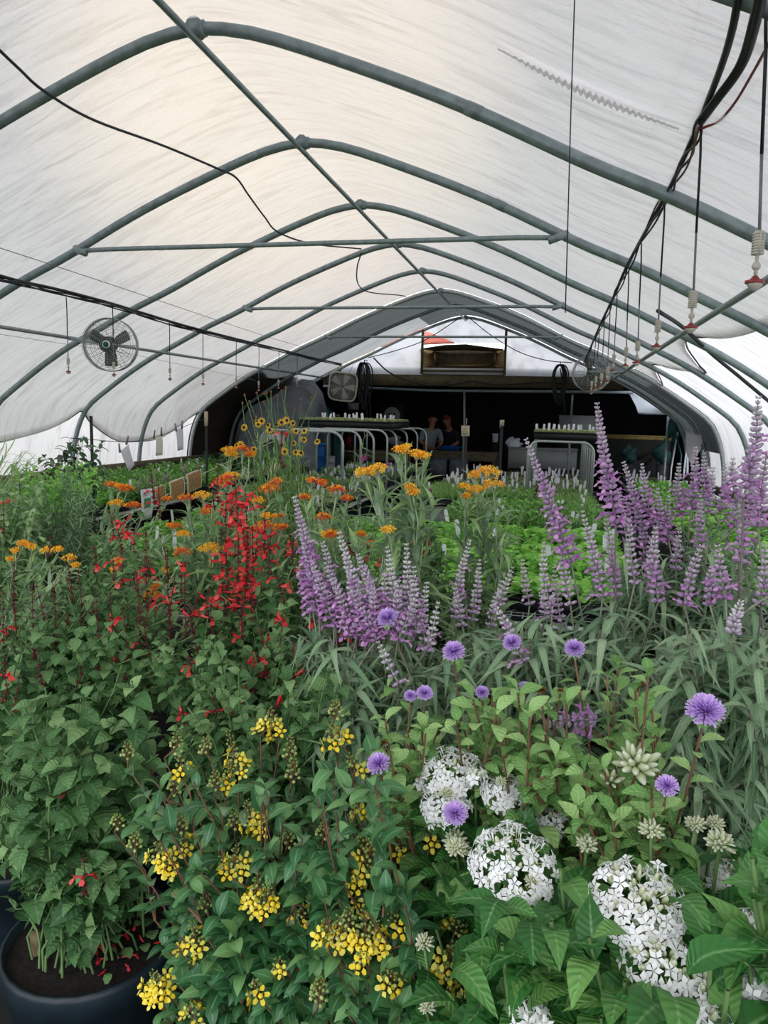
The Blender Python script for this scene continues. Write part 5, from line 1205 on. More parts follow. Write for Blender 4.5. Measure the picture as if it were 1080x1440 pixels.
def stems_mesh(root, curves, mat, r0, r1, name='stems', keep=0):
    def go():
        mb = MB(); h = np.array([np.append(c, r) for c, r in HEADS]); eye = np.array([0, 0, EYE]); hd = h[:, :3] - eye; hl = np.linalg.norm(hd, axis=1); hu = hd / hl[:, None]
        for i, p in enumerate(curves):
            if i >= keep:                                  # a stem that would cross a blossom grew elsewhere
                q = np.asarray(p)[3:] - eye; al = q @ hu.T; pr = np.linalg.norm(q[:, None] - al[..., None] * hu[None], axis=2) * hl[None] / np.maximum(al, .1)
                if ((al < hl[None] - .02) & (al > hl[None] - .5) & (pr < h[None, :, 3])).any(): continue
            tube(mb, p, np.linspace(r0, r1, len(p)), 5, 0, (i * .37) % 1, False)
        if mb.V: mb.build(name, mat, root)
    LATER.append(go)
def bed(rng, bx, by, r): a = rng.uniform(0, 6.28); q = r * math.sqrt(rng.uniform(0, 1)); return np.array([bx + q * math.cos(a), by + q * math.sin(a), SOIL])
def side_shoots(lv, rng, curves, t0, t1, n, ln, gap, size, ang=60, **k):
    out = []
    for p in curves:
        for _ in range(n):
            q, T = along(p, rng.uniform(t0, t1)); d = around(rng, q, T, rng.uniform(0, 6.28), .5); e = q + d * ln * rng.uniform(.6, 1.3) + np.array([0, 0, ln * .35])
            c = stem_curve(q, e, .4, 6); leafy(lv, rng, c, .2, 1, gap, size, ang, **k); out.append(c)
    return out

# ---- sage with violet velvet spikes
def sage_spike(root, rng, p, big=1.0, open_f=.5, grey=0.0):
    """p: polyline from the lowest whorl to the tip"""
    ln = np.linalg.norm(np.diff(p, axis=0), axis=1).sum(); n = max(8, int(ln / .0095)); C = MB(); Pn, D, L, R = [], [], [], []; FP, FD, FL_, FR = [], [], [], []
    tube(C, p, np.linspace(.0022, .001, len(p)), 4, 1)
    for i in range(n):
        t = i / (n - 1); t2 = t ** .85; q, T = along(p, t2); s = (1 - .62 * t ** 1.6); m = 6 if t < .8 else 4
        off = rng.uniform(0, 6.28)
        for k in range(m):
            az = off + k * 2 * PI / m + rng.normal(0, .15); el = .30 + .55 * t + rng.normal(0, .12); d = around(rng, q, T, az, el)
            Pn.append(q + d * .002); D.append(d); L.append(.0138 * s * big * rng.uniform(.85, 1.15)); R.append(np.clip(.1 + .75 * t + grey + rng.normal(0, .15), 0, 1))
            if rng.random() < open_f * max(0, 1 - 1.5 * t) * .9:
                dd = around(rng, q, T, az + .2, .15 + rng.normal(0, .15)); FP.append(q + d * .008 * s); FD.append(dd); FL_.append(.019 * s * big * rng.uniform(.8, 1.15)); FR.append(rng.uniform(0, 1))
    place(C, ELL, np.array(Pn), np.array(D), ZUP, np.array(L), .95, np.array(R), 0, rng)
    few = len(FP) < 9
    if FP and few: place(C, LIP, np.array(FP), np.array(FD), ZUP, np.array(FL_), 1.0, np.array(FR), 2, rng)
    o = C.build('flower_spike', ['calyx', 'purplestem', 'corolla'], root)
    for t in (.1, .35, .6, .85): HEADS.append((along(p, t)[0], .016))
    if FP and not few:
        F = MB(); place(F, LIP, np.array(FP), np.array(FD), ZUP, np.array(FL_), 1.0, np.array(FR), 0, rng); F.build('open_flowers', 'corolla', o)
def sage(label, base, spikes, polys, nst, Y0, Y1, seed, size=.095, potr=.15):
    rng = np.random.default_rng(seed); bx, by = base; root = thing('flowering_sage', label, 'potted plant', (bx, by, 0)); pot(root, bx, by, potr); cur = []; lv = Leaves(); spk = []
    for (tx, ty, lx, ly, Y, *op) in spikes:
        tip = P(tx, ty, Y); low = P(lx, ly, Y - .03 * rng.uniform(.3, 1)); d = tip - low; b = bed(rng, bx, by, potr * .6)
        c = stem_curve(b, low, .62, 10, rng, .006); cur.append(c)
        k = np.linalg.norm(d); mid = low * .5 + tip * .5 + np.array([rng.normal(0, .03 * k), 0, .05 * k * abs(d[0]) / (k + 1e-6)])
        spk.append((spline([low, mid, tip], 12), op)); leafy(lv, rng, c, .45, .93, .05, size, 62, sag=.35, fade=.45, bright=.05)
    nsp = len(cur)
    for poly, n, y0, y1 in [(pp, nst, Y0, Y1) if not isinstance(pp, tuple) else pp for pp in polys]:
        for q in scatter(rng, poly, n, y0, y1, .5):
            c = stem_curve(bed(rng, bx, by, potr * .6), q, .6, 9, rng, .006); cur.append(c); leafy(lv, rng, c, .5, 1.0, .024, size, 58, sag=.35, fade=.3, bright=.08)
    sh = side_shoots(lv, rng, cur, .5, .88, 3, .08, .018, size * .75, 58, sag=.4, fade=.3)
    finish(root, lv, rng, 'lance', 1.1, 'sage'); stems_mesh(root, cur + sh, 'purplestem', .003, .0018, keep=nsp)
    for p, op in spk: sage_spike(root, rng, p, op[0] if op else 1.0, op[1] if len(op) > 1 else .5, op[2] if len(op) > 2 else 0.0)
    return root

# ---- scarlet sage with heart leaves
def red_spike(root, rng, p, nfl, dens=1.0, size=1.0):
    ln = np.linalg.norm(np.diff(p, axis=0), axis=1).sum(); n = max(3, int(ln / .02)); C = MB(); A = ([], [], [], []); B = ([], [], [], [])
    tube(C, p, np.linspace(.002, .001, len(p)), 4)
    pick = rng.choice(n, size=min(n, nfl), replace=False) if nfl else []
    for i in range(n):
        q, T = along(p, (i + .5) / n); off = rng.uniform(0, 6.28)
        for k in range(5):
            d = around(rng, q, T, off + k * 1.257, .45 + rng.normal(0, .15)); A[0].append(q); A[1].append(d); A[2].append(.0085 * rng.uniform(.7, 1.2) * (1 - .4 * i / n)); A[3].append(rng.uniform(0, 1))
    for i in pick:
        q, T = along(p, (i + .5) / n)
        for k in range(rng.integers(1, 4)):
            d = around(rng, q, T, rng.uniform(0, 6.28), .1 + rng.normal(0, .2)); B[0].append(q + d * .004); B[1].append(d); B[2].append(.0235 * size * rng.uniform(.75, 1.15)); B[3].append(rng.uniform(.15, 1))
    place(C, ELLS, np.array(A[0]), np.array(A[1]), ZUP, np.array(A[2]), 1.1, np.array(A[3]), 0, rng); few = len(B[0]) < 9
    if B[0] and few: place(C, LIP, np.array(B[0]), np.array(B[1]), ZUP, np.array(B[2]), 1.15, np.array(B[3]), 1, rng)
    o = C.build('flower_spike', ['maroon', 'scarlet'], root)
    if nfl:
        for i in pick: HEADS.append((along(p, (i + .5) / n)[0], .012))
    if B[0] and not few:
        F = MB(); place(F, LIP, np.array(B[0]), np.array(B[1]), ZUP, np.array(B[2]), 1.15, np.array(B[3]), 0, rng); F.build('red_flowers', 'scarlet', o)
def scarlet(label, base, dots, polys, seed, size=.055, potr=.15, long_=(), lt0=.35):
    """dots: (px,py,Y,nfl) red blossoms near a stem tip; long_: (tipx,tipy,lowx,lowy,Y,nfl) long flowering stems"""
    rng = np.random.default_rng(seed); bx, by = base; root = thing('scarlet_sage', label, 'potted plant', (bx, by, 0)); pot(root, bx, by, potr); cur = []; lv = Leaves(); sp_ = []
    for (x, y, Y, n) in dots:
        c0 = P(x, y, Y); low = c0 - np.array([rng.normal(0, .008), 0, .035]); tip = c0 + np.array([rng.normal(0, .01), rng.normal(0, .01), rng.uniform(.02, .09)])
        sp_.append((spline([low, c0, tip], 8), n)); cur.append(stem_curve(bed(rng, bx, by, potr * .6), low, .7, 10, rng, .008))
    for (tx, ty, lx, ly, Y, n) in long_:
        low, tip = P(lx, ly, Y), P(tx, ty, Y); sp_.append((spline([low, low * .5 + tip * .5 + np.array([rng.normal(0, .01), 0, 0]), tip], 12), n)); cur.append(stem_curve(bed(rng, bx, by, potr * .6), low, .75, 10, rng, .006))
    for c in cur: leafy(lv, rng, c, .3, .97, .06, size, 68, sag=.2, fade=.6)
    for poly, n, y0, y1 in polys:
        for q in scatter(rng, poly, n, y0, y1, SOIL + .1):
            c = stem_curve(bed(rng, bx, by, potr * .7), q, .65, 9, rng, .008); cur.append(c); leafy(lv, rng, c, lt0, 1.0, .042, size, 66, sag=.25, fade=.45)
    sh = side_shoots(lv, rng, cur, .3, .9, 2, .06, .025, size * .75, 62, sag=.25, fade=.4)
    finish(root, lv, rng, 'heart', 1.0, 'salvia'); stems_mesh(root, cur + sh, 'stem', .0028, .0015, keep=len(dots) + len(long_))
    for p, n in sp_: red_spike(root, rng, p, n if n < 2 else max(1, int(round(n * (.62 if n < 5 else .95)))))
    return root

# ---- yellow flowering shrub
def raceme(root, rng, p, nfl, nbud, fs=.0138):
    C = MB(); ln = np.linalg.norm(np.diff(p, axis=0), axis=1).sum(); tube(C, p, np.linspace(.0018, .0008, len(p)), 4, 1); a = ([], [], [], [])
    for i in range(nbud):
        t = .25 + .75 * (i + .5) / nbud; q, T = along(p, t); d = around(rng, q, T, i * 2.4, .5 + .4 * t); l = .011 * (1.15 - t) + .003; e = q + d * l
        tube(C, [q, e], .0005, 3, 1); a[0].append(e); a[1].append(d); a[2].append(.0062 * (1.35 - .8 * t)); a[3].append(np.clip(1 - t + rng.normal(0, .15), 0, 1))
    if nbud: place(C, ELLS, np.array(a[0]), np.array(a[1]), ZUP, np.array(a[2]), 1.5, np.array(a[3]), 0, rng)
    o = C.build('flower_raceme', ['budgreen', 'redstem'], root)
    HEADS.append((along(p, .3)[0], .026 if nfl > 4 else .018)); HEADS.append((along(p, .75)[0], .014))
    if nfl:
        F = MB(); b = ([], [], [])
        for i in range(nfl):
            t = .02 + .62 * (i + .5) / nfl; q, T = along(p, t); d = around(rng, q, T, i * 2.4 + rng.normal(0, .4), .35 + rng.normal(0, .2)); e = q + d * rng.uniform(.010, .02)
            b[0].append(e); b[1].append(d + np.array([0, -.35, .25])); b[2].append(fs * rng.uniform(.8, 1.15))
        place(F, STAR5, np.array(b[0]), np.array(b[1]), rng.normal(0, 1, (nfl, 3)), np.array(b[2]), 1.0, rng.uniform(.2, 1, nfl), 0, rng); place(F, ELLS, np.array(b[0]), np.array(b[1]), ZUP, .0065, 2.3, .55, 0, rng)
        F.build('yellow_flowers', 'yellow', o)
def yshrub(label, base, clusters, buds, polys, seed, size=.052, potr=.15):
    rng = np.random.default_rng(seed); bx, by = base; root = thing('yellow_flowering_shrub', label, 'potted plant', (bx, by, 0)); pot(root, bx, by, potr); cur = []; lv = Leaves(); rc = []
    for (x, y, Y, h, n) in clusters:
        c = P(x, y, Y); hh = h / FPX * Y; low = c - np.array([rng.normal(0, hh * .2), 0, hh * .5]); tip = c + np.array([rng.normal(0, hh * .2), -.005, hh * .75]); rc.append((spline([low, c, tip], 8), n, int(10 + h * .25))); cur.append(stem_curve(bed(rng, bx, by, potr * .5), low, .5, 9, rng, .008))
    for (x, y, Y, h) in buds:
        c = P(x, y, Y); hh = h / FPX * Y; low = c - np.array([rng.normal(0, hh * .15), 0, hh * .5]); tip = c + np.array([0, 0, hh * .5]); rc.append((spline([low, c, tip], 8), 0, int(16 + h * .25))); cur.append(stem_curve(bed(rng, bx, by, potr * .5), low, .5, 9, rng, .008))
    for c in cur: leafy(lv, rng, c, .45, 1.0, .035, size, 62, sag=.15, fade=.3)
    for poly, n, y0, y1 in polys:
        for q in scatter(rng, poly, n, y0, y1, SOIL + .05):
            c = stem_curve(bed(rng, bx, by, potr * .5), q, .5, 9, rng, .008); cur.append(c); leafy(lv, rng, c, .5, 1.02, .026, size, 60, sag=.1, fade=.3, bright=.03)
    sh = side_shoots(lv, rng, cur, .5, .9, 1, .05, .02, size * .8, 60, sag=.1, fade=.3)
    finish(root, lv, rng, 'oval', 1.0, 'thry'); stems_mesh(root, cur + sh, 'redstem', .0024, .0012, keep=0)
    for p, n, nb in rc: raceme(root, rng, p, n, nb)
    return root

# ---- white star-cluster plant
def star_head(root, rng, c, w_, h_, n, nb, fs=.0102, tilt=(0, -.4, 1), name='flower_head'):
    h_ = max(.2 * w_, h_ - .55 * w_); w_ = w_ - fs * .35
    """domed cluster: w_,h_ half extents"""
    up = np.array(tilt, float); up /= np.linalg.norm(up); a = np.cross(up, [1, .1, 0]); a /= np.linalg.norm(a); b = np.cross(up, a); F = MB(); Pn, D = [], []
    for i in range(n):
        r = math.sqrt((i + .5) / n); az = i * 2.39996 + rng.normal(0, .15); d = math.cos(r * 1.35) * up + math.sin(r * 1.35) * (math.cos(az) * a + math.sin(az) * b)
        q = c + (a * math.cos(az) + b * math.sin(az)) * w_ * math.sin(r * 1.45) + up * h_ * (math.cos(r * 1.5) - .35) + rng.normal(0, .0025, 3)
        Pn.append(q); D.append(d + rng.normal(0, .22, 3))
    Pn, D = np.array(Pn), nrm(np.array(D)); ss = fs * rng.uniform(.85, 1.15, n)
    place(F, STAR, Pn - D * ss[:, None] * .9, D, rng.normal(0, 1, (n, 3)), ss, 1.0, rng.uniform(.2, 1, n), 0, rng)
    mbt = c - up * h_ * 1.0
    for q, d in zip(Pn[::2], D[::2]): tube(F, [mbt * .45 + q * .55, q - d * fs * .9], .0007, 3, 1, .8, False)
    o = F.build(name, ['whitepetal', 'budgreen'], root)
    for az in np.linspace(0, 6.28, 7)[:-1]: HEADS.append((c + (math.cos(az) * a + math.sin(az) * b) * w_ * .62, w_ * .42))
    HEADS.append((c, max(w_, h_) * .8))
    if nb:
        B = MB(); az = rng.uniform(0, 6.28, nb); r = rng.uniform(0, .75, nb); q = c + (np.cos(az)[:, None] * a + np.sin(az)[:, None] * b) * (w_ * r)[:, None] + up * (h_ * .45 * np.cos(r * 1.3))[:, None]; d = up + (np.cos(az)[:, None] * a + np.sin(az)[:, None] * b) * (r * .9)[:, None]
        place(B, ELLT, q - nrm(d) * .006, d, ZUP, rng.uniform(.010, .018, nb), 1.1, .5, 0, rng); B.build('buds', 'whitebud', o)
def bud_head(root, rng, c, rad, n=42, long_=1.0, name='bud_head'):
    B = MB(); i = np.arange(n); ph = np.arccos(1 - 1.15 * (i + .5) / n); az = i * 2.39996; d = np.stack([np.sin(ph) * np.cos(az), np.sin(ph) * np.sin(az), np.cos(ph)], -1) + rng.normal(0, .06, (n, 3)) + np.array([0, -.25, .1])
    place(B, ELLT, c + nrm(d) * rad * .35, d, ZUP, rad * .75 * rng.uniform(.75, 1.15, n) * long_, 1.0, rng.uniform(0, 1, n), 0, rng); B.build(name, 'whitebud', root); HEADS.append((c, rad * .9))
def pentas(label, base, heads, buds, polys, seed, size=.092, potr=.14, extra=()):
    rng = np.random.default_rng(seed); bx, by = base; root = thing('white_star_cluster_plant', label, 'potted plant', (bx, by, 0)); pot(root, bx, by, potr); cur = []; lv = Leaves(); hs = []
    for (x, y, Y, w_, h_, n, nb) in heads: c = P(x, y, Y); k = Y / FPX; hs.append((c, w_ * k / 2, h_ * k / 2 * .95, n, nb)); cur.append(stem_curve(bed(rng, bx, by, potr * .5), c - np.array([0, -.01, h_ * k * .45]), .6, 9, rng, .006))
    bs = []
    for (x, y, Y, w_) in buds: c = P(x, y, Y); bs.append((c, w_ * Y / FPX / 2)); cur.append(stem_curve(bed(rng, bx, by, potr * .5), c - np.array([0, 0, .005]), .6, 9, rng, .006))
    for c in cur: leafy(lv, rng, c, .45, .97, .055, size, 66, sag=.25, fade=.35)
    for poly, n, y0, y1 in polys:
        for q in scatter(rng, poly, n, y0, y1, SOIL + .1):
            c = stem_curve(bed(rng, bx, by, potr * .5), q, .6, 9, rng, .006); cur.append(c); leafy(lv, rng, c, .5, 1.0, .04, size, 60, sag=.25, fade=.4, bright=.05)
    finish(root, lv, rng, 'ribbed', 1.05, 'penta'); stems_mesh(root, cur, 'stem', .0035, .0022)
    for c, w_, h_, n, nb in hs: star_head(root, rng, c, w_, h_, int(n * 1.05), nb)
    for c, r in bs: bud_head(root, rng, c, r)
    for (x, y, Y, w_, n, l_) in extra: bud_head(root, rng, P(x, y, Y), w_ * Y / FPX / 2, n, l_, 'opening_bud_head')
    return root

# ---- lilac button flower
def pompon(root, rng, c, r, face=(0, -.45, 1)):
    up = np.array(face, float); up /= np.linalg.norm(up); n = 260; F = MB(); i = np.arange(n); ph = np.arccos(1 - 1.05 * (i + .5) / n); az = i * 2.39996
    a = np.cross(up, [1, .1, 0]); a /= np.linalg.norm(a); b = np.cross(up, a); d = np.cos(ph)[:, None] * up + np.sin(ph)[:, None] * (np.cos(az)[:, None] * a + np.sin(az)[:, None] * b) + rng.normal(0, .08, (n, 3))
    fil = (np.array([(-.035, 0, 0), (.035, 0, 0), (-.03, .6, .04), (.03, .6, .04), (-.055, 1, .02), (.055, 1, .02)]), [np.array([[0, 1, 3, 2], [2, 3, 5, 4]])], np.array([(1, .1), (1, .1), (1, .55), (1, .55), (1, 1), (1, 1)]))
    hole = np.where(ph < .28, .62, 1.0)
    place(F, fil, c - up * r * .25, d, up, r * 1.05 * rng.uniform(.85, 1.1, n) * hole, 1.15, .5, 0, rng); o = F.build('flower_head', 'lilac', root); HEADS.append((c, r * 1.05))
    B = MB(); az = rng.uniform(0, 6.28, 16); d = (np.cos(az)[:, None] * a + np.sin(az)[:, None] * b) - up * rng.uniform(.0, .5, 16)[:, None]; place(B, LEAF['small'], np.broadcast_to(c - up * r * .35, (16, 3)), d, up, r * rng.uniform(.7, 1.2, 16), 1.1, rng.uniform(.3, 1, 16), 0, rng)
    lathe(B, c - up * r * .55, [(0, -.1 * r), (r * .35, .05 * r), (r * .42, .3 * r), (0, .45 * r)], 8); B.build('bracts', 'button', o)
def button(label, base, heads, old, polys, seed, size=.042, potr=.13):
    rng = np.random.default_rng(seed); bx, by = base; root = thing('button_flower_plant', label, 'potted plant', (bx, by, 0)); pot(root, bx, by, potr); cur = []; lv = Leaves(); hs = []
    for (x, y, Y, w_) in heads:
        c = P(x, y, Y); r = w_ * Y / FPX / 2; hs.append((c, r)); cur.append(stem_curve(bed(rng, bx, by, potr * .6), c - np.array([0, -r * .2, r * .8]), .5, 10, rng, .01))
    od = []
    for (x, y, Y, w_) in old: c = P(x, y, Y); od.append((c, w_ * Y / FPX / 2)); cur.append(stem_curve(bed(rng, bx, by, potr * .6), c - np.array([0, 0, .005]), .5, 10, rng, .01))
    for c in cur: leafy(lv, rng, c, .5, .99, .022, size, 60, 'alt', sag=.05, fade=.3, bright=.1)
    for poly, n, y0, y1 in polys:
        for q in scatter(rng, poly, n, y0, y1, SOIL + .1):
            c = stem_curve(bed(rng, bx, by, potr * .6), q, .5, 10, rng, .01); cur.append(c); leafy(lv, rng, c, .55, 1.02, .014, size, 58, 'alt', sag=.05, fade=.3, bright=.12)
    sh = side_shoots(lv, rng, cur, .6, .92, 2, .04, .011, size * .8, 55, mode='alt', sag=.0, fade=.2, bright=.15)
    finish(root, lv, rng, 'spoon', 1.0, 'button'); stems_mesh(root, cur + sh, 'redstem', .0026, .0016)
    for c, r in hs: pompon(root, rng, c, r, (rng.normal(0, .2), -.55, 1))
    for c, r in od:
        B = MB(); n = 60; d = rng.normal(0, 1, (n, 3)); d[:, 2] = abs(d[:, 2]); place(B, LEAF['small'], np.broadcast_to(c, (n, 3)), d, ZUP, r * rng.uniform(.7, 1.1, n), .9, rng.uniform(0, 1, n), 0, rng); B.build('dry_flower_head', 'drybrown', root)
    return root

# ---- milkweed
def umbel(root, rng, c, r, n, kind, flat=.45):
    F = MB(); i = np.arange(n); rr = np.sqrt((i + .5) / n); az = i * 2.39996 + rng.uniform(0, 6); q = c + np.stack([r * rr * np.cos(az), r * rr * np.sin(az), r * flat * (1 - rr ** 2) + rng.normal(0, r * .06, n)], -1); d = np.stack([.8 * rr * np.cos(az), .8 * rr * np.sin(az) - .15, 1.0 - .4 * rr], -1)
    s = .0066 * rng.uniform(.85, 1.2, n)
    place(F, FIVE, q - nrm(d) * s[:, None] * .2, -d, rng.normal(0, 1, (n, 3)), s * 1.15, 1.0, np.clip(rng.normal(.3 if kind == 'r' else .6, .2, n), 0, 1), 1, rng)
    place(F, petal_fl(5, .34, .9, .1), q, d, rng.normal(0, 1, (n, 3)), s, 1.0, np.clip(rng.normal(.75, .2, n), 0, 1), 0 if kind == 'o' else 1, rng)
    for k in range(n): tube(F, [c - np.array([0, 0, r * .75]), q[k]], .0006, 3, 2, .5, False)
    HEADS.append((c, r * .95))
    F.build('flower_umbel', ['orange', 'redorange' if kind == 'r' else 'orange', 'palestem'], root)
def milkweed(label, base, umb, polys, seed, size=.105, potr=.13, low=.4, leafgap=.05):
    rng = np.random.default_rng(seed); bx, by = base; root = thing('milkweed', label, 'potted plant', (bx, by, 0)); pot(root, bx, by, potr); cur = []; lv = Leaves(); us = []
    for (x, y, Y, w_, kind) in umb:
        c = P(x, y, Y); r = w_ * Y / FPX / 2; us.append((c, r, kind)); cur.append(stem_curve(bed(rng, bx, by, potr * .5), c - np.array([0, 0, r * .75]), .75, 10, rng, .008))
    for poly, n, y0, y1 in polys:
        for q in scatter(rng, poly, n, y0, y1, SOIL + .2): cur.append(stem_curve(bed(rng, bx, by, potr * .5), q, .7, 10, rng, .008))
    for c in cur: leafy(lv, rng, c, low, .97, leafgap, size, 50, sag=.1, fade=.45, bright=.08)
    finish(root, lv, rng, 'milk', 1.0, 'milk'); stems_mesh(root, cur, 'palestem', .0035, .002)
    for c, r, kind in us: umbel(root, rng, c, r, int(np.clip(r / .0018, 7, 22)), kind)
    return root
def daisies(label, base, fl, seeds_, nst, poly, seed, potr=.14, Y0=2.5, Y1=2.9):
    rng = np.random.default_rng(seed); bx, by = base; root = thing('brown_eyed_daisy_plant', label, 'potted plant', (bx, by, 0)); pot(root, bx, by, potr); cur = []; lv = Leaves()
    for (x, y, Y) in fl: cur.append(stem_curve(bed(rng, bx, by, potr * .7), P(x, y, Y), .8, 10, rng, .012))
    ns = len(cur)
    for (x, y, Y) in seeds_: cur.append(stem_curve(bed(rng, bx, by, potr * .7), P(x, y, Y), .8, 10, rng, .012))
    for q in scatter(rng, poly, nst, Y0, Y1, .6): cur.append(stem_curve(bed(rng, bx, by, potr * .7), q, .8, 9, rng, .015))
    for i, c in enumerate(cur): leafy(lv, rng, c, .3, .85 if i >= ns + len(seeds_) else .8, .028, .075, 28, 'alt', sag=.05, fade=.5, bright=.05)
    finish(root, lv, rng, 'needle', 1.2, 'grass'); stems_mesh(root, cur, 'stem', .0022, .0012)
    for (x, y, Y) in fl:
        c = P(x, y, Y); d = np.array([rng.normal(0, .5), -.8, rng.uniform(.0, .7)]); F = MB(); place(F, DAISY, [c], d, ZUP, .0145 * rng.uniform(.8, 1.2), 1.0, .5, 0, rng); o = F.build('flower_head', 'goldpetal', root)
        B = MB(); place(B, ELL, [c - nrm(d) * .002], d, ZUP, .010, 1.7, .5, 0, rng); B.build('brown_centre', 'browndisc', o)
    for (x, y, Y) in seeds_:
        B = MB(); place(B, ELL, [P(x, y, Y) - np.array([0, 0, .005])], ZUP, np.array([0, 1, 0]), .012, 1.4, .5, 0, rng); B.build('seed_head', 'drybrown', root)
    return root
def bush(name, label, cat, base, leaf, lmat, smat, polys, seed, size, gap, ang=55, W=1.0, potr=.14, t0=.4, mode='opp', sag=.1, z0=None, tips=(), sprigs=None):
    rng = np.random.default_rng(seed); bx, by = base[:2]; root = thing(name, label, cat, (bx, by, 0)); pot(root, bx, by, potr) ; cur = []; lv = Leaves()
    for (x, y, Y) in tips: cur.append(stem_curve(bed(rng, bx, by, potr * .6), P(x, y, Y), .7, 10, rng, .008))
    for poly, n, y0, y1 in polys:
        for q in scatter(rng, poly, n, y0, y1, SOIL + .1): cur.append(stem_curve(bed(rng, bx, by, potr * .6), q, .65, 9, rng, .01))
    for c in cur: leafy(lv, rng, c, t0, 1.0, gap, size, ang, mode, sag=sag, fade=.4, bright=.05)
    finish(root, lv, rng, leaf, W, lmat); stems_mesh(root, cur, smat, .003, .0014)
    if sprigs:
        for (x, y, Y, r, mt, nm) in sprigs:
            B = MB(); n = 14; d = rng.normal(0, 1, (n, 3)); d[:, 2] += .6; place(B, ELLS, np.broadcast_to(P(x, y, Y), (n, 3)), d, ZUP, r * rng.uniform(.6, 1.1, n), .8, rng.uniform(0, 1, n), 0, rng); B.build(nm, mt, root)
    return root

# ------------------------------------------------------------------ the planting, back to front
# left group behind the red flowers
bush('grey_leaved_shrub', 'large shrub of fine grey-green needle leaves at the left, against the bench', 'potted plant', (-1.95, 2.62), 'needle', 'greyneedle', 'stem',
     [([(70, 640), (110, 650), (150, 720), (160, 800), (60, 810), (40, 720)], 70, 2.35, 2.85)], 11, .065, .022, 50, 1.6)
bush('leafy_shrub', 'dark leafy shrub at the left edge beside the grey needle shrub', 'potted plant', (-2.2, 2.45), 'oval', 'milk', 'stem',
     [([(-20, 665), (60, 665), (75, 760), (-20, 800)], 50, 2.2, 2.6)], 12, .055, .03, 60, 1.1)
bush('leafy_shrub', 'light green bushy shrub behind the grey needle shrub at the left film', 'potted plant', (-2.75, 3.35), 'oval', 'lightgreen', 'palestem',
     [([(20, 650), (70, 635), (130, 650), (160, 680), (20, 720)], 60, 3.1, 3.55)], 13, .055, .03, 60, 1.0, sprigs=[(x, y, 3.3, .012, 'magenta', 'pink_bloom') for x, y in ((78, 655), (52, 662), (85, 645), (60, 675), (66, 660))])
bush('grassy_plant', 'spiky grass-leaved plant rising at the left edge in front of the bright film', 'potted plant', (-2.95, 3.0), 'blade', 'grass', 'palestem',
     [([(-20, 620), (60, 640), (60, 700), (-20, 720)], 24, 2.9, 3.2)], 14, .16, .05, 25, 1.2, mode='alt', tips=[(3, 632, 3.0), (37, 634, 3.0), (24, 650, 3.0), (10, 640, 3.05)])
bush('tall_leafy_plant', 'tall plant with big drooping dark leaves beside its stake at the left film', 'potted plant', (-3.35, 4.45), 'oval', 'darkbroad', 'stem',
     [([(85, 625), (150, 625), (150, 660), (85, 670)], 9, 4.3, 4.6)], 15, .10, .04, 70, 1.0, t0=.80, sag=.6, tips=[(100, 615, 4.4), (118, 612, 4.4), (143, 622, 4.35), (90, 632, 4.4), (110, 632, 4.45), (60, 640, 4.3), (72, 645, 4.3)])
bush('leafy_plant', 'low dark leafy plant in front of the brown tarp behind the wrapped stake', 'potted plant', (-3.75, 8.5), 'broad', 'darkbroad', 'stem',
     [([(280, 625), (330, 618), (345, 660), (275, 660)], 26, 8.2, 8.9)], 16, .13, .06, 60, 1.0, t0=.6, sag=.4)
daisies('tall brown-eyed yellow daisies on wiry stems left of centre, before the dark room', (-1.05, 2.75),
        [(343, 601, 2.7), (363, 597, 2.75), (368, 592, 2.7), (377, 598, 2.65), (379, 605, 2.7), (390, 597, 2.7), (396, 594, 2.75), (403, 591, 2.65), (412, 595, 2.7), (407, 604, 2.75), (416, 606, 2.7), (428, 606, 2.65), (427, 618, 2.7), (413, 623, 2.75), (400, 635, 2.65), (416, 636, 2.7), (423, 637, 2.7), (397, 625, 2.7), (359, 588, 2.8), (362, 593, 2.8), (333, 627, 2.6), (338, 626, 2.6), (357, 632, 2.6), (355, 638, 2.6), (330, 640, 2.65), (446, 621, 2.7)],
        [(341, 567, 2.8), (344, 556, 2.8), (361, 553, 2.8), (351, 565, 2.8), (372, 554, 2.8), (375, 553, 2.8), (381, 551, 2.8), (390, 557, 2.7), (396, 550, 2.7), (402, 545, 2.75), (371, 566, 2.8), (445, 552, 2.8), (438, 559, 2.8), (401, 570, 2.7), (414, 576, 2.7), (423, 563, 2.8)], 110,
        [(345, 640), (440, 640), (455, 720), (340, 720)], 17)
# milkweeds
bush('magenta_flower_plant', 'tall thin plant with a green spike and small magenta blooms before the left bent frames', 'potted plant', (-.75, 2.45), 'lance', 'milk', 'stem',
     [([(470, 690), (540, 690), (540, 760), (470, 760)], 10, 2.3, 2.6)], 18, .07, .05, 50, 1.0, tips=[(513, 612, 2.4), (513, 640, 2.4), (546, 652, 2.45), (605, 688, 2.3), (448, 668, 2.4)], sprigs=[(512, 644, 2.38, .014, 'magenta', 'magenta_bloom'), (546, 654, 2.43, .010, 'magenta', 'magenta_bloom'), (605, 690, 2.28, .009, 'magenta', 'magenta_bloom'), (444, 678, 2.38, .013, 'magenta', 'magenta_bloom')])
milkweed('orange milkweed in the centre with the tallest golden umbels above the left bent frames', (-.36, 1.95),
         [(562, 634, 1.85, 20, 'o'), (570, 631, 1.85, 18, 'o'), (586, 640, 1.85, 24, 'o'), (596, 643, 1.85, 20, 'o'), (515, 667, 1.75, 34, 'o'), (532, 660, 1.75, 26, 'o'), (575, 686, 1.8, 16, 'o'), (581, 693, 1.8, 13, 'o'), (547, 746, 1.7, 18, 'o')],
         [([(520, 690), (610, 660), (620, 720), (540, 800), (490, 760)], 8, 1.75, 2.1)], 21, .135, .12)
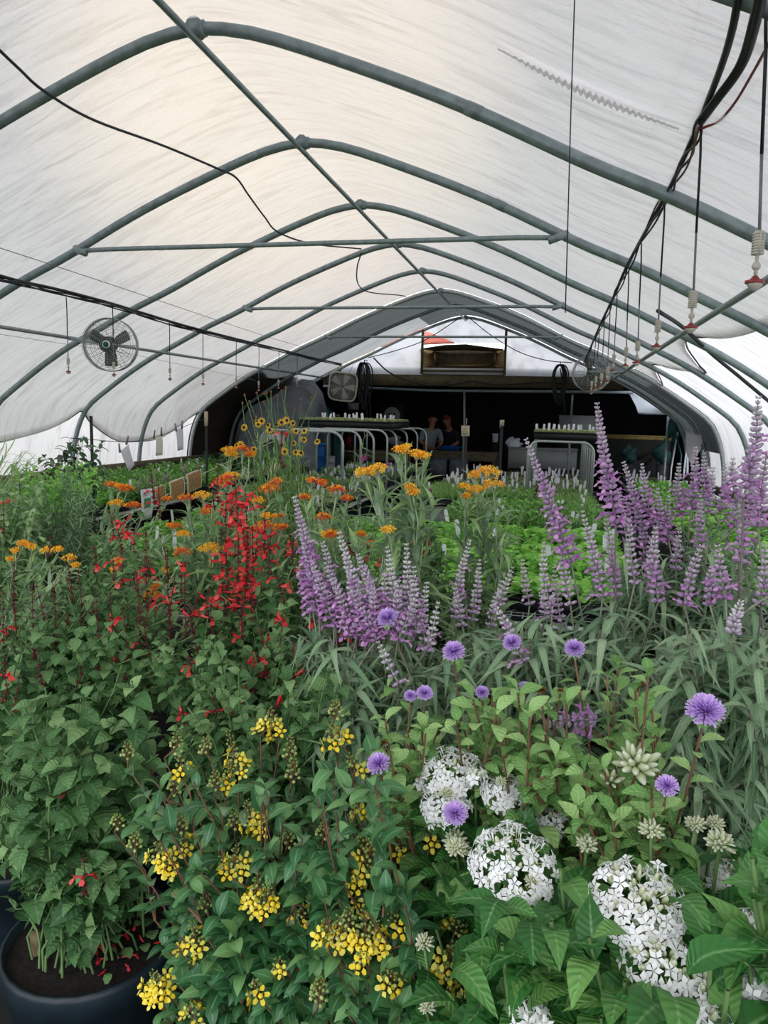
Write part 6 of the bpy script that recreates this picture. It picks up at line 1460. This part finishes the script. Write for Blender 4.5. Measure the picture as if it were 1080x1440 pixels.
milkweed('yellow-orange milkweed right of centre in front of the middle seedling trays', (-.18, 2.2),
         [(686, 666, 2.1, 36, 'o'), (694, 683, 2.05, 28, 'o'), (667, 669, 2.1, 16, 'o'), (671, 690, 2.05, 24, 'o'), (653, 685, 2.05, 16, 'o'), (657, 698, 2.05, 12, 'o')],
         [([(630, 700), (720, 700), (730, 780), (640, 780)], 3, 2.0, 2.3), ([(600, 780), (650, 780), (650, 850), (600, 850)], 3, 1.9, 2.1)], 22, .125)
milkweed('red and orange milkweed behind the violet spikes left of centre', (-.62, 2.1),
         [(438, 676, 2.2, 16, 'r'), (453, 680, 2.2, 16, 'r'), (473, 690, 2.1, 26, 'r'), (488, 702, 2.1, 16, 'r'), (455, 728, 2.0, 22, 'r'), (466, 752, 1.95, 24, 'r'), (457, 753, 1.95, 14, 'o'), (428, 700, 2.2, 18, 'r'), (507, 752, 2.0, 14, 'r'), (523, 765, 2.0, 12, 'r')],
         [([(430, 690), (520, 690), (560, 800), (430, 800)], 14, 1.95, 2.3)], 23, .11)
milkweed('orange-red milkweed behind the tallest scarlet column', (-.95, 2.25),
         [(378, 689, 2.2, 32, 'r'), (390, 679, 2.25, 22, 'r'), (363, 705, 2.2, 20, 'o'), (376, 727, 2.15, 20, 'o'), (373, 743, 2.1, 44, 'r'), (395, 742, 2.1, 20, 'r'), (392, 727, 2.15, 14, 'r')],
         [([(345, 700), (420, 700), (430, 800), (350, 800)], 14, 2.0, 2.4)], 24, .11)
milkweed('orange milkweed with the high red and golden umbels just below the daisies', (-1.2, 2.45),
         [(322, 634, 2.5, 24, 'o'), (340, 632, 2.5, 22, 'r'), (350, 640, 2.5, 16, 'r'), (318, 676, 2.4, 32, 'r'), (326, 670, 2.4, 24, 'o'), (310, 682, 2.4, 20, 'o'), (285, 698, 2.3, 28, 'o'), (292, 720, 2.3, 20, 'r'), (262, 702, 2.35, 26, 'r'), (296, 773, 2.1, 36, 'o'), (258, 752, 2.2, 22, 'o'), (257, 777, 2.1, 26, 'r'), (325, 640, 2.5, 20, 'o')],
         [([(250, 710), (340, 690), (340, 800), (230, 820)], 18, 2.1, 2.5)], 25, .12)
milkweed('orange-red milkweed left of the hanging white poster', (-1.75, 2.55),
         [(157, 683, 2.5, 22, 'r'), (170, 685, 2.5, 16, 'r'), (178, 688, 2.5, 22, 'r'), (164, 709, 2.45, 24, 'o'), (188, 712, 2.4, 24, 'r'), (245, 741, 2.3, 24, 'r'), (236, 702, 2.4, 14, 'r')],
         [([(150, 720), (230, 720), (240, 800), (150, 800)], 14, 2.2, 2.55)], 26, .11)
milkweed('yellow milkweed at the left edge below the needle shrub', (-1.85, 2.1),
         [(33, 765, 2.05, 18, 'o'), (44, 770, 2.05, 18, 'o'), (22, 775, 2.05, 15, 'o'), (68, 775, 2.0, 22, 'o'), (82, 773, 2.0, 14, 'o'), (98, 786, 2.0, 20, 'o'), (106, 795, 2.0, 12, 'o'), (15, 787, 2.05, 12, 'o')],
         [([(0, 800), (120, 800), (130, 880), (0, 880)], 18, 1.9, 2.25)], 27, .10)
milkweed('golden milkweed among the scarlet stems left of centre', (-1.25, 1.95),
         [(213, 836, 1.85, 24, 'o'), (205, 842, 1.85, 14, 'o'), (218, 826, 1.85, 14, 'r'), (165, 790, 1.95, 18, 'o'), (160, 802, 1.95, 12, 'o'), (232, 803, 1.95, 12, 'o')],
         [([(150, 800), (260, 790), (280, 880), (150, 880)], 16, 1.75, 2.1)], 28, .10)
# violet spikes
sage('violet sage at right with the single highest spike and one leaning left', (.10, 1.62),
     [(840, 570, 866, 735, 1.5, 1.15, .8, -.1), (741, 620, 803, 790, 1.5, 1.1, .9, -.15), (820, 722, 848, 838, 1.5, 1.0, .3, .2), (852, 727, 866, 838, 1.52, .95, .2, .25), (790, 770, 802, 850, 1.5, .9, .1, .35), (765, 765, 776, 862, 1.5, .9, .1, .35), (921, 745, 926, 846, 1.45, 1.05, .5, .05), (885, 735, 893, 820, 1.5, .9, .1, .3)],
     [[(690, 870), (900, 850), (960, 920), (930, 1060), (760, 1060), (680, 960)]], 46, 1.3, 1.7, 31)
sage('violet sage at the right edge of the photo with the heavy tall spike', (.44, 1.5),
     [(1066, 562, 1046, 700, 1.35, 1.15, .5, .0), (1078, 640, 1066, 740, 1.4, 1.1, .5, .1), (1030, 648, 1036, 705, 1.45, 1.0, .5, .1), (1042, 700, 1040, 790, 1.42, 1.0, .6, 0), (985, 770, 962, 850, 1.4, 1.0, .5, .0), (1010, 770, 1020, 842, 1.38, 1.0, .6, -.05), (1075, 770, 1070, 850, 1.4, 1.0, .3, .2), (1041, 848, 1032, 890, 1.25, .9, .0, .4), (1000, 800, 998, 850, 1.4, .9, .4, .1)],
     [[(900, 880), (1100, 860), (1100, 1120), (960, 1120), (920, 1000)]], 60, 1.15, 1.6, 32)
sage('violet sage behind the tallest spike, its wide bunch before the right bent frames', (.38, 2.05),
     [(878, 652, 905, 745, 1.9, 1.1, .7, -.05), (903, 655, 918, 735, 1.9, 1.1, .7, 0), (978, 632, 972, 715, 2.0, 1.2, .6, 0), (955, 655, 958, 725, 2.0, 1.1, .6, .05), (1003, 660, 996, 720, 2.0, 1.1, .3, .3), (940, 700, 940, 760, 1.95, 1.0, .7, 0), (880, 700, 890, 760, 1.9, 1.0, .6, 0), (925, 690, 922, 760, 1.9, 1.0, .6, 0), (870, 690, 880, 750, 1.9, 1.0, .5, .1), (1040, 685, 1030, 740, 1.95, 1.0, .5, .1), (1020, 655, 1016, 715, 2.0, 1.0, .4, .1), (900, 720, 905, 780, 1.9, 1.0, .3, .0), (955, 745, 950, 800, 1.85, 1.0, .3, .1), (985, 700, 982, 770, 1.9, 1.0, .5, .05), (1060, 650, 1050, 730, 1.9, 1.0, .5, .1), (915, 760, 912, 820, 1.85, .9, .3, .2), (990, 640, 990, 700, 2.0, 1.0, .5, .1), (860, 760, 866, 820, 1.85, .9, .2, .3)],
     [[(860, 780), (1060, 750), (1060, 860), (880, 870)]], 34, 1.75, 2.2, 33)
sage('violet sage left of centre with the crowded pink-violet bunch leaning right', (-.42, 1.5),
     [(415, 702, 446, 850, 1.45, 1.15, .8, -.1), (478, 752, 506, 880, 1.4, 1.1, .6, .15), (441, 795, 470, 880, 1.42, 1.05, .9, -.05), (505, 782, 540, 892, 1.4, 1.05, .8, -.05), (430, 770, 448, 858, 1.45, 1.05, .9, -.1), (460, 800, 500, 890, 1.4, 1.0, .9, -.05), (490, 805, 522, 895, 1.38, 1.0, 1, -.1), (545, 772, 552, 880, 1.42, .95, .3, .35), (572, 768, 576, 880, 1.42, 1.0, .4, .3), (600, 822, 598, 910, 1.4, .95, .3, .3), (560, 820, 560, 892, 1.38, 1.0, .8, .0), (533, 905, 561, 962, 1.25, .8, .3, .3), (525, 830, 530, 892, 1.36, 1.0, 1, -.1), (420, 800, 440, 860, 1.45, 1.0, .9, -.1), (585, 840, 560, 900, 1.35, .9, .5, .1), (515, 800, 520, 880, 1.4, 1.0, .9, -.1), (475, 830, 490, 895, 1.38, 1.0, 1, -.1), (455, 765, 470, 860, 1.46, 1.0, .8, 0), (540, 810, 548, 890, 1.4, 1.0, .8, .05), (582, 800, 585, 890, 1.4, .9, .4, .25), (500, 840, 530, 900, 1.36, 1.0, 1, -.15), (425, 740, 436, 830, 1.47, 1.0, .9, -.1), (615, 850, 600, 915, 1.36, .85, .2, .35)],
     [[(450, 890), (620, 890), (680, 980), (600, 1060), (480, 1030)]], 36, 1.2, 1.6, 34)
sage('pale grey-lavender sage between the two violet groups, centre right', (-.12, 1.7),
     [(660, 762, 642, 870, 1.6, 1.0, .15, .3), (674, 790, 664, 872, 1.6, .95, .2, .3), (640, 830, 650, 880, 1.55, .9, .1, .4), (697, 852, 736, 930, 1.35, 1.0, .3, .3), (720, 800, 700, 860, 1.6, .9, .1, .4), (735, 790, 745, 850, 1.65, .9, .1, .4), (760, 830, 766, 870, 1.6, .9, .2, .3), (705, 820, 690, 880, 1.6, .9, .1, .4), (780, 800, 790, 880, 1.6, .9, .3, .2), (768, 1020, 835, 1012, 1.1, .9, .8, -.1)],
     [[(600, 880), (760, 860), (820, 950), (780, 1040), (620, 1020)]], 44, 1.3, 1.8, 35)
# scarlet sages
scarlet('scarlet sage with the dense tall red column left of centre', (-.78, 1.75),
        [(395, 640 + 2, 1.9, 1), (372, 755, 1.7, 4), (378, 790, 1.7, 3), (395, 830, 1.65, 3), (355, 835, 1.65, 2), (340, 880, 1.6, 3), (297, 877, 1.6, 4), (370, 912, 1.5, 3), (393, 912, 1.5, 2), (372, 935, 1.5, 2), (352, 958, 1.48, 4), (262, 1028, 1.4, 1), (360, 770, 1.7, 3), (410, 765, 1.75, 3), (412, 795, 1.75, 2), (300, 700, 1.85, 3), (305, 690, 1.85, 2), (378, 770, 1.7, 4), (290, 850, 1.6, 2), (268, 935, 1.5, 1), (325, 720, 1.75, 4), (340, 727, 1.75, 4)],
        [([(270, 880), (430, 880), (440, 1040), (280, 1060)], 48, 1.35, 1.8), ([(300, 780), (400, 780), (420, 900), (290, 900)], 16, 1.55, 1.85), ([(220, 900), (300, 900), (310, 1060), (230, 1060)], 34, 1.4, 1.7)], 41, .052, .15,
        [(330, 665, 334, 860, 1.72, 16), (318, 690, 322, 850, 1.74, 12), (345, 690, 346, 830, 1.7, 12), (335, 720, 338, 870, 1.68, 12), (355, 740, 352, 850, 1.7, 9), (310, 740, 318, 880, 1.72, 6)])
SOIL = .37
scarlet('scarlet sage in the large black pot at the bottom left corner', (-.99, 1.37),
        [(102, 1112, 1.25, 1), (10, 970, 1.35, 2), (55, 1045 - 100, 1.4, 0), (120, 1240, 1.2, 1), (285, 1078, 1.3, 2), (225, 1120, 1.25, 0), (22, 985, 1.35, 0)],
        [([(-30, 960), (170, 930), (240, 1040), (190, 1150), (60, 1210), (-30, 1210)], 48, 1.1, 1.5), ([(-20, 1200), (190, 1160), (190, 1300), (60, 1340), (-20, 1300)], 14, 1.2, 1.45)], 42, .066, .19, lt0=.28)
SOIL = .27
_r = bpy.data.objects['scarlet_sage.001']; rng = np.random.default_rng(4)
mb = MB(); a = P(50, 1312, 1.30); b = P(52, 1385, 1.31); tube(mb, spline([a, a * .6 + b * .4 + np.array([.006, 0, 0]), b, b - np.array([0, 0, .06])], 10), np.linspace(.013, .02, 10), 10); tube(mb, spline([P(-30, 1330, 1.33), P(10, 1360, 1.31), P(35, 1380, 1.3), P(50, 1390, 1.3)], 10), .008, 8); tube(mb, spline([P(-20, 1392, 1.26), P(20, 1394, 1.27), P(45, 1390, 1.28)], 8), .009, 8); mb.build('woody_stump', 'wood_stem', _r)
mb = MB(); n = 26; q = np.stack([-.95 + rng.normal(.02, .04, n), 1.35 + rng.normal(0, .04, n), np.full(n, .375)], -1); place(mb, LIP, q, rng.normal(0, 1, (n, 3)) * np.array([1, 1, .1]), ZUP, .016, 1, rng.uniform(0, 1, n), 0, rng); mb.build('fallen_petals', 'scarlet', _r)
lv = Leaves()
for k in range(26): lv.add(np.array([-.94 + rng.normal(0, .05), 1.36 + rng.normal(0, .04), .37 + rng.uniform(0, .03)]), rng.normal(0, 1, 3) * np.array([1, 1, .2]) + np.array([0, 0, .3]), ZUP, rng.uniform(.02, .032), rng.uniform(.2, .8))
mb = MB(); lv.flush(mb, 'round', rng); mb.build('weed_leaves', 'salvia', _r)
scarlet('scarlet sage with few flowers at the left edge, tall bare stems', (-1.5, 1.75),
        [(5, 737, 1.9, 3), (135, 790, 1.75, 2), (180, 742, 1.8, 3), (160, 746, 1.8, 2), (170, 762, 1.8, 2), (188, 772, 1.8, 2), (172, 805, 1.7, 3), (160, 816, 1.7, 2), (188, 815, 1.7, 2), (210, 800, 1.7, 3), (255, 817, 1.7, 2), (160, 877, 1.6, 2), (268, 873, 1.6, 1), (165, 918, 1.55, 1), (115, 948, 1.5, 0), (20, 845, 1.65, 0), (70, 770, 1.75, 0), (235, 800, 1.75, 0), (10, 895, 1.6, 1), (60, 860, 1.6, 0), (100, 830, 1.65, 0), (195, 870, 1.6, 0), (130, 860, 1.6, 0), (240, 850, 1.6, 1), (215, 692, 1.85, 3), (225, 712, 1.85, 2)],
        [([(-20, 860), (270, 850), (290, 980), (-20, 1000)], 66, 1.45, 1.8), ([(120, 790), (270, 780), (270, 880), (100, 880)], 16, 1.6, 1.85)], 43, .05, .16,
        [(72, 800, 75, 930, 1.65, 0), (20, 790, 24, 900, 1.65, 0), (190, 800, 196, 920, 1.6, 2), (235, 770, 240, 900, 1.65, 1), (155, 830, 158, 920, 1.6, 0), (110, 800, 112, 900, 1.65, 0), (260, 790, 262, 900, 1.62, 1), (45, 820, 48, 940, 1.6, 0), (135, 840, 138, 960, 1.55, 0), (172, 850, 176, 960, 1.55, 1), (215, 830, 218, 950, 1.55, 0), (92, 780, 94, 880, 1.7, 0), (5, 830, 8, 960, 1.55, 1), (280, 830, 282, 930, 1.6, 0), (205, 745, 208, 860, 1.7, 1)])
scarlet('leafy scarlet sage with sparse red flowers behind the yellow shrub, centre', (-.52, 1.38),
        [(440, 880, 1.5, 1), (475, 900, 1.45, 1), (500, 920, 1.4, 0), (382, 1025, 1.28, 1), (305, 1000, 1.35, 1), (350, 1000, 1.32, 0), (470, 985, 1.3, 0), (412, 945, 1.4, 1)],
        [([(240, 950), (480, 930), (500, 1080), (420, 1120), (240, 1090)], 78, 1.18, 1.45)], 44, .05, .14)
scarlet('scarlet sage seen over the milkweed, two red blossoms right of centre', (-.32, 2.25),
        [(588, 747, 2.1, 2), (603, 770, 2.05, 3), (579, 785, 2.05, 2), (590, 806, 2.0, 2), (517, 770, 2.1, 2), (490, 765, 2.1, 1), (535, 800, 2.0, 2)],
        [([(570, 740), (620, 740), (640, 820), (560, 820)], 16, 2.0, 2.3)], 45, .05, .12)
# yellow shrubs
yshrub('yellow-flowered shrub at bottom left of centre', (-.43, 1.08),
       [(330, 1068, 1.12, 62, 6), (322, 1095, 1.12, 40, 3), (238, 1215, 1.02, 48, 8), (222, 1205, 1.0, 40, 5), (262, 1190, 1.05, 24, 3), (258, 1085, 1.1, 36, 3), (355, 1155, 1.05, 46, 5), (368, 1160, 1.05, 40, 4), (330, 1215, 1.0, 44, 5), (318, 1222, 1.0, 30, 3), (362, 1258, .98, 54, 8), (375, 1268, .97, 50, 7), (275, 1325, .98, 54, 6), (215, 1392, .98, 44, 10), (226, 1388, .98, 40, 8), (272, 1428, .95, 28, 3), (378, 1020, 1.2, 40, 5), (390, 1022, 1.2, 36, 4), (395, 1365, .95, 30, 2), (360, 1395, .93, 30, 2), (428, 1290, .98, 30, 3)],
       [(180, 1062, 1.15, 44), (248, 1050, 1.15, 46), (245, 1110, 1.1, 44), (290, 1055, 1.15, 40), (303, 1105, 1.1, 44), (408, 1060, 1.15, 54), (412, 1090, 1.13, 60), (190, 1190, 1.02, 44), (255, 1165, 1.05, 50), (165, 1160, 1.05, 30), (290, 1275, 1.0, 44), (330, 1160, 1.08, 44), (448, 1405, .9, 44), (405, 1185, 1.05, 40), (455, 1175, 1.05, 34)],
       [([(190, 1120), (300, 1080), (420, 1090), (470, 1180), (440, 1440), (230, 1440), (200, 1320), (250, 1250)], 96, .9, 1.15)], 51, .05, .15)
yshrub('yellow-flowered shrub at bottom centre, left of the white clusters', (-.17, .98),
       [(467, 1040, 1.05, 30, 3), (478, 1040, 1.05, 30, 2), (463, 1316, .88, 50, 6), (478, 1318, .88, 50, 6), (514, 1312, .88, 54, 7), (526, 1325, .88, 58, 8), (512, 1352, .87, 30, 3), (505, 1255, .93, 36, 4), (518, 1205, .95, 40, 4), (512, 1222, .95, 30, 3), (553, 1382, .86, 26, 4), (556, 1302, .9, 26, 3), (632, 1352, .88, 46, 4), (628, 1375, .87, 36, 3), (500, 1080, 1.05, 26, 2), (560, 1195, 1.0, 22, 2), (605, 1185, 1.0, 22, 2), (640, 1310, .92, 22, 2), (660, 1405, .86, 24, 2), (505, 1145, 1.0, 24, 2)],
       [(472, 1005, 1.1, 40), (490, 1300, .88, 44), (450, 1395, .87, 40), (510, 1190, .96, 34)],
       [([(440, 1080), (540, 1060), (570, 1180), (600, 1440), (420, 1440), (450, 1250)], 72, .8, 1.08)], 52, .05, .14)
# white clusters
pentas('white star-cluster plant with three heads beside the lilac button, upper of the white group', (-.03, 1.12),
       [(632, 1082, 1.0, 92, 52, 60, 3), (625, 1130, .96, 78, 58, 46, 4), (708, 1112, .98, 68, 60, 42, 2), (774, 1150, .98, 50, 46, 16, 3), (668, 1090, .97, 30, 30, 8, 4), (590, 1100, 1.0, 22, 22, 6, 0)],
       [(704, 1088 + 12, .96, 18), (628, 1118, .94, 22), (650, 1205 - 10, .95, 30), (640, 1183, .95, 36)],
       [([(580, 1160), (760, 1150), (780, 1240), (600, 1260)], 24, .9, 1.1)], 61, .075, .13)
pentas('white star-cluster plant with the broad white head in the middle of the bottom right', (.0, .82),
       [(722, 1212, .82, 140, 72, 78, 10), (745, 1432, .68, 66, 40, 22, 3), (1018, 1230, .9, 62, 50, 24, 3)],
       [(750, 1242, .8, 28), (825, 1190, .85, 34), (597, 1327, .82, 32), (700, 1374, .76, 34), (601, 1418, .74, 28), (773, 1255, .8, 14), (642, 1195, .85, 34)],
       [([(570, 1230), (800, 1220), (830, 1440), (600, 1440)], 52, .66, .9)], 62, .088, .14)
pentas('white star-cluster plant with two large heads stacked at bottom right', (.16, .78),
       [(895, 1264, .76, 140, 84, 76, 22), (930, 1342, .72, 120, 84, 40, 44), (990, 1388, .70, 54, 44, 6, 16), (1000, 1438, .66, 64, 40, 20, 4)],
       [(916, 1170, .85, 36), (978, 1162, .88, 30), (1012, 1188, .84, 42), (1005, 1160, .9, 26), (1046, 1238, .84, 22), (860, 1255, .78, 12)],
       [([(820, 1220), (1000, 1200), (1060, 1440), (830, 1440)], 54, .62, .92)], 63, .09, .14, extra=[(893, 1078, .95, 56, 24, 1.35), (858, 1100, .95, 34, 12, 1.2)])
pentas('white star-cluster plant cut by the right edge of the photo', (.32, .80),
       [(1066, 1298, .78, 56, 44, 22, 2), (1062, 1388, .7, 56, 62, 28, 2)], [(1060, 1330, .74, 16)],
       [([(1010, 1200), (1110, 1150), (1120, 1440), (1020, 1440)], 38, .65, .95)], 64, .088, .13)
# lilac buttons
button('lilac button flower plant left of the white clusters', (-.16, 1.12),
       [(532, 1073, .92, 34), (640, 1143, .88, 36), (577, 978, 1.05, 18), (597, 974, 1.05, 24), (545, 868, 1.25, 30)], [(540, 1045, 1.05, 12), (578, 1030, 1.05, 12)],
       [([(530, 1010), (640, 980), (680, 1080), (620, 1180), (520, 1160)], 24, .95, 1.15)], 71)
button('lilac button flower plant in the middle with tall leaning stems and dry brown heads', (.0, 1.08),
       [(638, 915, 1.1, 32), (678, 973, 1.1, 20), (738, 965, 1.15, 15), (720, 903, 1.15, 26)], [(712, 1036, .98, 20), (761, 972, 1.02, 18), (788, 972, 1.05, 12)],
       [([(650, 980), (790, 960), (830, 1060), (780, 1140), (680, 1100)], 34, .92, 1.15)], 72, .046)
button('lilac button flower plant at right with the largest round flower', (.14, 1.0),
       [(992, 998, .92, 47), (938, 1104, .86, 30), (808, 911, 1.15, 27)], [(900, 962, 1.05, 16), (823, 1110, .95, 18)],
       [([(800, 1060), (920, 1080), (940, 1160), (800, 1170)], 26, .85, 1.05), ([(830, 940), (920, 930), (930, 1040), (830, 1040)], 8, .95, 1.15)], 73, .044)

for f_ in LATER: f_()
